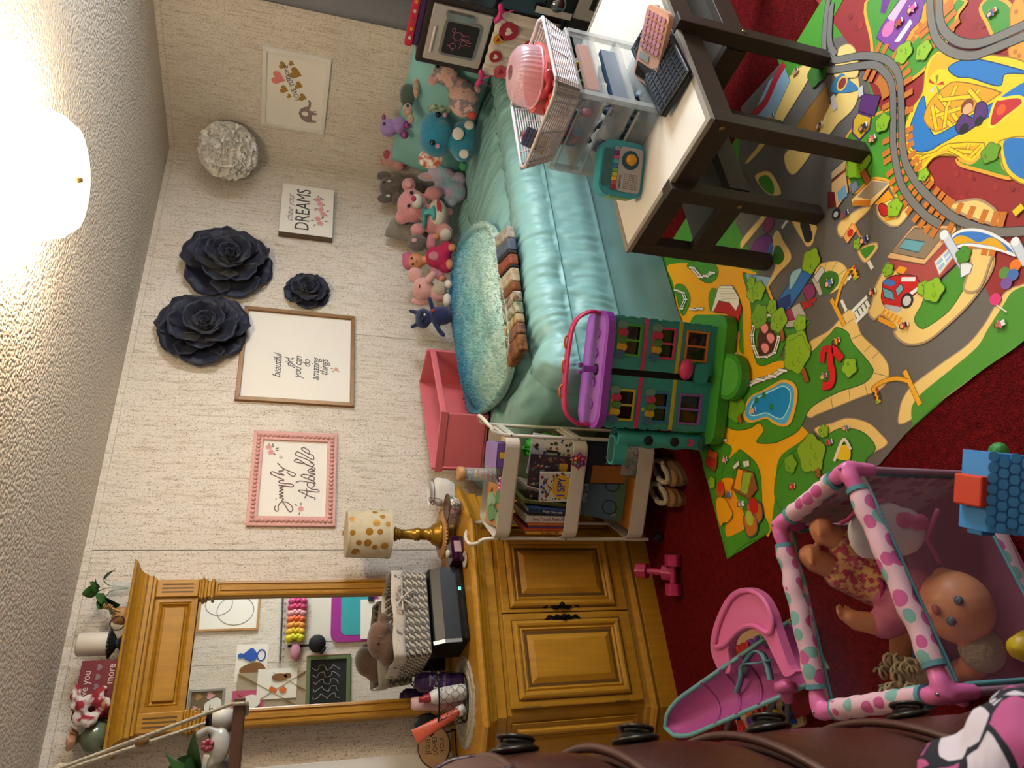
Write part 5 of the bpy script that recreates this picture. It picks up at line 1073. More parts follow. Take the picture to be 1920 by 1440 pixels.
# ------------------------------------------------------------------ rolling cart
CLEAR = mat('clear_plastic', '#d5dadb', .12, alpha=.22)
CREAMM = mat('cream_metal_cart', '#cdc2b0', .4)
def cart():
    t = thing('rolling_cart', 'cream three-tier metal rolling cart with handle loops between dresser and bed', 'cart', (.955, 2.595, 0), -41)
    L_, W_ = .41, .25
    def tray(z0, z1):
        m = MB(); n = 40; q = rrect(L_, W_, .035, 5); q = [(x + L_ / 2, y + W_ / 2) for x, y in q]; vs = []; fs = []
        for k, (s, z) in enumerate(((.975, z0), (1, z0 + .006), (1, z1), (.985, z1), (.975, z0 + .006))):
            vs += [(L_ / 2 + (x - L_ / 2) * s, W_ / 2 + (y - W_ / 2) * s, z) for x, y in q]
        N = len(q)
        for k in range(4): fs += [(k * N + j, k * N + (j + 1) % N, (k + 1) * N + (j + 1) % N, (k + 1) * N + j) for j in range(N)]
        fs += [tuple(range(N - 1, -1, -1)), tuple(range(4 * N, 5 * N))]
        part(m.add(vs, fs, 0, False), 'tray', CREAMM, t)
    tray(.698, .760); tray(.412, .476); tray(.112, .183)
    for x in (.0, L_):
        s = -1 if x == 0 else 1; e = x + s * .006
        m = MB().tube(catmull([(e, .03, .07), (e, .03, .40), (e, .03, .76), (e + s * .025, .045, .815), (e + s * .045, .09, .835), (e + s * .045, W_ - .09, .835), (e + s * .025, W_ - .045, .815), (e, W_ - .03, .76), (e, W_ - .03, .40), (e, W_ - .03, .07)], 6), .0075, 8)
        part(m, 'frame_tube', CREAMM, t)
        for y in (.03, W_ - .03):
            c = part(MB().tube([(e, y, .07), (e, y, .045)], .006, 8), 'caster', mat('chrome', '#8a8a8c', .2, .9), t)
            part(MB().lathe([(0, -.009), (.018, -.009), (.021, -.005), (.021, .005), (.018, .009), (0, .009)], (e + .008, y, .0215), 16, rot=rotm(rx=90)), 'wheel', mat('black_rubber', '#17161a', .6), c)
        for z in (.715, .43, .13): part(MB().bx(e - .002, e + .002, .03, W_ - .03, z, z + .028), 'cross_strap', CREAMM, t)
        for y in (.03, W_ - .03):
            for z in (.735, .45): part(MB().lathe([(0, 0), (.004, 0), (.003, .002), (0, .003)], (e, y - .0075, z), 8, rot=rotm(rx=90)), 'screw', MATS['black_rubber'], t)
    return t
CT = cart()
def cp(x, y, z):       # cart coordinates -> room
    a = math.radians(-41); return Vector((.955 + x * math.cos(a) - y * math.sin(a), 2.595 + x * math.sin(a) + y * math.cos(a), z))
def book(label, c, d, rz, col, lean=0, spine=None, txt=None, tcol='#d8d2c4', tsize=.014, side='front', cover=None, pages=True, rot=None, group=None):
    """d = (width along x, thickness y, height z); spine text on the -y face"""
    t = thing('book', label, 'book', c, rz, group)
    if rot: t.rotation_euler = tuple(math.radians(a) for a in rot)
    m = mat('cover_' + col, col, .45); w_, th, h = d
    part(MB().bx(-w_ / 2, w_ / 2, -th / 2, -th / 2 + .002, 0, h).bx(-w_ / 2, w_ / 2, th / 2 - .002, th / 2, 0, h).bx(-w_ / 2, -w_ / 2 + .002, -th / 2, th / 2, 0, h), 'cover', m, t)
    part(MB().bx(-w_ / 2 + .002, w_ / 2 - .003, -th / 2 + .002, th / 2 - .002, .003, h - .003), 'pages', mat('book_pages', '#c4b9a0', .8), t)
    if txt: text('title', txt, tsize, mat('ink_' + tcol, tcol, .5), t, (0, -th / 2 - .0006, h / 2), ux=(1, 0, 0), uy=(0, 0, 1))
    return t
def cart_contents():
    a = -41
    # middle tray: books lying flat against the left end, stacked, and standing ones
    z = .4185
    def flat(label, x, y, w_, dp, th, col, z, rz=0, txt=None, tcol='#3a3430', ts=.013):
        t = thing('book', label, 'book', cp(x, y, z), a + rz, 'books on the cart')
        part(MB().bx(-w_ / 2, w_ / 2, -dp / 2, dp / 2, 0, .002).bx(-w_ / 2, w_ / 2, -dp / 2, dp / 2, th - .002, th).bx(-w_ / 2, w_ / 2, -dp / 2, -dp / 2 + .002, .002, th - .002), 'cover', mat('cover_' + col, col, .45), t)
        part(MB().bx(-w_ / 2 + .003, w_ / 2 - .003, -dp / 2 + .002, dp / 2 - .003, .002, th - .002), 'pages', mat('book_pages', '#c4b9a0', .8), t)
        if txt: text('spine_title', txt, ts, mat('ink_' + tcol, tcol, .5), t, (0, -dp / 2 - .0006, th / 2))
        return z + th + .0005
    # upright row: spines face the open side, leaning to the left end
    def up(label, x, th, h, dp, col, lean=0, txt=None, tcol='#d8d2c4', ts=.013, y=.115, zz=z):
        t = thing('book', label, 'book', cp(x, y, zz), rot=(0, math.radians(lean), math.radians(a)), group='books on the cart')
        part(MB().bx(-th / 2, -th / 2 + .002, -dp / 2, dp / 2, 0, h).bx(th / 2 - .002, th / 2, -dp / 2, dp / 2, 0, h).bx(-th / 2 + .002, th / 2 - .002, -dp / 2, -dp / 2 + .002, 0, h), 'cover', mat('cover_' + col, col, .45), t)
        part(MB().bx(-th / 2 + .002, th / 2 - .002, -dp / 2 + .002, dp / 2 - .003, .002, h - .003), 'pages', mat('book_pages', '#c4b9a0', .8), t)
        if txt: text('spine_title', txt, ts, mat('ink_' + tcol, tcol, .5), t, (0, -dp / 2 - .0007, h / 2), ux=(0, 0, -1), uy=(1, 0, 0))
        return t
    up('thin yellow book with black spine title, leftmost on the cart', .022, .012, .21, .19, '#c98f28', 0, 'Busy Fingers - ABC', '#3a2a18', .010)
    up('thin red book second from left on the cart', .036, .010, .22, .19, '#b5432a'); up('slim purple book third from left on the cart', .047, .008, .20, .19, '#54304e'); up('slim orange book wedged beside white book on cart', .057, .008, .205, .19, '#b85f24')
    up('thick white board book with coloured ABC spine title', .077, .028, .215, .18, '#c9c2b6', 0, 'See,Touch,Feel ABC', '#8a3a2e', .019)
    up('dark blue book with white spine title on cart', .104, .020, .21, .19, '#23304a', 3, 'Potty Time with', '#c9c2b6', .013); up('olive green book behind the dark blue book on cart', .122, .012, .235, .16, '#6a6a30', 5, y=.135)
    up('tan leaning book in the cart middle shelf', .15, .010, .22, .15, '#8a7a66', 12, y=.14)
    def cover(label, x, y, zz, w_, h, th, col, rot, deco):
        t = thing('book', label, 'book', cp(x, y, zz), rot=tuple(math.radians(v) for v in rot), group='books on the cart')
        part(MB().bx(-w_ / 2, w_ / 2, -th / 2, th / 2, 0, h), 'cover', mat('cover_' + col, col, .4), t, bev=.001); deco(t, th, w_, h); return t
    def dots(t, th, w_, h, cols, n, seed, s=.006):
        r = random.Random(seed)
        for c in cols:
            m = MB()
            for i in range(n): m.prism(disc(r.uniform(.5, 1.2) * s, 7), (r.uniform(-w_ * .46, w_ * .46), -th / 2 - .0001, r.uniform(.03 * h, .95 * h)), (1, 0, 0), (0, 0, 1), .0003)
            o = part(m, 'cover_print', mat('dot_' + c, c, .5), t); o['kind'] = 'stuff'
    def spy(t, th, w_, h):
        dots(t, th, w_, h, ['#9a2a28', '#3a4a8a', '#7a8a2a', '#5a3a24'], 22, 3)
        part(MB().prism([(x, y * .8) for x, y in disc(.05, 24)], (0, -th / 2 - .0005, h * .45), (1, 0, 0), (0, 0, 1), .0004), 'title_badge', mat('badge_yellow', '#cf9a25', .5), t)
        text('title', 'I SPY', .044, mat('title_blue', '#2a3a8a', .5), t, (0, -th / 2 - .0012, h * .45), sx=.85, bold=.001)
    def spy2(t, th, w_, h):
        dots(t, th, w_, h, ['#8a3a2c', '#b5a07a', '#4a6a6a', '#8a5a2c'], 26, 5)
        part(MB().bx(-.06, .065, -th / 2 - .0006, -th / 2 - .0001, h * .24, h * .40), 'title_band', MATS['badge_yellow'], t); text('title', 'I SPY', .04, mat('title_red', '#9a3a20', .5), t, (.0, -th / 2 - .0012, h * .32), sx=.9, bold=.001); text('title', '2', .06, MATS['badge_yellow'], t, (-.03, -th / 2 - .0008, h * .62))
    def alph(t, th, w_, h):
        dots(t, th, w_, h, ['#4a6a9a', '#6a7a34', '#8a4a3a', '#2c2a28'], 16, 8, .007)
        text('title', 'C', .06, mat('title_steel', '#4a6a9a', .5), t, (-.04, -th / 2 - .0008, h * .6), bold=.002); text('title', 'J', .06, mat('title_black', '#23201e', .5), t, (.02, -th / 2 - .0008, h * .55), bold=.002)
    cover('white paperback with yellow round I SPY badge in cart middle tray', .215, .032, z, .125, .165, .008, '#c9c0b0', (-8, -4, a), spy)
    cover('dark search-and-find book with yellow I SPY band in cart', .235, .058, z, .19, .205, .010, '#3a2630', (-10, 0, a), spy2)
    cover('white book with scattered letters behind the two I SPY books', .315, .088, z, .17, .20, .010, '#c4bdb0', (-9, 3, a), alph)
    # green shiny bag
    t = thing('green_bag', 'bright green crinkled plastic bag in cart middle tray', 'bag', cp(.335, .165, .42)); m = MB(); r = random.Random(12)
    def gb(u, v): th = u * 2 * math.pi; ph = v * math.pi; d = 1 + .22 * fbm((math.cos(th) * 2, math.sin(th) * 2, v * 5)); return (.07 * d * math.sin(ph) * math.cos(th), .05 * d * math.sin(ph) * math.sin(th), .085 - .085 * d * math.cos(ph) * (1 if v < .5 else 1.35))
    part(m.grid(gb, 28, 20), 'bag_film', mat('green_film', '#2f9a1e', .25, spec=.7), t); t.location.z = .425
    # bottom tray
    z = .1185
    z1 = flat('orange board book, top of the flat pair in bottom tray', .14, .11, .22, .2, .03, '#b9701f', z + .0185, 2); flat('thin brown book under the orange book in bottom tray', .14, .11, .21, .2, .018, '#7a4424', z)
    def bl(t, th, w_, h):
        for i, (q, r_) in enumerate(((-.05, .03), (.05, .03))):
            part(MB().tube([(q + r_ * math.cos(k * .35), -th / 2 - .001, .06 + r_ * math.sin(k * .35)) for k in range(18)], .003, 5, closed=True), 'printed_wheel', mat('wheel_green', '#2f4a34', .5), t)
        text('title', 'the Cat', .034, mat('title_white', '#b5bcc0', .5), t, (.0, -th / 2 - .001, h * .86), sx=.9); text('title', '5', .03, MATS['title_white'], t, (-.08, -th / 2 - .001, h * .2))
        part(MB().bx(-w_ / 2, w_ / 2, -th / 2 - .0004, -th / 2, 0, h * .2), 'printed_grass', mat('grass_print', '#4a6a3a', .5), t)
    cover('blue-grey picture book with bicycle wheels leaning in bottom tray', .15, .10, z1, .21, .20, .012, '#4a6478', (-32, 0, a), bl)
    t = thing('craft_box', 'dark activity box with skill lettering at back of bottom tray', 'box', cp(.29, .15, z), a); part(MB().bx(-.08, .08, -.05, .05, 0, .24), 'carton', mat('carton_navy', '#22263a', .5), t); part(MB().bx(-.075, -.0, -.0506, -.0501, .02, .22), 'front_print', mat('carton_orange', '#a8682a', .5), t)
    for i, ln in enumerate(('Motor Skill &', 'Basics Match')): text('box_text', ln, .017, mat('box_white', '#b9b2a6', .5), t, (.035 - i * .024, -.0512, .12), ux=(0, 0, 1), uy=(-1, 0, 0))
    t = thing('plastic_pouch', 'clear plastic pouch of pink and green shreds in bottom tray', 'pouch', cp(.325, .055, z)); t.rotation_euler = (math.radians(-25), 0, math.radians(a))
    part(MB().bx(-.07, .07, -.004, .004, .0, .10), 'film', mat('pouch_film', '#d5d8d5', .1, alpha=.25), t, bev=.003); r = random.Random(6)
    for i, c in enumerate(('#b0486a', '#4a8a4a', '#b5a890')):
        m = MB()
        for k in range(16): x, zz = r.uniform(-.05, .05), r.uniform(.015, .085); m.tube([(x, -.002, zz), (x + r.uniform(-.02, .02), -.004, zz + r.uniform(-.02, .02)), (x + r.uniform(-.02, .02), 0, zz + r.uniform(-.015, .015))], .0015, 4)
        o = part(m, 'shreds', mat('shred_' + c, c, .6), t); o['kind'] = 'stuff'
    # top tray toys
    z = .7245
    t = thing('bead_tube', 'clear sensory tube with wooden cap and rainbow star beads', 'toy', cp(.205, .205, z)); part(MB().lathe([(.027, 0), (.027, .14), (.0255, .14), (.0255, .002), (0, .002)], n=24), 'tube_wall', CLEAR, t); part(MB().lathe([(0, .135), (.029, .135), (.03, .139), (.03, .158), (.027, .162), (0, .162)], n=24), 'wood_cap', WOODL, t)
    part(MB().tube([(0, 0, .002), (0, 0, .135)], .002, 5), 'rod', WOODL, t)
    for i, c in enumerate(('#9a2420', '#a8341f', '#b9591f', '#c98a1e', '#c9a83a', '#3f6f8a', '#3f2f6a')):
        s = []
        for k in range(12): rr = .020 if k % 2 else .012; s.append((rr * math.cos(k * .5236), rr * math.sin(k * .5236)))
        part(MB().prism(s, (0, 0, .010 + i * .018), (1, 0, 0), (0, 1, 0), .006), 'star_bead', mat('bead_' + c, c, .4), t)
    t = thing('wooden_dino_puzzle', 'flat green wooden dinosaur puzzle tilted in cart top tray', 'puzzle', cp(.10, .115, z)); t.rotation_euler = (math.radians(18), math.radians(0), math.radians(a + 4))
    part(MB().bx(-.085, .085, -.075, .075, 0, .008), 'board', WOODL, t, bev=.002); GD = mat('dino_green', '#5f8a5f', .5); GD2 = mat('dino_mint', '#8aa880', .5)
    for i, (px, py, s) in enumerate(((-.03, .02, .033), (.02, .03, .028), (.045, -.02, .026), (-.045, -.03, .024))): part(MB().prism([(x * (1 + .3 * math.sin(3 * math.atan2(y, x))), y) for x, y in disc(s, 20)], (px, py, .008), (1, 0, 0), (0, 1, 0), .008), 'puzzle_piece', (GD, GD2)[i % 2], t, bev=.002)
    part(MB().prism(disc(.012, 14), (.0, -.045, .008), (1, 0, 0), (0, 1, 0), .01), 'puzzle_piece', mat('piece_pink', '#a8608a', .5), t); part(MB().prism(disc(.012, 14), (.06, .05, .008), (1, 0, 0), (0, 1, 0), .01), 'puzzle_piece', mat('piece_orange', '#b9652a', .5), t)
    t = thing('purple_toy_barn', 'little purple and yellow toy box in right end of top tray', 'toy', cp(.32, .10, z), a + 8); part(MB().bx(-.05, .05, -.04, .04, 0, .05), 'toy_base', mat('lilac', '#6a4a8a', .5), t, bev=.004); part(MB().prism([(-.042, 0), (.042, 0), (0, .035)], (-.05, 0, .05), (0, 1, 0), (0, 0, 1), .1), 'toy_roof', mat('lilac_pale', '#8f74a8', .5), t); part(MB().bx(-.012, .012, -.0425, -.0405, .01, .035), 'toy_door', mat('toy_yellow', '#c9a52a', .5), t)
    t = thing('checkered_mat', 'small black checkered card lying in cart top tray', 'card', cp(.235, .13, z), a - 10); part(MB().bx(-.045, .045, -.06, .06, 0, .004), 'card_face', mat('card_black', '#1c1a1c', .5), t); 
    for k in range(5): part(MB().bx(-.045, .045, -.055 + k * .024, -.0535 + k * .024, .004, .0045), 'card_line', mat('card_white', '#b5aea8', .6), t)
    t = thing('pink_whistle', 'pink oval toy with knobs by front edge of top tray', 'toy', cp(.215, .045, z), a); part(MB().ell((0, 0, .014), (.045, .016, .014)), 'toy_body', mat('hot_pink_toy', '#b54a86', .4), t)
    for k in (-1, 0, 1): part(MB().ell((k * .02, 0, .028), .007, n=8, k=6), 'toy_knob', mat('pale_pink_knob', '#c98ab0', .4), t)
cart_contents()
# ------------------------------------------------------------------ pink bench bin on the bed
def pink_bin():
    t = thing('pink_toy_bench', 'coral pink plastic toy bench with open front at foot of bed by wall', 'toy bench', (0, 0, 0))
    PK = mat('coral_plastic', '#c9656c', .35); z0, z1 = .655, .885
    A, B, C_, D_ = Vector((1.452, 3.02, 0)), Vector((1.655, 2.83, 0)), Vector((2.12, 2.98, 0)), Vector((2.05, 3.2, 0))
    def wall(p, q, za, zb, th=.016, name='panel', lip=True, curve=0):
        d = (q - p).normalized(); n = Vector((-d.y, d.x, 0)); m = MB(); N = 10 if curve else 1; vs = []; fs = []
        for i in range(N + 1):
            f = i / N; b = p.lerp(q, f); zt = zb + curve * math.sin(f * math.pi)
            vs += [b + Vector((0, 0, za)), b + n * th + Vector((0, 0, za)), b + n * th + Vector((0, 0, zt)), b + Vector((0, 0, zt))]
            if i: fs += [((i - 1) * 4 + j, (i - 1) * 4 + (j + 1) % 4, i * 4 + (j + 1) % 4, i * 4 + j) for j in range(4)]
        fs += [(3, 2, 1, 0), tuple(range(N * 4, N * 4 + 4))]
        part(m.add(vs, fs), name, PK, t, bev=.005)
    wall(A, B, z0, z1, name='end_panel'); wall(D_, A, z0, z1 + .02, name='back_panel'); wall(C_, D_, z0, z1 + .02, name='end_panel')
    wall(B, C_, z1 - .03, z1, name='top_rail'); part(MB().prism([(p.x, p.y) for p in (A, B, C_, D_)], (0, 0, z0), (1, 0, 0), (0, 1, 0), .012), 'floor_panel', PK, t)
    q = [A, B]; d = (B - A).normalized(); n = Vector((d.y, -d.x, 0))
    part(MB().add([A + n * .004 - d * .006 + Vector((0, 0, z1 - .035)), B + n * .004 + d * .006 + Vector((0, 0, z1 - .035)), B + n * .010 + d * .01 + Vector((0, 0, z1 + .004)), A + n * .010 - d * .01 + Vector((0, 0, z1 + .004)), A + Vector((0, 0, z1 - .035)), B + Vector((0, 0, z1 - .035)), B + Vector((0, 0, z1 + .004)), A + Vector((0, 0, z1 + .004))], [(0, 1, 2, 3), (3, 2, 6, 7), (4, 5, 1, 0), (1, 5, 6, 2), (4, 0, 3, 7)]), 'rim', PK, t, bev=.003)
pink_bin()
# ------------------------------------------------------------------ dollhouse
def dollhouse():
    t = thing('dollhouse', 'teal three-storey toy dollhouse with purple roof deck and green base on play mat', 'dollhouse', (1.345, 1.935, .014), -37.5)
    TE = mat('teal_plastic', '#378a83', .4); TE2 = mat('teal_light', '#3a9a90', .4); GN = mat('green_plastic', '#3f8f2a', .35); PU = mat('purple_plastic', '#8a3fa0', .35); HP = mat('hot_pink', '#c2305f', .35); DK = mat('dark_inside', '#140f14', .8)
    W_, H_, DP = .40, .47, .17
    b = MB().prism(rrect(.49, .26, .05), (0, .07, 0), (1, 0, 0), (0, 1, 0), .045); b.prism(disc(.085, 24), (.02, -.085, 0), (1, 0, 0), (0, 1, 0), .035); part(b, 'green_base', GN, t, bev=.008)
    part(MB().prism(disc(.07, 24), (.02, -.085, .035), (1, 0, 0), (0, 1, 0), .002), 'lawn_disc', mat('green_light', '#57a83a', .4), t)
    part(MB().bx(-W_ / 2 + .004, W_ / 2 - .004, .03, DP, .045, H_), 'core', DK, t)
    part(MB().bx(-W_ / 2, -W_ / 2 + .008, .004, DP, .045, H_).bx(W_ / 2 - .008, W_ / 2, .004, DP, .045, H_), 'side_wall', TE, t)
    wins = {}
    for s in (-1, 1):      # two door leaves with six windows
        x0 = -W_ / 2 if s < 0 else .012; x1 = -.012 if s < 0 else W_ / 2; cx = (x0 + x1) / 2 + (.012 * s)
        lf = MB(); hw = .05; rows = [(.085, .165), (.225, .305), (.365, .445)]
        lf.bx(x0, cx - hw, 0, .012, .045, H_).bx(cx + hw, x1, 0, .012, .045, H_); zz = [.045] + [v for r_ in rows for v in r_] + [H_]
        for k in range(0, 8, 2): lf.bx(cx - hw, cx + hw, 0, .012, zz[k], zz[k + 1])
        lo = part(lf, 'door_leaf', TE, t)
        for k, (za, zb) in enumerate(rows):
            col = {(-1, 2): '#b9a52a', (-1, 1): '#2f6a9a', (-1, 0): '#8a4f9a', (1, 2): '#4a9a2a', (1, 1): '#c2305f', (1, 0): '#c9702a'}[(s, k)]
            m = mat('win_' + col, col, .4); w_ = MB(); f = .008
            w_.bx(cx - hw - f, cx - hw, -.005, .008, za - f, zb + f).bx(cx + hw, cx + hw + f, -.005, .008, za - f, zb + f).bx(cx - hw, cx + hw, -.005, .008, za - f, za).bx(cx - hw, cx + hw, -.005, .008, zb, zb + f).bx(cx - .004, cx + .004, -.004, .006, za, zb)
            part(w_, 'window_frame', m, lo, bev=.001)
            part(MB().bx(cx - hw, cx + hw, .006, .0075, za, zb), 'window_pane', mat('toy_pane', '#1a1416', .1, spec=.6), lo)
            if k:
                for j, c in enumerate(('#3f5f7a', '#c99a2a', '#4f7a34', '#b5304a', '#6a8a7a')):      # flower garland stickers
                    part(MB().prism([(x * .8, y) for x, y in disc(.021, 10)], (cx + (j - 2) * .026, -.0055, zb - .004 - .010 * math.sin((j + .5) / 5 * math.pi)), (1, 0, 0), (0, 0, 1), .001), 'garland_sticker', mat('stk_' + c, c, .5), lo)
        part(MB().bx(x0, x1, -.004, .004, .334, .348), 'trim_band', HP, lo); part(MB().bx(x0, x1, -.004, .004, .192, .206), 'trim_band', mat('trim_yellow', '#b9a52a', .4), lo)
    for px, pz, c, rr in ((-.155, .455, '#b5486a', .009), (-.06, .455, '#8aa06a', .009), (-.13, .32, '#a8a83a', .009)): part(MB().prism(disc(rr, 5), (px, -.0015, pz), (1, 0, 0), (0, 0, 1), .001), 'star_sticker', mat('star_' + c, c, .5), t)
    part(MB().bx(-.012, .012, .012, .03, .045, H_), 'middle_gap', DK, t)
    part(MB().prism(rrect(.43, .20, .06), (0, .08, H_), (1, 0, 0), (0, 1, 0), .028), 'roof_deck', PU, t, bev=.006); part(MB().prism(rrect(.39, .16, .045), (0, .08, H_ + .028), (1, 0, 0), (0, 1, 0), .001), 'deck_floor', mat('purple_light', '#9c58b4', .4), t)
    for px, s in ((-.13, 6), (-.05, 5), (.06, 4), (.13, 6)): part(MB().prism(disc(.018, s), (px, .06, H_ + .029), (1, 0, 0), (0, 1, 0), .006), 'deck_relief', PU, t)
    part(MB().lathe([(.022, 0), (.022, .002), (0, .002)], (.0, .05, H_ + .029), 20), 'hole_ring', DK, t)
    part(MB().bx(-.012, .012, .04, .055, H_ + .03, H_ + .085).bx(-.02, -.008, .04, .055, H_ + .085, H_ + .10).bx(.008, .02, .04, .055, H_ + .085, H_ + .10), 'cat_ear_post', PU, t, bev=.002)
    hd = MB(); pts = catmull([(-.205, .08, H_ + .02), (-.205, .08, H_ + .07), (-.15, .08, H_ + .125), (0, .08, H_ + .135), (.15, .08, H_ + .125), (.205, .08, H_ + .07), (.205, .08, H_ + .02)], 6); hd.tube(pts, .028, 4, flat=((0, 1, 0), .28)); part(hd, 'carry_handle', HP, t)
    for x in (-.09, 0, .09): part(MB().tube([(x + .022 * math.cos(k * .35), .08, H_ + .143 + .008 * math.sin(k * .35)) for k in range(18)], .004, 6, closed=True), 'handle_ring', mat('orange_ring', '#d0602a', .4), t)
    part(MB().ell((.03, -.012, .165), (.04, .022, .028)), 'pink_seat', HP, t); part(MB().prism(rrect(.075, .06, .018), (.02, -.0045, .10), (1, 0, 0), (0, 0, 1), .012), 'door_step', TE, t, bev=.003)
    for k in range(9):
        for s in (-1, 1): part(MB().bx(s * W_ / 2 - .004, s * W_ / 2 + .004, .0, .012, .07 + k * .045, .10 + k * .045), 'hinge_knuckle', TE2, t)
    # slide tower on the left side
    sx_ = -.245; sl = MB().lathe([(.032, .02), (.034, .03), (.030, .10), (.036, .15), (.030, .2), (.036, .26), (.030, .31), (.034, .36), (.038, .40), (.036, .405), (.03, .36)], (sx_, .04, 0), 22); part(sl, 'slide_tower', TE2, t)
    part(MB().prism(rrect(.11, .06, .025), (sx_ - .045, .04, .36), (1, 0, 0), (0, 1, 0), .05), 'slide_basket', TE2, t, bev=.004); part(MB().prism(rrect(.095, .045, .02), (sx_ - .045, .04, .4103), (1, 0, 0), (0, 1, 0), .0006), 'basket_inside', mat('teal_dark', '#1d4a46', .6), t)
    for zz in (.17, .28): part(MB().lathe([(0, 0), (.018, 0), (.018, .004), (0, .004)], (sx_, .003, zz), 18, rot=rotm(rx=90)), 'porthole', DK, t)
    part(MB().prism(heart(.017), (sx_, .002, .10), (1, 0, 0), (0, 0, 1), .003), 'heart_badge', HP, t)
    part(MB().lathe([(0, 0), (.026, 0), (.026, .004), (0, .004)], (sx_, .0, .045), 18, rot=rotm(rx=90)), 'slide_mouth', mat('teal_dark', '#1d4a46', .6), t)
    r = thing('rainbow_clip', 'glittery rainbow flower clip hung on cart middle tray', 'clip', cp(.335, -.012, .455), -41); fl = []
    for k in range(24): q = .03 * (1 + .16 * math.cos(k * 6 * .2618)); fl.append((q * math.cos(k * .2618), q * math.sin(k * .2618)))
    part(MB().prism(fl, (0, 0, 0), (1, 0, 0), (0, 0, 1), .006), 'flower_disc', mat('rainbow_glitter', '#7a3a8a', .3, .3, noise=(40, '#b5503a', .15)), r)
    for k in range(6): part(MB().ell((.017 * math.cos(k * 1.05), -.007, .017 * math.sin(k * 1.05)), (.007, .003, .007), n=8, k=6), 'gem', mat('gem' + str(k), ['#b53a4a', '#c9892a', '#4a8a4a', '#3a6a9a', '#6a3a8a', '#b5588a'][k], .2), r)
dollhouse()
# ------------------------------------------------------------------ slippers and dumbbells
def slippers():
    SU = mat('tan_suede', '#8a6238', .85, bump=(150, .2)); FL = mat('cream_fleece', '#a8977c', .95, bump=(120, 1)); SO = mat('rubber_sole', '#6a4a2c', .7)
    for i, (px, py, rz) in enumerate(((1268, 872, 0), (1264, 914, 0))):
        c = P(px, py, z=.03); t = thing('slipper', ('tan suede slipper with cream fleece nearer the dollhouse', 'tan suede slipper with cream fleece nearer the dumbbells')[i], 'slipper', (c.x, c.y + .06, .0005), -52 + 8 * i, 'pair of slippers')
        sh = lambda k, w_=1: [((.042 * w_ * (1 + .12 * math.sin(a * .3927 + .3))) * math.cos(a * .3927) * k, .105 * math.sin(a * .3927) * k) for a in range(16)]
        part(MB().prism(sh(1), (0, 0, 0), (1, 0, 0), (0, 1, 0), .016), 'sole', SO, t, bev=.003)
        def up(u, v): a = u * 2 * math.pi; r_ = 1 - .28 * v; return (.042 * math.cos(a) * r_, .105 * math.sin(a) * (1 - .2 * v) , .016 + .045 * v + (.02 * v if math.sin(a) < 0 else 0))
        part(MB().grid(up, 28, 5, wrapu=True), 'upper', SU, t, solid=.004)
        part(MB().tube([(.032 * math.cos(a * .3), .082 * math.sin(a * .3), .066 + (.012 if math.sin(a * .3) < 0 else 0)) for a in range(21)], .011, 8, closed=True), 'fleece_collar', FL, t); part(MB().ell((0, 0, .03), (.034, .085, .015)), 'fleece_lining', FL, t)
        part(MB().ell((0, -.06, .05), (.036, .045, .022)), 'vamp', SU, t)
slippers()
def dumbbells():
    HP = mat('dumbbell_pink', '#a82352', .4)
    def db(label, loc, rot, num):
        t = thing('dumbbell', label, 'dumbbell', loc, rot=tuple(math.radians(a) for a in rot), group='pair of dumbbells'); part(MB().tube([(-.04, 0, 0), (.04, 0, 0)], .014, 12), 'grip', HP, t)
        for s in (-1, 1):
            hxp = [(.034 * math.cos(math.pi / 6 + k * math.pi / 3), .034 * math.sin(math.pi / 6 + k * math.pi / 3)) for k in range(6)]
            h = part(MB().prism(hxp, (s * .035 - (.0 if s > 0 else .045), 0, 0), (0, 1, 0), (0, 0, 1), .045), 'hex_head', HP, t, bev=.006)
        if num: text('number', '2', .03, mat('dumbbell_white', '#c9b0b8', .5), t, (-.0806, 0, 0), ux=(0, -1, 0), uy=(0, 0, 1))
    c = P(1262, 1078, z=.03); db('pink hex dumbbell lying flat on carpet beside dresser', (c.x, c.y, .030), (30, 0, -22), 0)
    c = P(1238, 1072, z=.07); db('pink hex dumbbell numbered 2 resting across the other one', (c.x + .015, c.y + .045, .067), (0, -38, 66), 1)
dumbbells()
# ------------------------------------------------------------------ doll playpen
def dotfabric(name, base, c1, c2, scale, thr=.42):
    m = D.materials.new(name); m.use_nodes = True; nt = m.node_tree; N = nt.nodes; b = N['Principled BSDF']; b.inputs['Roughness'].default_value = .8
    tc = N.new('ShaderNodeTexCoord'); v = N.new('ShaderNodeTexVoronoi'); v.inputs['Scale'].default_value = scale; v.inputs['Randomness'].default_value = .55
    nt.links.new(tc.outputs['Object'], v.inputs['Vector']); lt = N.new('ShaderNodeMath'); lt.operation = 'LESS_THAN'; lt.inputs[1].default_value = thr
    nt.links.new(v.outputs['Distance'], lt.inputs[0]); sp = N.new('ShaderNodeSeparateColor'); nt.links.new(v.outputs['Color'], sp.inputs[0])
    gt = N.new('ShaderNodeMath'); gt.operation = 'GREATER_THAN'; gt.inputs[1].default_value = .62; nt.links.new(sp.outputs[0], gt.inputs[0])
    a = N.new('ShaderNodeMix'); a.data_type = 'RGBA'; a.inputs[6].default_value = hx(c1); a.inputs[7].default_value = hx(c2); nt.links.new(gt.outputs[0], a.inputs[0])
    x = N.new('ShaderNodeMix'); x.data_type = 'RGBA'; x.inputs[6].default_value = hx(base); nt.links.new(lt.outputs[0], x.inputs[0]); nt.links.new(a.outputs[2], x.inputs[7]); nt.links.new(x.outputs[2], b.inputs['Base Color']); return m
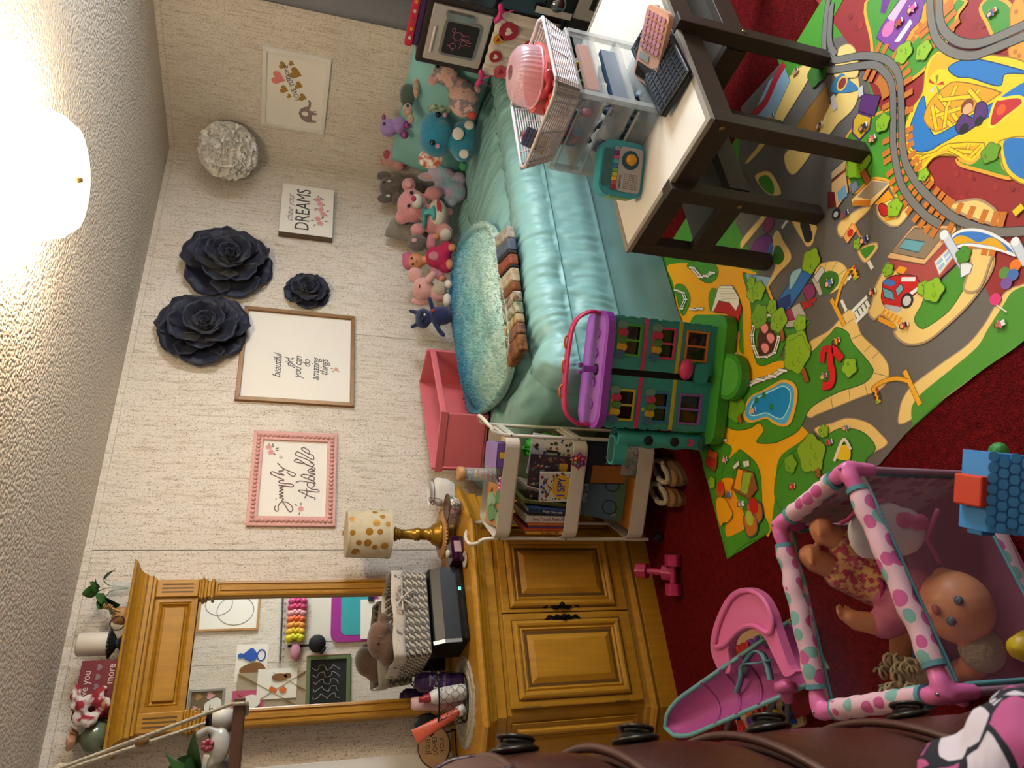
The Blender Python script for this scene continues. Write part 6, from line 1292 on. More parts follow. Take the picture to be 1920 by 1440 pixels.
DOTS = dotfabric('dotted_fabric', '#c9a0a6', '#b04a78', '#6f9a8c', 25); SKIN = mat('doll_vinyl', '#c4835a', .45); TEALB = mat('teal_binding', '#4f7f82', .7); PINKJ = mat('pink_joint', '#cc6496', .35)
def playpen():
    t = thing('doll_playpen', 'toy playpen with pink corner joints, dotted pink rails and mesh sides', 'playpen', (0, 0, 0))
    K = [Vector((.577, 1.126, 0)), Vector((.551, 1.389, 0)), Vector((.139, 1.442, 0)), Vector((.118, 1.098, 0))]; H = .42; up = Vector((0, 0, 1)); C_ = sum(K, Vector()) / 4
    MESH = mat('pink_mesh', '#8a5560', .8, alpha=.24); PALE = dotfabric('pale_dotted_lining', '#b9979a', '#a0607a', '#8a9a90', 30)
    for i, k in enumerate(K):
        n, p = K[(i + 1) % 4], K[(i - 1) % 4]; a = (n - k).normalized(); b = (p - k).normalized()
        m = MB(); m.tube([k + a * .055 + up * H, k + a * .02 + up * (H + .004), k + up * (H + .002), k + b * .02 + up * (H + .004), k + b * .055 + up * H], [.015, .019, .021, .019, .015], 10); m.tube([k + up * H, k + up * (H - .07)], [.02, .014], 10); j = part(m, 'corner_joint', PINKJ, t, remesh=.005)
        part(MB().lathe([(0, 0), (.004, 0), (.003, .002), (0, .0025)], k + up * (H + .022), 8), 'screw', MATS['chrome'], j)
        part(MB().tube([k + up * (H - .06), k + up * .03], .008, 8), 'leg', mat('pen_tube', '#8f6a78', .4), t); part(MB().lathe([(0, 0), (.016, 0), (.016, .012), (.010, .03), (0, .03)], k, 12), 'foot_cap', PINKJ, t)
        q0, q1 = k + a * .05, n - a * .05; d = q1 - q0
        pts = [q0 + d * (s / 14) + up * (H + .003 * math.sin(s * 1.7)) for s in range(15)]
        part(MB().tube(pts, [.021 + .0015 * math.sin(s * 2.1) for s in range(15)], 12), 'padded_rail', DOTS, t)
        for e in (q0, q1): part(MB().tube([e + a * (-.004 if e is q0 else .004) + up * H, e + a * (.006 if e is q0 else -.006) + up * H], .0222, 12), 'teal_cuff', TEALB, t)
        short = i in (0, 2); nin = (C_ - (k + n) / 2); nin.z = 0; nin.normalize()
        def pan(z0, z1, m_, nm, s0=0, s1=1, off=.0): 
            def fn(u, v): f = s0 + (s1 - s0) * u; return k + (n - k) * (.04 + .92 * f) + up * (z0 + (z1 - z0) * v) + nin * (off + .004 * math.sin(v * 3 + u * 4))
            part(MB().grid(fn, 12, 6), nm, m_, t)
        if short: pan(.06, H - .01, PALE, 'fabric_panel')
        else:
            pan(.10, H - .035, MESH, 'mesh_panel'); pan(H - .035, H - .005, DOTS if i == 1 else PALE, 'fabric_band'); pan(.05, .10, DOTS, 'fabric_band')
            part(MB().tube([k + (n - k) * (.04 + .92 * s / 10) + up * (H - .035) for s in range(11)], .004, 6), 'binding', TEALB, t); part(MB().tube([k + (n - k) * (.04 + .92 * s / 10) + up * .10 for s in range(11)], .004, 6), 'binding', TEALB, t)
        part(MB().tube([k + a * .012 + up * (H - .05), k + a * .012 + up * .06], .006, 6, flat=(tuple(nin), 1)), 'binding', TEALB, t)
    part(MB().prism([(p.x, p.y) for p in K][::-1], (0, 0, .055), (1, 0, 0), (0, 1, 0), .012), 'pen_floor', mat('pen_floor', '#8a4a5c', .8), t)
playpen()
def chain(m, pts, rs, mi=0):
    for i in range(len(pts) - 1):
        a, b = Vector(pts[i]), Vector(pts[i + 1]); n = max(2, int((b - a).length / (min(rs[i], rs[i + 1]) * .6)))
        for k in range(n + 1): f = k / n; m.ell(a.lerp(b, f), rs[i] * (1 - f) + rs[i + 1] * f, mi, n=10, k=7)
def hand(m, c, d, u, s):
    """small doll hand: palm and five curled fingers; d = finger direction, u = palm side"""
    c, d, u = Vector(c), Vector(d).normalized(), Vector(u).normalized(); w_ = d.cross(u).normalized()
    m.ell(c, s * .5, n=10, k=7)
    for i, l in enumerate((.75, .9, .85, .65)):
        b = c + w_ * s * (.36 - .24 * i) + d * s * .25; chain(m, [b, b + d * s * l * .5, b + d * s * l * .75 + u * s * .25], [s * .16, s * .15, s * .12])
    b = c + w_ * s * .42; chain(m, [b, b + w_ * s * .3 + d * s * .2, b + w_ * s * .35 + d * s * .5], [s * .17, s * .15, s * .12])
def pen_dolls():
    t = thing('baby_doll', 'large vinyl baby doll in pink shirt and printed satin trousers lying in playpen', 'doll', (0, 0, 0))
    hd = Vector((.30, 1.215, .175)); ch = Vector((.345, 1.31, .20)); hip = Vector((.40, 1.335, .225))
    m = MB(); m.ell(hd, (.078, .074, .07), n=20, k=14); m.ell(hd + Vector((.02, .05, -.01)), (.045, .035, .04)); m.ell(hd + Vector((-.012, .018, .068)), (.011, .012, .010)); m.ell(hd + Vector((.012, .045, .052)), (.03, .022, .02)); m.ell(hd + Vector((.075, -.0, .0)), (.012, .018, .02)); m.ell(hd + Vector((-.075, .01, 0)), (.012, .018, .02))
    chain(m, [hd, ch, hip], [.04, .055, .055])
    f1, f2 = Vector((.505, 1.315, .365)), Vector((.456, 1.368, .368))
    k1, k2 = Vector((.475, 1.315, .30)), Vector((.425, 1.362, .30))
    chain(m, [hip + Vector((.02, -.01, .01)), k1, f1], [.036, .032, .03]); chain(m, [hip + Vector((-.01, .02, .01)), k2, f2], [.036, .032, .03])
    m.ell(f1 + Vector((.008, -.012, .016)), (.024, .032, .022)); m.ell(f2 + Vector((.012, -.005, .016)), (.024, .034, .022))
    for f in (f1, f2):
        for q in range(5): m.ell(f + Vector((.018 - .008 * q, -.03 + .003 * q, .03)), .0075, n=8, k=6)
    el, hn = Vector((.30, 1.36, .25)), Vector((.315, 1.375, .30)); chain(m, [ch + Vector((-.03, .03, .02)), el, hn], [.032, .028, .024]); hand(m, hn + Vector((.006, .0, .018)), (.5, .2, .6), (.3, -.6, .2), .036)
    el2, hn2 = Vector((.26, 1.385, .19)), Vector((.215, 1.40, .20)); chain(m, [ch + Vector((-.04, .04, -.02)), el2, hn2], [.03, .026, .022]); hand(m, hn2 + Vector((-.012, .002, .006)), (-.8, .2, .2), (0, 0, 1), .034)
    part(m, 'body', SKIN, t, remesh=.005)
    s = MB(); chain(s, [ch + Vector((.012, -.02, 0)), ch, hip], [.058, .066, .064]); chain(s, [ch + Vector((-.03, .03, .02)), ch + Vector((-.042, .045, .045))], [.042, .038]); part(s, 'shirt', mat('doll_shirt', '#b56478', .7), t, remesh=.006)
    pn = MB(); chain(pn, [hip, hip + Vector((.01, 0, .01))], [.068, .066]); chain(pn, [hip + Vector((.02, -.01, .01)), k1 + Vector((0, 0, .01))], [.05, .044]); chain(pn, [hip + Vector((-.01, .02, .01)), k2 + Vector((0, 0, .01))], [.05, .044]); part(pn, 'trousers', mat('doll_satin', '#a83248', .25, noise=(75, '#d0a060', .05), sheen=.3), t, remesh=.006)
    part(MB().bx(.372, .40, 1.28, 1.30, .262, .268).tube([(.345, 1.32, .264), (.375, 1.29, .274), (.40, 1.30, .274)], .006, 6), 'bib', mat('doll_magenta', '#961f50', .6), t)
    for e in (-.030 * right - .030 * down - .057 * fwd, -.043 * right + .014 * down - .053 * fwd):
        o = part(MB().ell(hd + e, (.0105, .0105, .008)), 'eye', mat('doll_eye', '#3a5460', .2), t); part(MB().ell(hd + e - fwd * .007, (.005, .005, .004), n=8, k=6), 'pupil', mat('doll_pupil', '#0c0c0e', .1), o)
    part(MB().ell(hd - .066 * right - .004 * down - .036 * fwd, (.012, .008, .006)), 'mouth', mat('doll_lips', '#9a4a3c', .5), t)
    # second doll, pushed into the corner
    t = thing('hatted_doll', 'small doll with pale ringlet hair in corner of playpen', 'doll', (0, 0, 0)); h2 = Vector((.21, 1.225, .14))
    m = MB(); m.ell(h2, (.042, .04, .042)); chain(m, [h2, (.19, 1.30, .10), (.18, 1.36, .10)], [.02, .03, .03]); part(m, 'body', SKIN, t, remesh=.005)
    part(MB().ell(h2 + Vector((0, -.004, .008)), (.047, .046, .042)), 'knitted_hat', mat('grey_knit', '#8a8068', .9, bump=(90, .8)), t); hr = MB(); r = random.Random(3)
    for i in range(34):
        c = Vector((r.uniform(.155, .225), r.uniform(1.33, 1.40), r.uniform(.20, .27))); a = r.uniform(0, 6); q = r.uniform(.008, .016)
        hr.tube([c + Vector((q * math.cos(a + k * .7), k * .0022 - .01, q * math.sin(a + k * .7))) for k in range(12)], .0035, 5)
    hr.ell((.19, 1.365, .20), (.035, .035, .05)); part(hr, 'ringlet_hair', mat('pale_blond', '#a89a74', .4), t); chm = MB(); chain(chm, [(.19, 1.36, .10), (.19, 1.365, .2)], [.03, .02]); part(chm, 'dress', mat('doll_dress', '#5a3040', .7), t, remesh=.006)
    t = thing('scalloped_bowl', 'blue scalloped plastic bowl inside playpen', 'bowl', (.205, 1.405, .0675)); sc = []
    def bf(u, v): a = u * 2 * math.pi; q = (.03 + .028 * v) * (1 + .10 * abs(math.sin(a * 3))); return (q * math.cos(a), q * .8 * math.sin(a), .045 * v ** 2 + .12 * v * 0)
    part(MB().grid(bf, 48, 6, wrapu=True).prism([(x, y * .8) for x, y in disc(.03, 16)], (0, 0, 0), (1, 0, 0), (0, 1, 0), .001), 'bowl_wall', mat('sky_plastic', '#4a7aa0', .35), t, solid=.003)
    t = thing('bent_tube_toy', 'grey curved tube with pink arrow connector lying in playpen', 'toy', (0, 0, 0)); a, b = P(1590, 1200, z=.075), P(1600, 1290, z=.075)
    part(MB().tube(catmull([(.235, 1.40, .09), (.30, 1.395, .10), (.30, 1.37, .085), (.20, 1.42, .085), (.15, 1.41, .085)], 6), .008, 8), 'tube', mat('grey_tube', '#6a6a70', .5), t); part(MB().prism([(0, -.02), (.03, .0), (0, .02), (.008, 0)], (.30, 1.39, .095), (1, 0, 0), (0, 1, 0), .016), 'arrow_joint', PINKJ, t)
pen_dolls()
# ------------------------------------------------------------------ doll high chair and letter puzzle
def high_chair():
    t = thing('doll_high_chair', 'pink doll high chair with white-dotted sling seat, teal straps and big pink tray', 'doll chair', (0, 0, 0)); PK = mat('chair_pink', '#d96c9c', .35)
    E, N_ = Vector((.335, 1.80, .13)), Vector((.215, 2.31, .335)); a = N_ - E; w_ = Vector((.97, .24, 0)).normalized(); n = a.normalized().cross(w_); n = n if n.z > 0 else -n
    FB = dotfabric('sling_fabric', '#b9708f', '#a33a74', '#6f9a90', 26, .36); PF = mat('sling_pink', '#a84a86', .6)
    def hw(f): return .085 * (1 - .55 * max(0, f - .6) / .4) if f < 1 else .02
    def fn(u, v): e = (u - .5) * 2; f = v; s = math.sqrt(max(0, 1 - max(0, (f - .8) / .2) ** 2)) if f > .8 else 1; return E + a * f + w_ * e * (.088 * s * (1 - .42 * f)) - n * (.05 * (1 - e * e) * s)
    part(MB().grid(fn, 14, 26), 'sling_seat', PF, t, solid=.006)
    def fo(u, v): p = Vector(fn(u, v)); return p - n * .012
    part(MB().grid(fo, 10, 20), 'sling_outer', FB, t)
    for k in range(3): part(MB().tube(catmull([Vector(fn(u / 8, .35 + .15 * k)) + n * .006 for u in range(9)], 2), .006, 6), 'quilting_roll', PF, t)
    part(MB().tube([Vector(fn(0, v / 24)) for v in range(25)] + [Vector(fn(u / 10, 1)) for u in range(11)] + [Vector(fn(1, 1 - v / 24)) for v in range(25)], .007, 6), 'teal_edge', mat('mint_binding', '#6f9f9c', .6), t)
    cr = CROP['g'] = (1200, 960, 3)
    def pl(pts, z): return [P(1200 + x / 3, 960 + y / 3, z=z) for x, y in pts]
    out = [(885, 900), (850, 860), (775, 650), (748, 560), (690, 465), (600, 425), (510, 470), (440, 600), (408, 735), (425, 830), (470, 905), (520, 890), (508, 770), (540, 690), (620, 662), (700, 692), (745, 770), (800, 880), (830, 925)]
    q = [Vector(p) for p in pl(out, .215)]; q = catmull(q, 4, True); part(MB().prism([(p.x, p.y) for p in q], (0, 0, .195), (1, 0, 0), (0, 1, 0), .028), 'tray', PK, t, bev=.007)
    rim = [(420, 735), (450, 610), (515, 485), (600, 440), (685, 480), (735, 570), (745, 640), (720, 680), (640, 640), (560, 660), (480, 740), (430, 760)]; q = catmull([Vector(p) for p in pl(rim, .228)], 5, True); part(MB().tube(q, .008, 6, closed=True), 'tray_rim', PK, t)
    ST = mat('teal_strap', '#6a9aa0', .6)
    for pts in (((545, 1015), (570, 930), (580, 860), (660, 850), (740, 830)), ((590, 850), (640, 785), (690, 800), (720, 870), (735, 945))): part(MB().tube(catmull([Vector(p) for p in pl(pts, .20)], 5), .012, 4, flat=((0, 0, 1), .25)), 'strap', ST, t)
    h = P(1200 + 820 / 3, 960 + 985 / 3, z=.2); part(MB().lathe([(0, -.01), (.03, -.01), (.032, 0), (.03, .012), (0, .012)], h, 18, rot=rotm(ry=-80)), 'hinge_disc', PINKJ, t); part(MB().tube([h, h + Vector((-.02, .07, -.05))], [.024, .018], 8), 'hinge_arm', PINKJ, t)
    for k, (p, q) in enumerate((((.24, 1.83, .19), (.165, 2.13, .006)), ((.26, 1.88, .17), (.19, 2.26, .006)), ((.33, 1.98, .20), (.205, 2.47, .006)), ((.38, 1.86, .19), (.36, 2.16, .006)))): part(MB().tube([p, q], .009, 8), 'leg', mat('leg_grey', '#5a565c', .4), t)
high_chair()
def letter_puzzle():
    t = thing('letter_puzzle_board', 'wooden alphabet puzzle board with raised coloured letters on carpet', 'puzzle', (0, 0, 0)); A, B, C_ = Vector((.163, 2.03, 0)), Vector((.50, 2.035, 0)), Vector((.18, 2.385, 0))
    ux = (B - A).normalized(); uy = Vector((-ux.y, ux.x, 0)); part(MB().prism(rrect(.34, .36, .02), A + ux * .17 + uy * .18, ux, uy, .012), 'board', mat('puzzle_birch', '#b99a6c', .5), t, bev=.002)
    cols = ['#b9262a', '#c9641f', '#2452a0', '#c9a822', '#3a8a3a', '#6a3a8a']
    for i, ch in enumerate('ABCDEFGHIJKLMNOPQRSTUVWXYZ'):
        r_, c = divmod(i, 5); p = A + uy * (.325 - c * .068) + ux * (.035 + r_ * .056); col = cols[(i * 5 + r_) % 6]
        text('letter', ch, .072, mat('ltr_' + col, col, .4), t, (p.x, p.y, .019), ux=tuple(-uy), uy=tuple(ux), ext=.007, bold=.003)
letter_puzzle()
def floor_books():
    for i, (lab, px, py, col, d, rz) in enumerate((('red picture book lying between puzzle and playpen', 1505, 1290, '#8a1c22', (.13, .17, .02), 8), ('dark green picture book between high chair and playpen', 1515, 1262, '#1f5a34', (.05, .15, .035), 15))):
        c = P(px, py, z=.02); t = thing('book', lab, 'book', (c.x, c.y, .0005), rz); w_, dp, th = d
        part(MB().bx(-w_ / 2, w_ / 2, -dp / 2, dp / 2, 0, .002).bx(-w_ / 2, w_ / 2, -dp / 2, dp / 2, th - .002, th).bx(-w_ / 2, -w_ / 2 + .002, -dp / 2, dp / 2, .002, th - .002), 'cover', mat('cover_' + col, col, .5), t); part(MB().bx(-w_ / 2 + .002, w_ / 2 - .002, -dp / 2 + .002, dp / 2 - .002, .002, th - .002), 'pages', MATS['book_pages'], t)
    c = P(1490, 1192, z=.04); t = thing('yellow_toy_block', 'yellow plastic toy with red dotted edge beside playpen', 'toy', (c.x, c.y, .0), 20); part(MB().bx(-.05, .05, -.02, .02, 0, .05), 'block', mat('toy_yellow2', '#c9a02a', .4), t, bev=.008)
    for k in range(5): part(MB().bx(-.045 + k * .02, -.037 + k * .02, -.0205, -.02, .036, .046), 'red_mark', mat('toy_red', '#a8242a', .4), t)
    part(MB().ell((-.055, 0, .03), (.02, .02, .02)), 'knob', mat('toy_ochre', '#b5801f', .4), t)
floor_books()
def toy_house():
    t = thing('toy_house', 'toy house with bright blue shingled roof, red chimney and cream wall', 'toy house', (.455, .955, 0), -32); BL = mat('roof_blue', '#3a86c4', .4); CRM = mat('house_cream', '#c9bda0', .5)
    part(MB().bx(-.06, .06, -.05, .05, 0, .24), 'house_wall', CRM, t, bev=.004); z = .24; rf = MB().prism([(-.072, 0), (.072, 0), (.072, .02), (.03, .07), (-.03, .07), (-.072, .02)], (-.075, 0, z), (0, 1, 0), (0, 0, 1), .15); part(rf, 'roof', BL, t, bev=.004)
    for r_ in range(4):
        for c in range(7): part(MB().prism([(x, y) for x, y in rrect(.018, .016, .006, 2)], (-.064 + c * .0205 + (.01 if r_ % 2 else 0), -.067 + r_ * .0115, z + .028 + r_ * .0135), (1, 0, 0), (0, .65, .76), .004), 'shingle', BL, t)
    part(MB().bx(-.085, -.06, -.016, .016, z + .03, z + .066), 'chimney', BL, t, bev=.003); part(MB().bx(-.03, .03, -.03, .03, z + .07, z + .09), 'roof_block', mat('toy_orange_red', '#c23a1e', .4), t, bev=.004)
    part(MB().prism(rrect(.05, .08, .02), (0, -.0515, .12), (1, 0, 0), (0, 0, 1), .002), 'door_panel', mat('house_amber', '#b5801f', .5), t); part(MB().prism([(x * .7, y) for x, y in disc(.022, 14)], (.0, -.053, .205), (1, 0, 0), (0, 0, 1), .002), 'oval_badge', mat('badge_navy', '#1c2a50', .4), t)
    part(MB().ell((.075, .03, .215), (.02, .02, .016)), 'green_bush', mat('toy_green', '#2f7a34', .5, bump=(60, .5)), t)
    c = P(1912, 1215, z=.22); t = thing('yellow_toy_tree', 'yellow ridged plastic toy at picture edge beside playpen', 'toy', (c.x, c.y, 0)); part(MB().lathe([(0, 0), (.03, 0), (.032, .04), (.026, .05), (.034, .08), (.026, .1), (.034, .13), (.026, .15), (.033, .19), (.02, .23), (0, .235)], n=20), 'ridged_body', mat('toy_yellow3', '#c4a21c', .4), t)
toy_house()
# ------------------------------------------------------------------ left foreground
def trunk_chest():
    t = thing('leather_chest', 'tall brown leather chest of bow-fronted drawers with ring pulls at left edge', 'chest of drawers', (0, 0, 0))
    LE = mat('brown_leather', '#4a2118', .3, noise=(5, '#331610', .3), bump=(140, .12), spec=.5); ME = mat('aged_bronze', '#3a332c', .35, .8)
    yc, hwid = .98, .27
    def bow(y, b=0): e = (y - yc) / hwid; return .072 - .085 * e * e + b
    def face(z0, z1, name, puff):
        def fn(u, v): y = yc - hwid + 2 * hwid * u; k = math.sin(math.pi * min(max(v, 0), 1)) ** .5; return (bow(y) - .012 + .014 * k * puff, y, z0 + (z1 - z0) * v)
        return part(MB().grid(fn, 26, 10), name, LE, t)
    body = [(LX + .28, yc - hwid), (LX + .28, yc + hwid)] + [(bow(yc + hwid - 2 * hwid * i / 20) - .014, yc + hwid - 2 * hwid * i / 20) for i in range(21)]
    part(MB().prism(body[::-1], (0, 0, .03), (1, 0, 0), (0, 1, 0), 1.30), 'carcass', LE, t)
    part(MB().prism(body[::-1], (0, 0, 0), (1, 0, 0), (0, 1, 0), .03), 'base', mat('chest_base', '#1c0f0b', .5), t)
    zs = [.04, .205, .49, .77, 1.005, 1.20, 1.335]
    for z0, z1 in zip(zs, zs[1:]):
        f = face(z0 + .004, z1 - .004, 'drawer_front', 1); zc = (z0 + z1) / 2
        if z0 > .1:
            pz = {.205: .345, .49: .64, .77: .898, 1.005: 1.112, 1.20: 1.285}[z0]; x = .072 + .004
            part(MB().lathe([(0, 0), (.032, 0), (.034, .004), (.028, .008), (.024, .007), (.02, .012), (.012, .018), (.006, .022), (0, .023)], (x, yc, pz), 22, rot=rotm(ry=90)), 'pull_plate', ME, f)
            part(MB().tube([(x + .017 + .004 * math.sin(k * .314), yc + .022 * math.cos(k * .314), pz - .004 + .022 * math.sin(k * .314)) for k in range(20)], .0035, 6, closed=True), 'pull_ring', ME, f)
        q = [(bow(yc - hwid + 2 * hwid * i / 20) + .002, yc - hwid + 2 * hwid * i / 20, z1) for i in range(21)]; part(MB().tube(q, .006, 6), 'piping', mat('leather_piping', '#4c2a20', .4), t)
    def dome(u, v): y = yc - hwid + 2 * hwid * u; a = v * math.pi; cx = (bow(y) + LX + .28) / 2; rx = (bow(y) - LX - .28) / 2 + .004; return (cx + rx * math.cos(a) * (1 if abs(math.cos(a)) < .98 else 1), y, 1.335 + .13 * math.sin(a) ** .7)
    part(MB().grid(dome, 24, 28), 'domed_lid', mat('lid_leather_lit', '#5a3a30', .4, bump=(140, .12)), t)  # lamplight on the lid is put into this paler leather colour
    for y in (yc - .15, yc, yc + .15): part(MB().tube([Vector(dome((y - yc + hwid) / (2 * hwid), v / 24)) + Vector((0, 0, .002)) for v in range(25)], .012, 6, flat=((0, 1, 0), .4)), 'lid_strap', LE, t)
    for s in (-1, 1): part(MB().prism([(x, z) for x, z in [(dome(.5 + s * .5, v / 12)[0], dome(.5 + s * .5, v / 12)[2]) for v in range(13)]], (0, yc + s * hwid, 0), (1, 0, 0), (0, 0, 1), .002), 'lid_end', LE, t)
trunk_chest()
def hamper_blanket():
    c = P(1810, 1400, z=.72); x0, y0 = -.055, .57
    t = thing('cloth_hamper', 'grey cloth hamper in near left corner under the printed fleece', 'hamper', (x0, y0, 0)); part(MB().lathe([(0, 0), (.085, 0), (.09, .02), (.095, .85), (.09, .855), (.085, .8)], n=28), 'hamper_wall', mat('hamper_grey', '#5a5458', .9), t)
    t = thing('fleece_blanket', 'bunched white fleece blanket printed with bold pink and black shapes', 'blanket', (0, 0, 0))
    m = D.materials.new('fleece_print'); m.use_nodes = True; nt = m.node_tree; N = nt.nodes; b = N['Principled BSDF']; b.inputs['Roughness'].default_value = .9
    tc = N.new('ShaderNodeTexCoord'); v = N.new('ShaderNodeTexVoronoi'); v.feature = 'DISTANCE_TO_EDGE'; v.inputs['Scale'].default_value = 14; v2 = N.new('ShaderNodeTexVoronoi'); v2.inputs['Scale'].default_value = 14
    nz = N.new('ShaderNodeTexNoise'); nz.inputs['Scale'].default_value = 7; ad = N.new('ShaderNodeMixRGB'); ad.blend_type = 'ADD'; ad.inputs[0].default_value = .18
    nt.links.new(tc.outputs['Object'], nz.inputs['Vector']); nt.links.new(tc.outputs['Object'], ad.inputs[1]); nt.links.new(nz.outputs['Color'], ad.inputs[2])
    for q in (v, v2): nt.links.new(ad.outputs[0], q.inputs['Vector'])
    lt = N.new('ShaderNodeMath'); lt.operation = 'LESS_THAN'; lt.inputs[1].default_value = .075; nt.links.new(v.outputs['Distance'], lt.inputs[0])
    sp = N.new('ShaderNodeSeparateColor'); nt.links.new(v2.outputs['Color'], sp.inputs[0]); gt = N.new('ShaderNodeMath'); gt.operation = 'GREATER_THAN'; gt.inputs[1].default_value = .72; nt.links.new(sp.outputs[0], gt.inputs[0])
    a = N.new('ShaderNodeMix'); a.data_type = 'RGBA'; a.inputs[6].default_value = hx('#c9bcc0'); a.inputs[7].default_value = hx('#b04f7c'); nt.links.new(gt.outputs[0], a.inputs[0])
    x = N.new('ShaderNodeMix'); x.data_type = 'RGBA'; x.inputs[7].default_value = hx('#16141c'); nt.links.new(lt.outputs[0], x.inputs[0]); nt.links.new(a.outputs[2], x.inputs[6]); nt.links.new(x.outputs[2], b.inputs['Base Color'])
    def fn(u, v_): th = u * 2 * math.pi; ph = v_ * math.pi; d = 1 + .16 * fbm((math.cos(th) * 1.6, math.sin(th) * 1.6, v_ * 3 + 4)) + .05 * math.sin(th * 6 + v_ * 5); return (x0 + .112 * d * math.sin(ph) * math.cos(th), y0 + .112 * d * math.sin(ph) * math.sin(th), .925 - .08 * d * math.cos(ph))
    part(MB().grid(fn, 48, 30), 'fleece', m, t)
hamper_blanket()
def hanging_shelf():
    yy = 1.75; E = P(440, 1318, y=yy); zb = E.z; t = thing('macrame_shelf', 'small wooden shelf board hung on knotted cream macrame ropes', 'shelf', (0, 0, 0))
    WN = mat('walnut_board', '#5f3a22', .5, noise=(3, '#4c2d1a', .3), stretch=(1, 8, 8)); L_ = .42; part(MB().bx(E.x - L_, E.x, yy - .06, yy + .07, zb - .022, zb), 'board', WN, t, bev=.002)
    RO = mat('cotton_rope', '#b5a68c', .9, bump=(220, .6)); hook = Vector((E.x - L_ / 2, yy, CZ))
    for s in (0, 1):
        x = E.x - .012 if s else E.x - L_ + .012
        for y in (yy - .062, yy + .072):
            k = Vector((x, y, zb - .024)); top = Vector((x + (hook.x - x) * .62, yy, zb + (CZ - zb) * .62)); part(MB().tube([k + Vector((0, .01, 0)), k, k + Vector((0, 0, .03)), top, hook], .0042, 6), 'rope', RO, t)
        for f, r_ in ((.25, .008), (.45, .009)): q = Vector((x, yy, zb)).lerp(Vector((x + (hook.x - x) * .62, yy, zb + (CZ - zb) * .62)), f / .62); part(MB().ell(q, (.012, .012, .014)), 'knot', mat('wood_bead', '#8a6236', .5) if f < .3 else RO, t)
        part(MB().tube([(x, yy - .062, zb - .026), (x, yy + .072, zb - .026)], .0042, 6), 'rope', RO, t)
    leaf = MATS['_leaf']; DG = mat('hanging_leaf', '#2a4a20', .4, noise=(12, '#3a5f2a', .3))
    p = thing('shelf_plant', 'trailing green houseplant in small pot on macrame shelf', 'plant', (E.x - .13, yy + .0, zb)); part(MB().lathe([(0, 0), (.028, 0), (.036, .05), (.033, .05), (.03, .045), (0, .045)], n=20), 'pot', mat('white_pot', '#b5aea0', .5), p)
    for d, s, r_ in (((-.6, -.3, .7), .10, 0), ((.3, -.4, .9), .09, .4), ((-.9, .1, .3), .11, .2), ((-.2, -.8, .5), .09, 0), ((.8, -.2, .4), .08, .5), ((-.7, -.5, -.1), .10, .3), ((0, .3, 1), .09, 0), ((-.4, .2, .9), .11, .7)): leaf(p, (0, 0, .05), d, s, r_, DG)
    p = thing('succulent_pot', 'dusky succulent rosette in white slatted cup at shelf end', 'plant', (E.x - .035, yy - .01, zb)); part(MB().lathe([(0, 0), (.022, 0), (.026, .04), (.023, .04), (.02, .035), (0, .035)], n=20), 'cup', mat('ribbed_white', '#c4bdb0', .5), p)
    for k in range(18): a = k * 2.4; e = .3 + .06 * k; leaf(p, (0, 0, .038), (math.cos(a), math.sin(a), 1.6 - e), .022 + .001 * k, 0, mat('succulent', '#2f2a30', .5))
    p = thing('ceramic_swan', 'white ceramic bird with pink flower sitting on macrame shelf', 'figurine', (E.x - .085, yy - .045, zb)); m = MB(); m.ell((0, 0, .02), (.034, .016, .02)); chain(m, [(.022, 0, .026), (.032, 0, .045), (.024, 0, .06)], [.010, .007, .008]); m.ell((-.026, 0, .03), (.018, .008, .01), rot=rotm(0, 30, 0)); part(m, 'bird_body', mat('white_china', '#c4bcae', .25), p, remesh=.003)
    f = MB()
    for k in range(6): f.ell((.0 + .007 * math.cos(k), -.012, .042 + .007 * math.sin(k)), .006, n=8, k=6)
    part(f, 'flower', mat('rose_china', '#9a3a44', .4), p)
hanging_shelf()
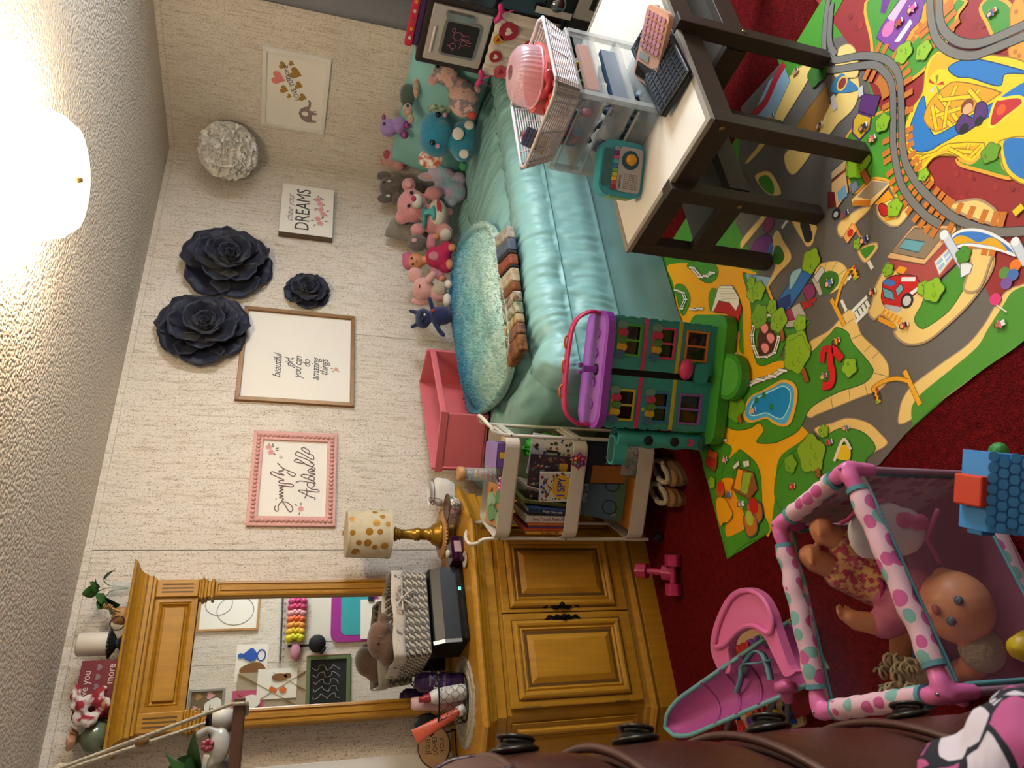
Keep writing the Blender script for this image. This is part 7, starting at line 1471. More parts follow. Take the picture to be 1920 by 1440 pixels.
# ------------------------------------------------------------------ wall behind the photographer, seen in the mirror
MY = 3.15
def Pm(px, py):
    q = P(px, py, y=2 * MY - FY); return Vector((q.x, FY, q.z))
def opposite_wall():
    def cm(x, y): return Pm(340 + x / 4.571, 1080 + y / 4.571)
    def rect(*pts): q = [cm(*p) for p in pts]; return min(p.x for p in q), max(p.x for p in q), min(p.z for p in q), max(p.z for p in q)
    x0, x1, z0, z1 = rect((170, 100), (150, 475), (660, 465), (680, 100)); x1 += .25
    t, pt, ux = framed('elephant_sketch_picture', 'oak framed grey pencil elephant drawing on wall seen in mirror', x1, x0, z0, z1, .02, WOODL, .018, plane='b', pos=FY)
    s = MB(); 
    for c, rx, rz in (((.35, .32), .17, .26), ((.62, .68), .16, .22), ((.72, .40), .2, .3)): s.tube([pt(c[0] + rx * math.cos(k * .21), c[1] + rz * math.sin(k * .21)) for k in range(30)], .003, 5, closed=True)
    s.tube(catmull([pt(.4, .6), pt(.3, .75), pt(.2, .7), pt(.22, .5), pt(.3, .4)], 6), .003, 5); part(s, 'pencil_drawing', INKL, t)
    x0, x1, z0, z1 = rect((70, 980), (50, 1160), (360, 1160), (375, 980)); t, pt, ux = framed('baby_elephant_picture', 'grey framed brown picture of white elephant and gold heart seen in mirror', x1, x0 - .05, z0, z1, .02, mat('grey_frame', '#8a857c', .5), .018, plane='b', pos=FY, paper=mat('brown_paper', '#6f5a40', .6))
    m = MB(); flatpoly(m, pt, (.58, .3), [(x * (1 + .2 * math.sin(2 * math.atan2(y, x))), y) for x, y in disc(1, 18)], .26, .25); part(m, 'painted_elephant', PAPER, t)
    for u, v, r_, mm in ((.25, .72, .12, GOLDP), (.22, .4, .13, PINKP), (.62, .8, .08, PINKP), (.8, .85, .07, PAPER)): m = MB(); flatpoly(m, pt, (u, v), heart(1), r_, r_ * 1.1); part(m, 'painted_heart', mm, t)
    def sheet(name, label, q, m=None, th=.003, cat='drawing', z=.0): x0, x1, z0, z1 = q; t = thing(name, label, cat, (0, 0, 0)); part(MB().bx(x0, x1, FY + z, FY + z + th, z0, z1), 'paper', m or PAPER, t); return t, (lambda u, v, d=0: Vector((x0 + (1 - u) * (x1 - x0), FY + z + th + .0006 + d, z0 + v * (z1 - z0))))
    q = rect((530, 590), (745, 600), (450, 915), (660, 905)); t, pt = sheet('crayon_drawing', 'child drawing of blue blob and brown cookies seen in mirror', q)
    m = MB(); flatpoly(m, pt, (.30, .85), disc(1, 12), .07, .1); flatpoly(m, pt, (.3, .55), [(x * (1 + .2 * math.sin(5 * i)), y) for i, (x, y) in enumerate(disc(1, 16))], .17, .22); m.tube([pt(.3 + .15 * math.cos(k * .35), .2 + .13 * math.sin(k * .35)) for k in range(18)], .006, 5, closed=True); part(m, 'blue_crayon', mat('crayon_blue', '#2452a8', .7), t); m = MB(); flatpoly(m, pt, (.7, .45), [(x * (1 + .15 * math.sin(7 * i)), y) for i, (x, y) in enumerate(disc(1, 18))], .2, .42); part(m, 'brown_crayon', mat('crayon_brown', '#7a5020', .7), t)
    bx = rect((430, 840), (1050, 1090)); t, pt = sheet('memo_board', 'tan fabric memo board with criss-cross gold ribbons seen in mirror', (bx[0] - .06, bx[1], bx[2] - .02, bx[3] - .05), mat('memo_linen', '#a3937a', .8), .012, 'memo board', .0)
    for a, b in (((.02, .98), (.98, .02)), ((.02, .02), (.98, .98)), ((.5, .98), (.98, .5)), ((.02, .5), (.5, .02))): part(MB().tube([pt(*a, .004), pt(*b, .004)], .008, 4, flat=((0, 1, 0), .2)), 'gold_ribbon', mat('gold_ribbon', '#a88a3a', .4, .3), t)
    q = rect((740, 800), (995, 800), (640, 1060), (980, 1045)); t, pt = sheet('dog_drawing', 'child crayon drawing of brown dog with orange legs seen in mirror', q, z=.016); m = MB(); flatpoly(m, pt, (.3, .45), disc(1, 14), .13, .2); flatpoly(m, pt, (.25, .25), disc(1, 10), .08, .1); part(m, 'brown_crayon', MATS['crayon_brown'], t); m = MB(); flatpoly(m, lambda u, v, d=0: pt(u, v, .001), (.33, .5), disc(1, 12), .08, .11); part(m, 'white_patch', PAPER, t); m = MB(); flatpoly(m, pt, (.7, .6), LEAF, .12, .28, 1.4); flatpoly(m, pt, (.72, .35), LEAF, .12, .28, 1.6); part(m, 'orange_crayon', mat('crayon_orange', '#c9662a', .7), t)
    q = rect((440, 990), (700, 1130)); t, pt = sheet('pink_colouring_page', 'pink and teal colouring page on memo board seen in mirror', (q[0] - .04, q[1], q[2], q[3]), mat('pink_page', '#b5486a', .6), z=.014); m = MB(); flatpoly(m, pt, (.5, .4), disc(1, 14), .3, .3); part(m, 'drawn_face', PAPER, t)
    x0, x1, z0, z1 = rect((1090, 690), (1450, 690), (1060, 1090), (1420, 1090)); t, pt, ux = framed('chalkboard', 'small chalkboard with green and pink frame and white scribbles seen in mirror', x1, x0 - .05, z0, z1, .035, mat('sage_frame', '#5f6f44', .6), .02, plane='b', pos=FY, paper=mat('slate', '#121212', .7))
    m = MB(); r = random.Random(9)
    for k in range(5):
        p = [pt(.22 + .13 * k + .05 * math.sin(i * 1.3), .85 - i * .055 + .03 * math.cos(i * 2.1 + k)) for i in range(12)]; m.tube(catmull(p, 4), .0022, 5)
    part(m, 'chalk_scribble', mat('chalk', '#b5b5b0', .9), t); w_ = abs(x1 - x0 + .05); part(MB().bx(x0 - .052, x0 - .044, FY, FY + .022, z0, z1).bx(x1, x1 + .006, FY, FY + .022, z0, z1).bx(x0 - .05, x1, FY, FY + .022, z1, z1 + .006), 'pink_edge', mat('pink_edge', '#b5827a', .6), t)
    # hanging bow strap, cap, paper roll, clip boards
    t = thing('bow_hanger', 'hanging strap of pink, orange and yellow hair bows seen in mirror', 'bow hanger', (0, 0, 0)); cols = ['#8a5a6a', '#c2407a', '#b5305a', '#cf8a92', '#cf5a2a', '#d0862a', '#cfa81e', '#c9c01e']
    for i, c in enumerate(cols):
        p = cm(1000 - i * 4, 180 + i * 52); o = MB()
        for s in (-1, 1): o.ell((p.x, FY + .05, p.z + s * .045), (.035, .04, .04), rot=rotm(s * 20, 0, 0)); o.ell((p.x + .012, FY + .06, p.z + s * .02), (.03, .03, .03))
        o.ell((p.x, FY + .075, p.z), .02); part(o, 'hair_bow', mat('bow_' + c, c, .5), t)
    a, b = cm(870, 150), cm(845, 730); part(MB().tube([(a.x, FY + .02, a.z), (b.x, FY + .02, b.z)], .009, 8), 'rail', MATS['chrome'], t)
    for k in range(9): p = Vector((a.x, FY + .02, a.z)).lerp(Vector((b.x, FY + .02, b.z)), (k + .5) / 9); part(MB().tube([p + Vector((0, .025 * math.cos(j * .52), .02 * math.sin(j * .52) - .012)) for j in range(12)], .003, 5, closed=True), 'ring', MATS['chrome'], t)
    p = cm(975, 660); part(MB().ell((p.x, FY + .05, p.z), (.075, .03, .045)), 'pink_mask', mat('mask_pink', '#b5788a', .7), t)
    p = cm(1160, 595); t = thing('black_cap', 'black baseball cap hanging on a strap seen in mirror', 'cap', (p.x, FY + .07, p.z)); part(MB().ell((0, 0, 0), (.08, .065, .075)), 'crown', mat('cap_black', '#101012', .8), t); part(MB().ell((-.07, .03, -.05), (.04, .05, .012), rot=rotm(0, 40, 0)), 'brim', MATS['cap_black'], t); part(MB().bx(-.01, .01, -.06, -.055, .04, .25), 'strap', MATS['cap_black'], t)
    x0, x1, z0, z1 = rect((1120, 170), (1600, 545)); t, pt = sheet('drawing_paper', 'large blank white sheet of drawing paper on wall seen in mirror', (x0, x1 + .2, z0 - .1, z1), mat('blank_paper', '#cfc8ba', .7))
    p = cm(1480, 330); t = thing('doodle_board', 'magenta and teal magnetic doodle board on wall seen in mirror', 'toy', (p.x, FY + .004, p.z)); part(MB().prism(rrect(.50, .42, .08), (0, 0, 0), (-1, 0, 0), (0, 0, 1), .02), 'board_frame', mat('magenta_frame', '#9a2f86', .4), t, bev=.004); part(MB().prism(rrect(.38, .28, .05), (0, .0205, -.02), (-1, 0, 0), (0, 0, 1), .002), 'board_face', mat('doodle_teal', '#3a9aa0', .4), t)
    p = cm(1570, 340); t = thing('clipped_papers', 'stack of white papers held by black clip seen in mirror', 'papers', (p.x - .02, FY + .03, p.z - .06)); part(MB().bx(-.2, .16, 0, .008, -.22, .1), 'sheets', PAPER, t); part(MB().bx(.14, .2, .004, .02, -.02, .03), 'clip', MATS['cap_black'], t)
opposite_wall()
# ------------------------------------------------------------------ things on the bed
CROP['8'] = (680, 60, 4.5); CROP['9'] = (680, 300, 3.6); CROP['p2'] = (480, 960, 3)
BH, BU = -down, -right           # camera-facing horizontal and vertical
def plush(name, label, cat, crop, c, groups, x=None, y=None, base=None, group=None):
    """rounded toy measured from the photo: blobs are (x, y, rx, ry[, nearer, rdepth]) in crop pixels, at one distance"""
    ox, oy, k = CROP[crop]; C_ = P(ox + c[0] / k, oy + c[1] / k, x=x, y=y); dep = (C_ - EYE).dot(fwd); un = dep / FPX / k
    R_ = Matrix((BH, fwd, BU)).transposed()
    root = Vector((C_.x, C_.y, C_.z if base is None else base)); t = thing(name, label, cat, root, group=group)
    def at(px, py, d=0):
        r = (ox + px / k - 960) * right + (oy + py / k - 720) * down + FPX * fwd
        return EYE + r * (dep / FPX) - fwd * d * un - root
    MBk = {}
    for nm, m, blobs, *vox in groups:
        mb = MB()
        for b in blobs:
            if len(b) == 7 and b[6] == 'c':      # limb from (x,y) to (x2,y2): (x,y,x2,y2,r,near,'c')
                p, q = at(b[0], b[1], b[5]), at(b[2], b[3], b[5]); chain(mb, [p, q], [b[4] * un * 1.1, b[4] * un]); continue
            d = b[4] if len(b) > 4 else 0; rd = b[5] if len(b) > 5 else (b[2] + b[3]) / 2 * .8
            g = 1.08 if vox else 1; mb.ell(at(b[0], b[1], d), (b[3] * un * g, rd * un * g, b[2] * un * g), rot=R_, n=16, k=11)
        part(mb, nm, m, t, remesh=(vox[0] if vox else 0))
    return t
FUZZ = lambda n, c, c2, s=40: mat(n, c, .95, noise=(s, c2, .3), bump=(180, .6), sheen=.4)
EYE_ = mat('toy_eye', '#0b0a0a', .1)
def toys():
    G = 'stuffed toys on the bed'
    tl = FUZZ('teal_plush', '#1f7f9a', '#1a7088'); pat = mat('shape_print', '#c9c2b2', .8, noise=(45, '#a8452e', .1)); pat2 = mat('fruit_print', '#b9b8a0', .8, noise=(45, '#3a6a48', .15)); wh = mat('toy_white', '#c9c3b8', .7); pkc = mat('cheek_pink', '#b58a9a', .8)
    plush('plush_elephant', 'large teal plush elephant with patterned ears and white belly badge', 'stuffed toy', '8', (760, 900), [('body', tl, [(845, 925, 105, 165), (620, 865, 140, 180), (690, 860, 65, 65, 110), (890, 830, 60, 60, 60), (850, 1050, 60, 60, 60)], .008), ('ear', pat2, [(650, 635, 105, 65, -20, 25)]), ('ear', pat, [(570, 1065, 105, 85, -20, 25)]), ('belly_badge', wh, [(815, 905, 48, 54, 134, 12)]), ('foot_pad', wh, [(905, 825, 40, 40, 112, 14)]), ('foot_pad', wh, [(862, 1065, 40, 40, 112, 14)]), ('eye', EYE_, [(648, 738, 24, 24, 112, 12)]), ('eye', EYE_, [(600, 970, 24, 24, 116, 12)]), ('cheek', pkc, [(703, 740, 20, 20, 108, 8)]), ('cheek', pkc, [(645, 1000, 20, 20, 108, 8)]), ('green_tag', mat('tag_green', '#2f7a4a', .7), [(850, 1140, 35, 40, 20, 20)])], x=3.2, base=.67)
    sp = mat('spotted_plush', '#cba699', .95, noise=(22, '#857a80', .03), bump=(180, .5)); pk = FUZZ('soft_pink', '#d09c96', '#c48e8a')
    plush('plush_deer', 'pale pink plush animal with grey spots sitting next to toy kitchen', 'stuffed toy', '8', (820, 480), [('body', sp, [(850, 560, 120, 150), (700, 365, 105, 85, 20), (800, 460, 90, 70), (920, 680, 45, 50, 40)], .008), ('muzzle', pk, [(700, 300, 36, 40, 90, 30)]), ('ear', pk, [(590, 410, 36, 48, 10, 20)]), ('foot', pk, [(968, 500, 34, 34, 40)]), ('foot', mat('coral_foot', '#b5483c', .8), [(925, 720, 40, 36, 50)]), ('eye', EYE_, [(640, 332, 18, 18, 95, 10)])], x=3.28, base=.67)
    gs = FUZZ('olive_shell', '#3f4f38', '#344230'); sk = FUZZ('turtle_skin', '#b5a78a', '#8a4a24', 55)
    plush('plush_turtle', 'green plush turtle with orange spotted flippers on top of pillow', 'stuffed toy', '8', (400, 600), [('shell', gs, [(375, 540, 60, 95, 0, 60)], .007), ('head', sk, [(385, 670, 42, 62, 20, 40)]), ('flipper', sk, [(455, 480, 26, 95, 30, 20)]), ('flipper', sk, [(408, 745, 30, 38, 30, 20)]), ('eye', EYE_, [(388, 645, 13, 13, 58, 8)])], x=3.34)
    lv = FUZZ('lilac_plush', '#9c7cae', '#8c6ca0'); mg = mat('shiny_magenta', '#8a3f78', .25, .3)
    plush('plush_alpaca', 'small lilac curly plush with shiny magenta feet on pillow', 'stuffed toy', '8', (290, 810), [('body', lv, [(215, 810, 70, 75), (310, 785, 60, 65)], .007), ('foot', mg, [(358, 880, 34, 36, 40)]), ('foot', mg, [(380, 800, 30, 32, 40)]), ('ear', mg, [(182, 730, 16, 30, 20)]), ('eye', EYE_, [(192, 795, 13, 13, 60, 8)])], x=3.40)
    plush('plush_cow', 'pink plush strawberry animal with red muzzle left of pillow', 'stuffed toy', '8', (260, 1075), [('body', pk, [(245, 1065, 75, 75), (310, 1100, 55, 70)], .007), ('muzzle', mat('berry_red', '#b5485a', .8), [(212, 1050, 30, 42, 45, 30)]), ('horn', pk, [(182, 998, 24, 20)]), ('horn', pk, [(160, 1098, 20, 22)]), ('nose', mat('moss_nose', '#8a8468', .8), [(195, 1045, 14, 14, 72, 10)]), ('foot', MATS['berry_red'], [(342, 1125, 20, 24, 30)])], y=3.05)
    gr = FUZZ('grey_plush', '#6a6058', '#5c534c')
    plush('plush_grey_elephant', 'dark grey plush elephant with white tusks behind the pink bear', 'stuffed toy', '8', (230, 1310), [('body', gr, [(205, 1310, 60, 80), (290, 1260, 60, 70, -20), (240, 1330, 300, 1320, 30, 40, 'c'), (300, 1390, 60, 60, -20), (300, 1270, 500, 1330, 55, -20, 'c'), (480, 1330, 760, 1380, 55, -20, 'c')], .008), ('ear', gr, [(180, 1215, 62, 42, 0, 16)]), ('ear', gr, [(190, 1405, 66, 40, 0, 16)]), ('tusk', wh, [(236, 1275, 18, 12, 60)]), ('tusk', wh, [(226, 1398, 18, 12, 60)]), ('eye', EYE_, [(188, 1285, 8, 8, 62, 6)])], y=3.10)
    pb = FUZZ('bear_pink', '#d08e8e', '#c48082'); tq = mat('teal_satin', '#2f8a86', .3)
    plush('plush_bear', 'big pink teddy bear with teal ribbon and printed white shirt', 'teddy bear', '9', (430, 360), [('body', pb, [(335, 310, 95, 105), (490, 400, 85, 105), (480, 230, 55, 45, 20), (375, 480, 45, 45, 30), (560, 500, 50, 55, 40), (310, 165, 45, 45, -10), (265, 385, 45, 45, -10)], .008), ('muzzle', wh, [(378, 300, 38, 50, 85, 40)]), ('nose', mat('nose_red', '#a8324a', .6), [(362, 293, 17, 19, 124, 12)]), ('shirt', wh, [(510, 370, 62, 95, 45, 60)]), ('shirt_print', mat('shirt_red', '#a8323c', .7), [(520, 330, 10, 45, 103, 6), (535, 345, 8, 30, 103, 6)]), ('ribbon', tq, [(425, 400, 18, 75, 60, 40), (455, 375, 40, 22, 100, 12), (490, 380, 18, 50, 104, 10)], .006), ('foot_pad', wh, [(568, 520, 38, 42, 80, 18)]), ('inner_ear', pk, [(315, 170, 26, 26, 32, 10)]), ('eye', EYE_, [(342, 243, 12, 12, 84, 8)]), ('eye', EYE_, [(324, 330, 12, 12, 88, 8)])], y=2.98, base=.67)
    td = mat('tie_dye', '#c4a0bc', .95, noise=(14, '#8fb8c4', .12), bump=(180, .6))
    plush('plush_bunny', 'pastel tie-dye plush bunny slumped between bear and teal elephant', 'stuffed toy', '9', (580, 180), [('body', td, [(620, 215, 75, 75), (530, 205, 50, 65), (600, 285, 42, 40, 30), (500, 90, 60, 60), (560, 100, 55, 40, 30), (650, 130, 45, 50)], .008), ('ear', td, [(440, 115, 66, 34, 10, 20)]), ('inner_ear', pk, [(440, 118, 48, 16, 28, 8)]), ('pink_foot', pk, [(575, 360, 40, 30, 40)])], y=2.9, base=.67)
    g2 = FUZZ('pale_grey_plush', '#8a8278', '#7d766c')
    plush('plush_grey_cat', 'pale grey plush with pointed ear peeking out behind bear', 'stuffed toy', '9', (245, 455), [('body', g2, [(245, 460, 70, 75), (165, 505, 165, 506, 18, 0, 'c'), (200, 485, 45, 40), (260, 470, 640, 560, 60, 0, 'c')], .008)], y=3.14)
    plush('plush_mouse', 'dark grey plush mouse with pink ear behind the baby doll', 'stuffed toy', '9', (365, 555), [('body', gr, [(370, 560, 62, 58)], .007), ('inner_ear', mat('ear_pink', '#c09a94', .8), [(356, 553, 20, 16, 54, 8)])], y=3.06)
    mgt = mat('magenta_fleece', '#b0204e', .85); stp = mat('pink_stripe', '#b57480', .8)
    plush('bed_doll', 'baby doll in magenta overalls and pink hat sitting on bed', 'doll', '9', (470, 660), [('body', SKIN, [(355, 685, 58, 52), (355, 690, 470, 665, 30, 0, 'c'), (492, 522, 28, 20, 20), (482, 512, 8, 8, 30), (492, 508, 8, 8, 30), (502, 508, 8, 8, 30), (512, 514, 8, 8, 30), (480, 532, 8, 8, 36), (540, 802, 26, 24, 20), (556, 795, 8, 8, 30), (558, 806, 8, 8, 30), (552, 816, 8, 8, 30), (544, 824, 8, 8, 30), (530, 820, 8, 9, 34), (605, 600, 30, 26, 40), (590, 712, 28, 34, 40)], .005), ('overalls', mgt, [(510, 660, 80, 72, 10), (570, 600, 45, 45, 20), (565, 720, 45, 45, 20)], .007), ('sleeve', stp, [(465, 575, 470, 530, 34, 10, 'c')], .006), ('sleeve', stp, [(480, 755, 525, 785, 32, 10, 'c')], .006), ('chest_patch', stp, [(490, 660, 38, 30, 68, 8)]), ('hat', mat('hat_pink', '#b5607c', .85), [(312, 682, 44, 60, -8), (285, 645, 20, 20)], .006), ('eye', EYE_, [(338, 672, 8, 8, 50, 5)]), ('eye', EYE_, [(345, 712, 8, 8, 50, 5)]), ('mouth', mat('doll_lips', '#9a4a3c', .5), [(370, 690, 5, 9, 52, 4)])], y=2.96, base=.67)
    cream = FUZZ('cream_knit', '#b5a48c', '#a5947c')
    plush('plush_pink_elephant', 'pale pink plush with long ears and knitted vest beside doll', 'stuffed toy', '9', (460, 870), [('body', pk, [(410, 870, 70, 75), (455, 815, 480, 780, 26, 50, 'c'), (510, 905, 55, 55)], .007), ('ear', pk, [(352, 775, 50, 52, -5, 18)]), ('ear', pk, [(390, 950, 62, 32, -5, 18)]), ('knit_vest', cream, [(520, 875, 48, 55, 20)]), ('boot', wh, [(582, 845, 26, 28, 40)]), ('boot', wh, [(575, 950, 30, 45, 40)]), ('eye', EYE_, [(392, 860, 4, 14, 62, 4)])], y=2.95, base=.67)
    nv = FUZZ('navy_plush', '#141f52', '#111a46')
    plush('plush_cat', 'dark blue plush cat with pointed ears at end of toy row', 'stuffed toy', '9', (470, 1060), [('body', nv, [(408, 1070, 50, 66), (530, 1050, 80, 62), (455, 940, 475, 1010, 16, 20, 'c'), (490, 1100, 520, 1155, 18, 20, 'c'), (520, 1155, 545, 1182, 17, 20, 'c'), (365, 1030, 325, 1020, 15, 0, 'c'), (370, 1108, 335, 1125, 15, 0, 'c')], .006), ('eye', EYE_, [(408, 1040, 10, 10, 56, 6)]), ('eye', EYE_, [(412, 1085, 10, 10, 56, 6)]), ('nose', wh, [(425, 1050, 7, 9, 58, 5)]), ('red_patch', mat('patch_red', '#8a1f3c', .7), [(482, 1022, 16, 12, 58, 5)])], y=2.96, base=.67)
    br = FUZZ('brown_plush', '#7a5a44', '#6c4e3a')
    plush('basket_bear', 'brown plush bear lying in the woven basket on dresser', 'teddy bear', 'p2', (695, 710), [('body', br, [(690, 720, 60, 100), (725, 650, 36, 45, 20), (720, 590, 28, 28, 10), (740, 760, 60, 110, -10)], .007), ('eye', EYE_, [(700, 720, 7, 10, 62, 6)])], y=2.95)
toys()
CROP['h'] = (1440, 840, 3); WV_ = mat('white_vinyl', '#cfcac6', .35); PKV = mat('pink_vinyl', '#b8486f', .3)
plush('white_vinyl_bag', 'white padded child handbag with pink bow and straps in playpen', 'handbag', 'h', (670, 440), [('bag_body', WV_, [(570, 470, 115, 150, 0, 45), (760, 470, 120, 130, 0, 45), (660, 460, 150, 150, 0, 50)], .006), ('bow', PKV, [(740, 395, 50, 50, 52, 18), (830, 410, 50, 50, 48, 18), (785, 402, 22, 22, 60, 20)], .005), ('piping', PKV, [(440, 400, 540, 300, 12, 20, 'c'), (540, 300, 640, 290, 12, 20, 'c'), (400, 420, 440, 400, 12, 20, 'c')]), ('strap', PKV, [(880, 500, 940, 350, 14, 20, 'c'), (880, 500, 960, 640, 12, 10, 'c')])], x=.475, base=.30)
def bedding():
    t = thing('bed_pillow', 'aqua pillow leaning against right wall at head of bed', 'pillow', (3.44, 2.58, .65))
    def fn(u, v): a, b = u * 2 - 1, v * 2 - 1; e = (1 - abs(a) ** 2.6) * (1 - abs(b) ** 2.6); k = 1 - .06 * (a * a * b * b > .5); return a * .40, b * .21, .085 * max(e, 0) ** .45
    M = Matrix.Translation((0, 0, .215)) @ Matrix.Rotation(math.radians(-74), 4, 'Y') 
    m = MB()
    for s in (1, -1): m.grid(lambda u, v: M @ Vector((fn(u, v)[1] * (1 + .10 * (u - .5) * 0), -fn(u, v)[0], s * fn(u, v)[2] + .006 * fbm((u * 6, v * 5, s)))), 30, 20)
    part(m, 'pillow_case', AQUAM, t)
    # ombre fur blanket, folded
    t = thing('fur_blanket', 'folded plush blanket fading from teal to pale mint on bed', 'blanket', (0, 0, 0))
    B = [(2.80, 2.90), (2.62, 2.56), (2.41, 2.38), (2.10, 2.335), (1.82, 2.30), (1.66, 2.36), (1.60, 2.55), (1.68, 2.85), (1.80, 3.0), (2.05, 3.06), (2.40, 3.12), (2.68, 3.10)]; q = catmull([Vector((x, y, 0)) for x, y in B], 8, True); c = Vector((2.16, 2.72, 0)); n = len(q)
    m = D.materials.new('ombre_fur'); m.use_nodes = True; nt = m.node_tree; N = nt.nodes; b = N['Principled BSDF']; b.inputs['Roughness'].default_value = .95; b.inputs['Sheen Weight'].default_value = .4
    tc = N.new('ShaderNodeTexCoord'); sp = N.new('ShaderNodeSeparateXYZ'); nt.links.new(tc.outputs['Object'], sp.inputs[0]); nz = N.new('ShaderNodeTexNoise'); nz.inputs['Scale'].default_value = 5; nt.links.new(tc.outputs['Object'], nz.inputs['Vector'])
    ad = N.new('ShaderNodeMath'); ad.operation = 'MULTIPLY_ADD'; ad.inputs[1].default_value = .45; nt.links.new(nz.outputs['Fac'], ad.inputs[0]); nt.links.new(sp.outputs['Y'], ad.inputs[2])
    mr = N.new('ShaderNodeMapRange'); mr.inputs['From Min'].default_value = 2.62; mr.inputs['From Max'].default_value = 3.22; nt.links.new(ad.outputs[0], mr.inputs['Value']); rp = N.new('ShaderNodeValToRGB'); e = rp.color_ramp.elements; e[0].color = hx('#b8d0c0'); e[1].color = hx('#0a78a6'); x = e.new(.45); x.color = hx('#7db5b0'); x = e.new(.75); x.color = hx('#3a97b0')
    nt.links.new(mr.outputs[0], rp.inputs[0]); nt.links.new(rp.outputs[0], b.inputs['Base Color'])
    def sf(u, v):
        uu = u * n; p = q[int(uu) % n].lerp(q[(int(uu) + 1) % n], uu % 1); k = min(1, v * 1.12); d = c.lerp(p, k); h = .10 * (1 - k ** 5) + .012 * fbm((d.x * 5, d.y * 5, 1)) * (1 - k) ; h -= .03 * math.exp(-((d.y - (2.50 + .12 * (d.x - 2.1))) / .05) ** 2) * (1 - k)
        if v > .9: d = c.lerp(p, 1.0 + .02 * math.sin((v - .9) * 31)); h = .05 * (1 - (v - .9) * 10)
        return Vector((d.x, d.y, .665 + max(h, 0)))
    part(MB().grid(sf, n, 22, wrapu=True), 'folded_fleece', m, t)
    r = random.Random(2); pl = MB(); vs = []; fs = []
    for i in range(15000):
        u, v = r.random(), math.sqrt(r.random()) * .97; p = sf(u, v); o = len(vs); d = Vector((r.uniform(-.6, .6), r.uniform(-.9, .2), 1)).normalized() * r.uniform(.010, .018); s = Vector((r.uniform(-1, 1), r.uniform(-1, 1), 0)).normalized() * .0022
        vs += [p - s, p + s, p + d]; fs.append((o, o + 1, o + 2))
    pl.add(vs, fs); o = part(pl, 'fur_pile', m, t); o['kind'] = 'stuff'
    # patchwork quilt folded in front of it
    t = thing('patchwork_quilt', 'folded patchwork quilt strip sticking out under fur blanket', 'quilt', (0, 0, 0)); cols = [('#b5ab9a', '#8a8478'), ('#4a5262', '#5a6272'), ('#2a2420', '#3a302a'), ('#8f4a30', '#7a3a26'), ('#1f1c1e', '#2a2628'), ('#b9ae98', '#a08a6a'), ('#7a4a26', '#64391c'), ('#b5aa98', '#6a4a34'), ('#5a6a4a', '#b0a48a'), ('#b09a72', '#8a6a40'), ('#4a3a3c', '#8a5a3a'), ('#8a5a2a', '#5a2f1c')]; wd = [1, 1, .3, .9, .2, 1.1, .7, .8, .9, .7, .8, 1.2]
    A0, A1, C0, C1 = Vector((2.33, 2.335, 0)), Vector((2.24, 2.165, 0)), Vector((1.62, 2.37, 0)), Vector((1.60, 2.205, 0)); s = 0; tot = sum(wd)
    for (c1, c2), w_ in zip(cols, wd):
        f0, f1 = s / tot, (s + w_) / tot - .003; s += w_; p = [A0.lerp(C0, f0), A1.lerp(C1, f0), A1.lerp(C1, f1), A0.lerp(C0, f1)]
        vs = [Vector((v.x, v.y, z)) for z in (.668, .708) for v in p]; part(MB().add(vs, [(0, 1, 2, 3), (7, 6, 5, 4), (4, 5, 1, 0), (5, 6, 2, 1), (6, 7, 3, 2), (7, 4, 0, 3)]), 'quilt_patch', mat('patch' + c1, c1, .85, noise=(35, c2, .12), bump=(150, .3)), t, bev=.010)
bedding()
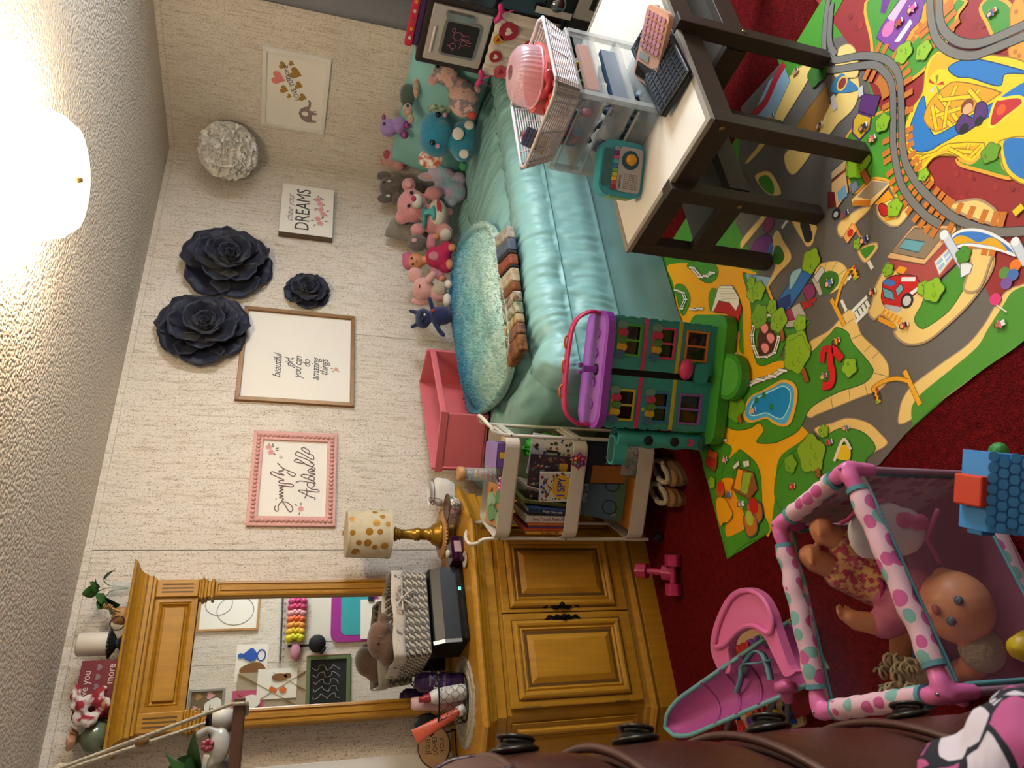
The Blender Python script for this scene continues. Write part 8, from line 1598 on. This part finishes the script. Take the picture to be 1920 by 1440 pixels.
# ------------------------------------------------------------------ things on the desk
DT = .5535
def desk_things():
    FR = mat('frosted_plastic', '#c4c4be', .3, alpha=.42); CD = mat('clear_drawer', '#c9cdcc', .15, alpha=.16)
    x0, x1, y0, y1, z0, z1 = 1.80, 2.13, 1.175, 1.47, DT, .828
    t = thing('plastic_drawer_unit', 'frosted plastic three-drawer storage unit on desk', 'drawer unit', ((x0 + x1) / 2, (y0 + y1) / 2, z0)); t.location = (0, 0, 0); h = (z1 - z0) / 3; r = random.Random(5)
    part(MB().bx(x0, x1, y0, y1, z1 - .014, z1), 'top_panel', FR, t, bev=.005); part(MB().bx(x0, x1, y0, y1, z0, z0 + .008), 'bottom_panel', FR, t)
    for k in range(2): part(MB().bx(x0 + .004, x1, y0 + .002, y1 - .002, z0 + h * (k + 1) - .006, z0 + h * (k + 1) + .006), 'divider', FR, t)
    for xa, ya in ((x0, y0), (x1 - .02, y0), (x0, y1 - .016), (x1 - .02, y1 - .016)): part(MB().bx(xa, xa + .02, ya, ya + .016, z0 + .008, z1 - .014), 'corner_post', FR, t)
    pal = [['#b5486a', '#c9a02a', '#3a7aa0', '#7a4a8a', '#4a8a4a', '#c96a8a'], ['#2f4f6a', '#3a5a78', '#24384c'], ['#3a5a4a', '#2f4a5a', '#5a5a4a']]
    for k in range(3):
        a, b = z0 + h * (2 - k) + .008, z0 + h * (3 - k) - .016; o = MB()
        for q in ((x0 - .006, x0 - .003, y0 + .012, y1 - .012, a, b), (x0, x1 - .02, y0 + .008, y0 + .0105, a, b - .012), (x0, x1 - .02, y1 - .0105, y1 - .008, a, b - .012), (x0, x1 - .02, y0 + .0105, y1 - .0105, a, a + .002)): o.bx(*q)
        d = part(o, 'drawer', CD, t); part(MB().tube([(x0 - .008, y0 + .02, b - .004), (x0 - .012, y0 + .03, b), (x0 - .012, y1 - .03, b), (x0 - .008, y1 - .02, b - .004)], .004, 6), 'drawer_lip', FR, d)
        for c in pal[k]:
            m = MB()
            for i in range(7): p = (r.uniform(x0 + .03, x1 - .05), r.uniform(y0 + .035, y1 - .035), r.uniform(a + .014, a + .042)); m.ell(p, (r.uniform(.012, .024), r.uniform(.012, .024), r.uniform(.008, .014)), rot=rotm(r.uniform(0, 90), r.uniform(0, 90), 0), n=8, k=6)
            o = part(m, 'drawer_contents', mat('cont_' + c, c, .5), d); o['kind'] = 'stuff'
    if 1: part(MB().bx(x0 + .05, x1 - .06, y0 + .012, y0 + .03, z0 + 2 * h + .012, z1 - .04), 'orange_packet', mat('packet_orange', '#b0602a', .5), t); part(MB().bx(x0 + .04, x1 - .06, y0 + .012, y0 + .03, z0 + h + .012, z0 + 2 * h - .03), 'blue_packet', mat('packet_blue', '#2a4260', .4), t)
    # perforated basket
    t = thing('perforated_basket', 'white perforated plastic basket on top of drawer unit', 'basket', (1.93, 1.30, z1 + .001)); m = MB(); PB = mat('white_basket', '#c2b8b8', .4); q0 = rrect(.30, .27, .04, 4); n = len(q0)
    part(MB().prism(q0, (0, 0, 0), (1, 0, 0), (0, 1, 0), .004), 'basket_floor', PB, t); hz = .085; sc = lambda z: 1 + .20 * z / hz; per = catmull([Vector((x, y, 0)) for x, y in q0], 4, True); N = 132; L_ = len(per)
    for row in range(1, 11): z = hz * row / 11; m.tube([(per[int(i * L_ / 64)].x * sc(z), per[int(i * L_ / 64)].y * sc(z), z) for i in range(64)], .0026, 4, closed=True)
    for i in range(120): p = per[int(i * L_ / 120)]; m.tube([(p.x, p.y, .002), (p.x * sc(hz), p.y * sc(hz), hz)], .0026, 4, caps=False)
    o = part(m, 'perforated_wall', PB, t); o['kind'] = 'stuff'; part(MB().tube([(p.x * sc(hz), p.y * sc(hz), hz + .004) for p in per[::2]], .006, 6, closed=True, flat=((0, 0, 1), 1)), 'rim', PB, t)
    bz = z1 + .006
    t = thing('pink_lidded_case', 'coral pink case with clear ridged dome lid in basket', 'case', (1.965, 1.265, bz), 12); part(MB().prism(rrect(.21, .17, .05), (0, 0, 0), (1, 0, 0), (0, 1, 0), .085), 'case_base', mat('coral_case', '#cf6a62', .4), t, bev=.008)
    def lid(u, v): a = u * 2 * math.pi; k = v; rr = .105 * (1 - k ** 3 * .75) * (1 + .012 * math.cos(a * 40)); return (rr * 1.02 * math.cos(a) * (1 + .1 * math.cos(2 * a)), rr * .84 * math.sin(a), .088 + .075 * math.sin(k * math.pi / 2))
    part(MB().grid(lid, 160, 10, wrapu=True), 'dome_lid', mat('pink_clear', '#cfa8b0', .15, alpha=.55), t); part(MB().tube([Vector(lid(i / 48, 0)) for i in range(48)], .005, 6, closed=True), 'lid_rim', mat('pink_rim', '#cf8a92', .35), t)
    bw = MB()
    for s in (-1, 1): bw.ell((-.115, -.03 + s * .026, .075), (.012, .024, .018), rot=rotm(s * 30, 0, 0)); bw.ell((-.115, -.03 + s * .018, .045), (.008, .008, .022), rot=rotm(s * 25, 0, 0))
    bw.ell((-.122, -.03, .072), .010); part(bw, 'bow_clasp', mat('bow_coral', '#c23a4c', .4), t, remesh=.004)
    t = thing('puzzle_cube', 'black puzzle cube showing yellow face in basket', 'puzzle cube', (1.80, 1.375, bz + .042), rot=(math.radians(14), math.radians(-18), math.radians(28))); part(MB().box((0, 0, .028), (.057, .057, .057)), 'cube_core', mat('cube_black', '#0e0e12', .35), t, bev=.003)
    for a in range(3):
        for b in range(3):
            u, v = -.019 + a * .019, .009 + b * .019; part(MB().box((-.0288, u, v), (.001, .016, .016)), 'sticker', mat('cube_yellow', '#cfb53a', .4), t); part(MB().box((u, -.0288, v), (.016, .001, .016)), 'sticker', mat('cube_navy', '#1c1e3a', .4), t); part(MB().box((u, -.019 + b * .019, .0568), (.016, .016, .001)), 'sticker', MATS['cube_navy'], t)
    t = thing('slime_coil', 'green and red squiggly rubber toy spilling over basket rim', 'toy', (1.815, 1.235, bz + .03)); 
    for i, c in enumerate(('#7aa82a', '#b52a24')): part(MB().tube(catmull([(.012 * math.sin(k * 1.9) + i * .022, -.05 + .014 * k, .018 + .014 * math.cos(k * 2.3)) for k in range(9)], 4), .011, 7), 'rubber_strand', mat('rubber' + c, c, .45), t)
    t = thing('pink_wallet', 'black zip pouch with pink pattern beside puzzle cube', 'pouch', (1.85, 1.40, bz + .05), 20); part(MB().box((0, 0, .02), (.07, .025, .05)), 'pouch_cloth', mat('pouch_print', '#1c1418', .7, noise=(45, '#b57a86', .08)), t, bev=.008)
    # toy radio
    c = Vector((1.725, 1.365, DT)); t = thing('toy_radio', 'teal toy music radio with rainbow keys, carry handle and orange dial', 'toy', c, -38); TQ = mat('radio_teal', '#2f9098', .4)
    out = rrect(.172, .150, .035, 6); part(MB().prism(out, (0, .022, .075), (1, 0, 0), (0, 0, 1), .044), 'housing', TQ, t, bev=.008); t.rotation_euler[0] = 0
    part(MB().prism(rrect(.116, .026, .010), (0, -.0225, .128), (1, 0, 0), (0, 0, 1), .0015), 'handle_opening', mat('opening_dark', '#35605c', .6), t); part(MB().prism(rrect(.138, .082, .014), (0, -.0225, .050), (1, 0, 0), (0, 0, 1), .003), 'face_plate', mat('radio_grey', '#a8a099', .5), t)
    for i, cc in enumerate(('#a8242a', '#c2452a', '#cf9a1e', '#b5b02a', '#5f9a34', '#2f6aa0', '#3f9a9a', '#b0486a', '#6a2a6a', '#8a8a8a')):
        k = part(MB().bx(-.066 + i * .0132, -.066 + i * .0132 + .0122, -.031, -.0225, .094, .109), 'key', mat('key_' + cc, cc, .35), t, bev=.001)
    part(MB().lathe([(0, 0), (.029, 0), (.029, .003), (0, .003)], (.030, -.0255, .052), 24, rot=rotm(rx=90)), 'dial_ring', mat('dial_navy', '#284f5c', .5), t); part(MB().lathe([(0, 0), (.018, 0), (.017, .008), (0, .009)], (.030, -.0285, .052), 20, rot=rotm(rx=90)), 'dial', mat('dial_orange', '#cf8f1e', .4), t)
    g = MB()
    for a in range(9):
        for b in range(9): g.box((-.058 + a * .0055, -.0257, .022 + b * .0055), (.0022, .001, .0022))
    o = part(g, 'speaker_grille', mat('grille_dark', '#2a2624', .7), t); o['kind'] = 'stuff'; part(MB().bx(-.088, -.084, -.02, .02, .03, .11), 'lime_side', mat('lime', '#7fa83a', .4), t, bev=.002); text('maker_mark', 'LeapFrog', .011, mat('radio_ink', '#1f3a2a', .5), t, (-.04, -.0259, .082))
    # laptop base and calculator
    A, B, C_ = P(1294, 122, z=DT + .03), P(1248, 198, z=DT + .03), P(1218, 78, z=DT + .05); t = thing('laptop_keyboard', 'black laptop keyboard with rows of square keys at desk edge', 'laptop', (1.745, 1.005, DT + .006)); ux = (P(1265, 53, z=.6) - A); ux.z = 0; ux = Vector((.985, -.02, 0)).normalized(); uy = Vector((.02, .985, 0)).normalized(); t.rotation_euler = (math.radians(6), math.radians(-3), math.radians(2))
    KB = mat('laptop_black', '#121316', .35); part(MB().bx(0, .34, 0, .155, 0, .014), 'base', KB, t, bev=.003); part(MB().bx(.005, .335, .004, .15, .014, .015), 'palm_rest', mat('laptop_silver', '#4c5058', .25, .6), t); part(MB().bx(-.004, .0, .01, .15, -.006, .006), 'rubber_foot', MATS['black_rubber'], t)
    for i in range(17):
        for j in range(6): part(MB().box((.018 + i * .019, .018 + j * .0225, .0165), (.0165, .0195, .003), top=(.88, .88)), 'key', mat('key_black', '#15171b', .3), t)
    t = thing('calculator', 'peach desk calculator with round pink keys leaning on laptop', 'calculator', (1.955, 1.075, DT + .041), rot=(math.radians(10), math.radians(-8), math.radians(-72))); PE = mat('peach_plastic', '#c99a80', .4)
    part(MB().prism(rrect(.21, .13, .02), (0, 0, 0), (1, 0, 0), (0, 1, 0), .016), 'casing', PE, t, bev=.005); part(MB().box((-.075, 0, .0175), (.04, .10, .003)), 'solar_panel', mat('solar_dark', '#231a1a', .15), t); part(MB().box((-.035, .02, .0172), (.02, .055, .002)), 'lcd', mat('lcd_grey', '#8a9088', .3), t)
    for i in range(5):
        for j in range(5): part(MB().prism([(x, y * 1.1) for x, y in disc(.0085, 10)], (-.005 + i * .022, -.046 + j * .023, .016), (1, 0, 0), (0, 1, 0), .006), 'key', mat('calc_key', '#b5808a' if True else '', .4), t)
desk_things()
# ------------------------------------------------------------------ toy kitchen
def kitchen():
    KX = 3.1; t = thing('toy_kitchen', 'dark brown toy kitchen with silver doors, chalk drawing and valentine curtain', 'toy kitchen', (0, 0, 0)); DB = mat('kitchen_brown', '#241814', .3); SV = mat('kitchen_silver', '#a39d95', .35, .2); CHR = MATS['chrome']
    y0, y1 = 1.06, 2.035; part(MB().bx(KX + .02, KX + .40, y0, y1, .0, 1.105), 'cabinet', DB, t, bev=.01); part(MB().bx(KX - .005, KX + .022, y0 + .3, y1 + .005, .47, 1.11), 'front_frame', DB, t, bev=.012)
    a0, a1, zb, zt = 1.735, 2.003, .808, 1.080; d = part(MB().bx(KX - .02, KX - .004, a0, a1, zb, zt), 'upper_door', SV, t, bev=.004)
    cy, cz = 1.873, .93; part(MB().prism(rrect(.18, .175, .02), (KX - .02, cy, cz), (0, -1, 0), (0, 0, 1), .006), 'chalk_frame', mat('steel_grey', '#767370', .35, .4), d, bev=.004); part(MB().prism(rrect(.155, .15, .012), (KX - .0262, cy, cz), (0, -1, 0), (0, 0, 1), .001), 'chalk_panel', mat('slate', '#121212', .7), d)
    m = MB(); pt = lambda u, v: Vector((KX - .0275, cy + .07 - u * .14, cz - .065 + v * .13))
    for c, rx, rz in (((.25, .72), .1, .1), ((.62, .62), .14, .16), ((.42, .38), .1, .1), ((.8, .8), .07, .06)): m.tube([pt(c[0] + rx * math.cos(k * .42), c[1] + rz * math.sin(k * .42)) for k in range(15)], .0012, 4, closed=True)
    for l in (((.56, .46), (.54, .2)), ((.68, .46), (.70, .2)), ((.38, .28), (.36, .1)), ((.47, .28), (.48, .1)), ((.3, .45), (.2, .5)), ((.5, .65), (.4, .7)), ((.15, .72), (.08, .72)), ((.25, .84), (.25, .92))): m.tube([pt(*q) for q in l], .0012, 4)
    part(m, 'chalk_drawing', mat('pink_chalk', '#b5607a', .9), d); part(MB().tube([(KX - .03, 1.955, 1.056), (KX - .03, 1.83, 1.056)], .006, 8), 'white_marker', mat('marker_white', '#c4bdb0', .5), d); part(MB().prism(rrect(.03, .13, .014), (KX - .02, 1.762, .955), (0, -1, 0), (0, 0, 1), .022), 'door_handle', CHR, d, bev=.004)
    part(MB().bx(KX - .018, KX - .004, 1.36, 1.70, .6, 1.08), 'dark_door', mat('door_gloss', '#1a1c22', .12, spec=.7), t, bev=.004)
    # gathered curtain
    cu = thing('valentine_curtain', 'white gathered curtain with red hearts and donuts tied by pink bows', 'curtain', (0, 0, 0))
    def cf(u, v): return (KX - .03 - .012 * math.sin(u * 38) * (.5 + .5 * v), 2.015 - u * .325, .795 - v * .295)
    part(MB().grid(cf, 90, 8), 'cloth', mat('curtain_cotton', '#bfb4a6', .85), cu, solid=.002)
    for (u, v, r_, c, hc) in ((.75, .22, .045, '#8f1c2a', '#c9bfb4'), (.33, .5, .042, '#a8782a', '#a01f2c'), (.12, .3, .035, '#b04a54', '#8f1c2a'), (.34, .14, .03, '#8f1c2a', '#c9bfb4'), (.60, .1, .024, '#b5801f', '#8f1c2a'), (.6, .62, .03, '#a8242e', '#b04a54'), (.2, .75, .035, '#8f1c2a', '#c9bfb4')):
        y, z = 2.015 - u * .325, .795 - v * .295; part(MB().prism([(p * (1 + .06 * math.sin(i)), q) for i, (p, q) in enumerate(disc(r_, 18))], (KX - .0425, y, z), (0, -1, 0), (0, 0, 1), .001), 'printed_motif', mat('motif' + c, c, .8), cu); part(MB().prism(heart(r_ * .45), (KX - .0437, y, z), (0, -1, 0), (0, 0, 1), .001), 'printed_heart', mat('motif' + hc, hc, .8), cu)
    for y in (2.02, 1.69):
        b = MB()
        for s in (-1, 1): b.ell((KX - .06, y + s * .025, .80), (.012, .026, .015), rot=rotm(s * 25, 0, 0)); b.tube(catmull([(KX - .06, y, .80), (KX - .065, y + s * .02, .77), (KX - .06, y + s * .03, .74)], 4), .008, 5, flat=((1, 0, 0), .4))
        b.ell((KX - .065, y, .80), .011); part(b, 'satin_bow', mat('satin_pink', '#b52a66', .35), cu, remesh=.005)
    # stove panel with knob
    kp = part(MB().bx(KX - .03, KX - .004, 1.36, 1.655, .47, .60), 'control_panel', mat('panel_black', '#111113', .3), t, bev=.003); part(MB().bx(KX - .034, KX - .03, 1.63, 1.66, .47, .64), 'white_strip', mat('panel_white', '#a8a39c', .4), kp)
    kb = part(MB().lathe([(0, 0), (.03, 0), (.028, .018), (0, .02)], (KX - .03, 1.605, .553), 22, rot=rotm(ry=-90)), 'oven_knob', CHR, kp); part(MB().box((KX - .055, 1.605, .553), (.012, .008, .05)), 'knob_grip', CHR, kb)
    part(MB().tube([(KX - .032, 1.605 + .038 * math.cos(a * .3 + 3.6), .553 + .038 * math.sin(a * .3 + 3.6)) for a in range(8)], .004, 5), 'dial_marks', mat('mark_white', '#b5b0a8', .5), kp)
    part(MB().bx(KX - .02, KX + .0, 1.1, 1.655, .06, .46), 'oven_door', SV, t, bev=.006); part(MB().bx(KX - .022, KX - .02, 1.16, 1.60, .12, .40), 'oven_window', MATS['door_gloss'], t)
    for k in range(6): part(MB().tube([(KX - .026, 1.16, .15 + k * .045), (KX - .026, 1.60, .15 + k * .045)], .003, 6), 'oven_rack_bar', CHR, t)
    # things standing on it
    q = thing('toy_keyboard', 'red and purple toy register keyboard standing on toy kitchen', 'toy', (KX + .03, 1.80, 1.1055)); part(MB().bx(-.02, .05, -.17, .17, 0, .03), 'base', mat('toy_plum', '#3a1a4a', .4), q, bev=.006); part(MB().bx(-.03, .0, -.175, .175, .03, .065), 'red_panel', mat('toy_crimson', '#a81f34', .35), q, bev=.008)
    for k in range(7): part(MB().box((-.032, -.13 + k * .043, .048), (.006, .016, .012)), 'button', mat('button_mix%d' % (k % 3), ['#b5b0a8', '#8a2a34', '#c2862a'][k % 3], .4), q, bev=.002)
    for k in range(9): part(MB().box((.02, -.15 + k * .036, .034), (.03, .02, .012)), 'dark_key', mat('reg_dark', '#2c2630', .4), q)
    q = thing('grey_curtain', 'plain grey curtain panel hanging on right wall above toy kitchen', 'curtain', (0, 0, 0)); ye = P(690, 40, x=WX - .04).y
    part(MB().grid(lambda u, v: (WX - .045 - .018 * math.sin(u * 40 + v), ye - u * 1.15, .93 + v * 1.15), 90, 6), 'curtain_cloth', mat('curtain_grey', '#6f6f72', .85), q, solid=.003); part(MB().tube([(WX - .05, ye + .03, 2.1), (WX - .05, ye - 1.3, 2.1)], .009, 8), 'rod', CHR, q)
    q = thing('pink_heart_toy', 'pink glitter heart purse toy with ribbons above toy kitchen', 'toy', (KX + .02, 1.70, 1.172)); part(MB().prism(heart(.055), (0, .0, .09), (0, -1, 0), (0, 0, 1), .025), 'heart_body', mat('glitter_pink', '#b5486a', .3, .2), q, bev=.008); b = MB()
    for s in (-1, 1): b.ell((-.02, s * .035, .04), (.012, .03, .018), rot=rotm(s * 30, 0, 0))
    part(b, 'ribbon', mat('ribbon_pink', '#b53a72', .5), q); part(MB().box((0, -.07, .03), (.04, .05, .06)), 'red_case', mat('case_red', '#7a1420', .4), q, bev=.005); part(MB().tube(catmull([(-.03, -.05, .02), (-.04, -.07, .05), (-.03, -.09, .07)], 4), .009, 6), 'orange_piece', mat('piece_amber', '#c2761e', .4), q)
kitchen()
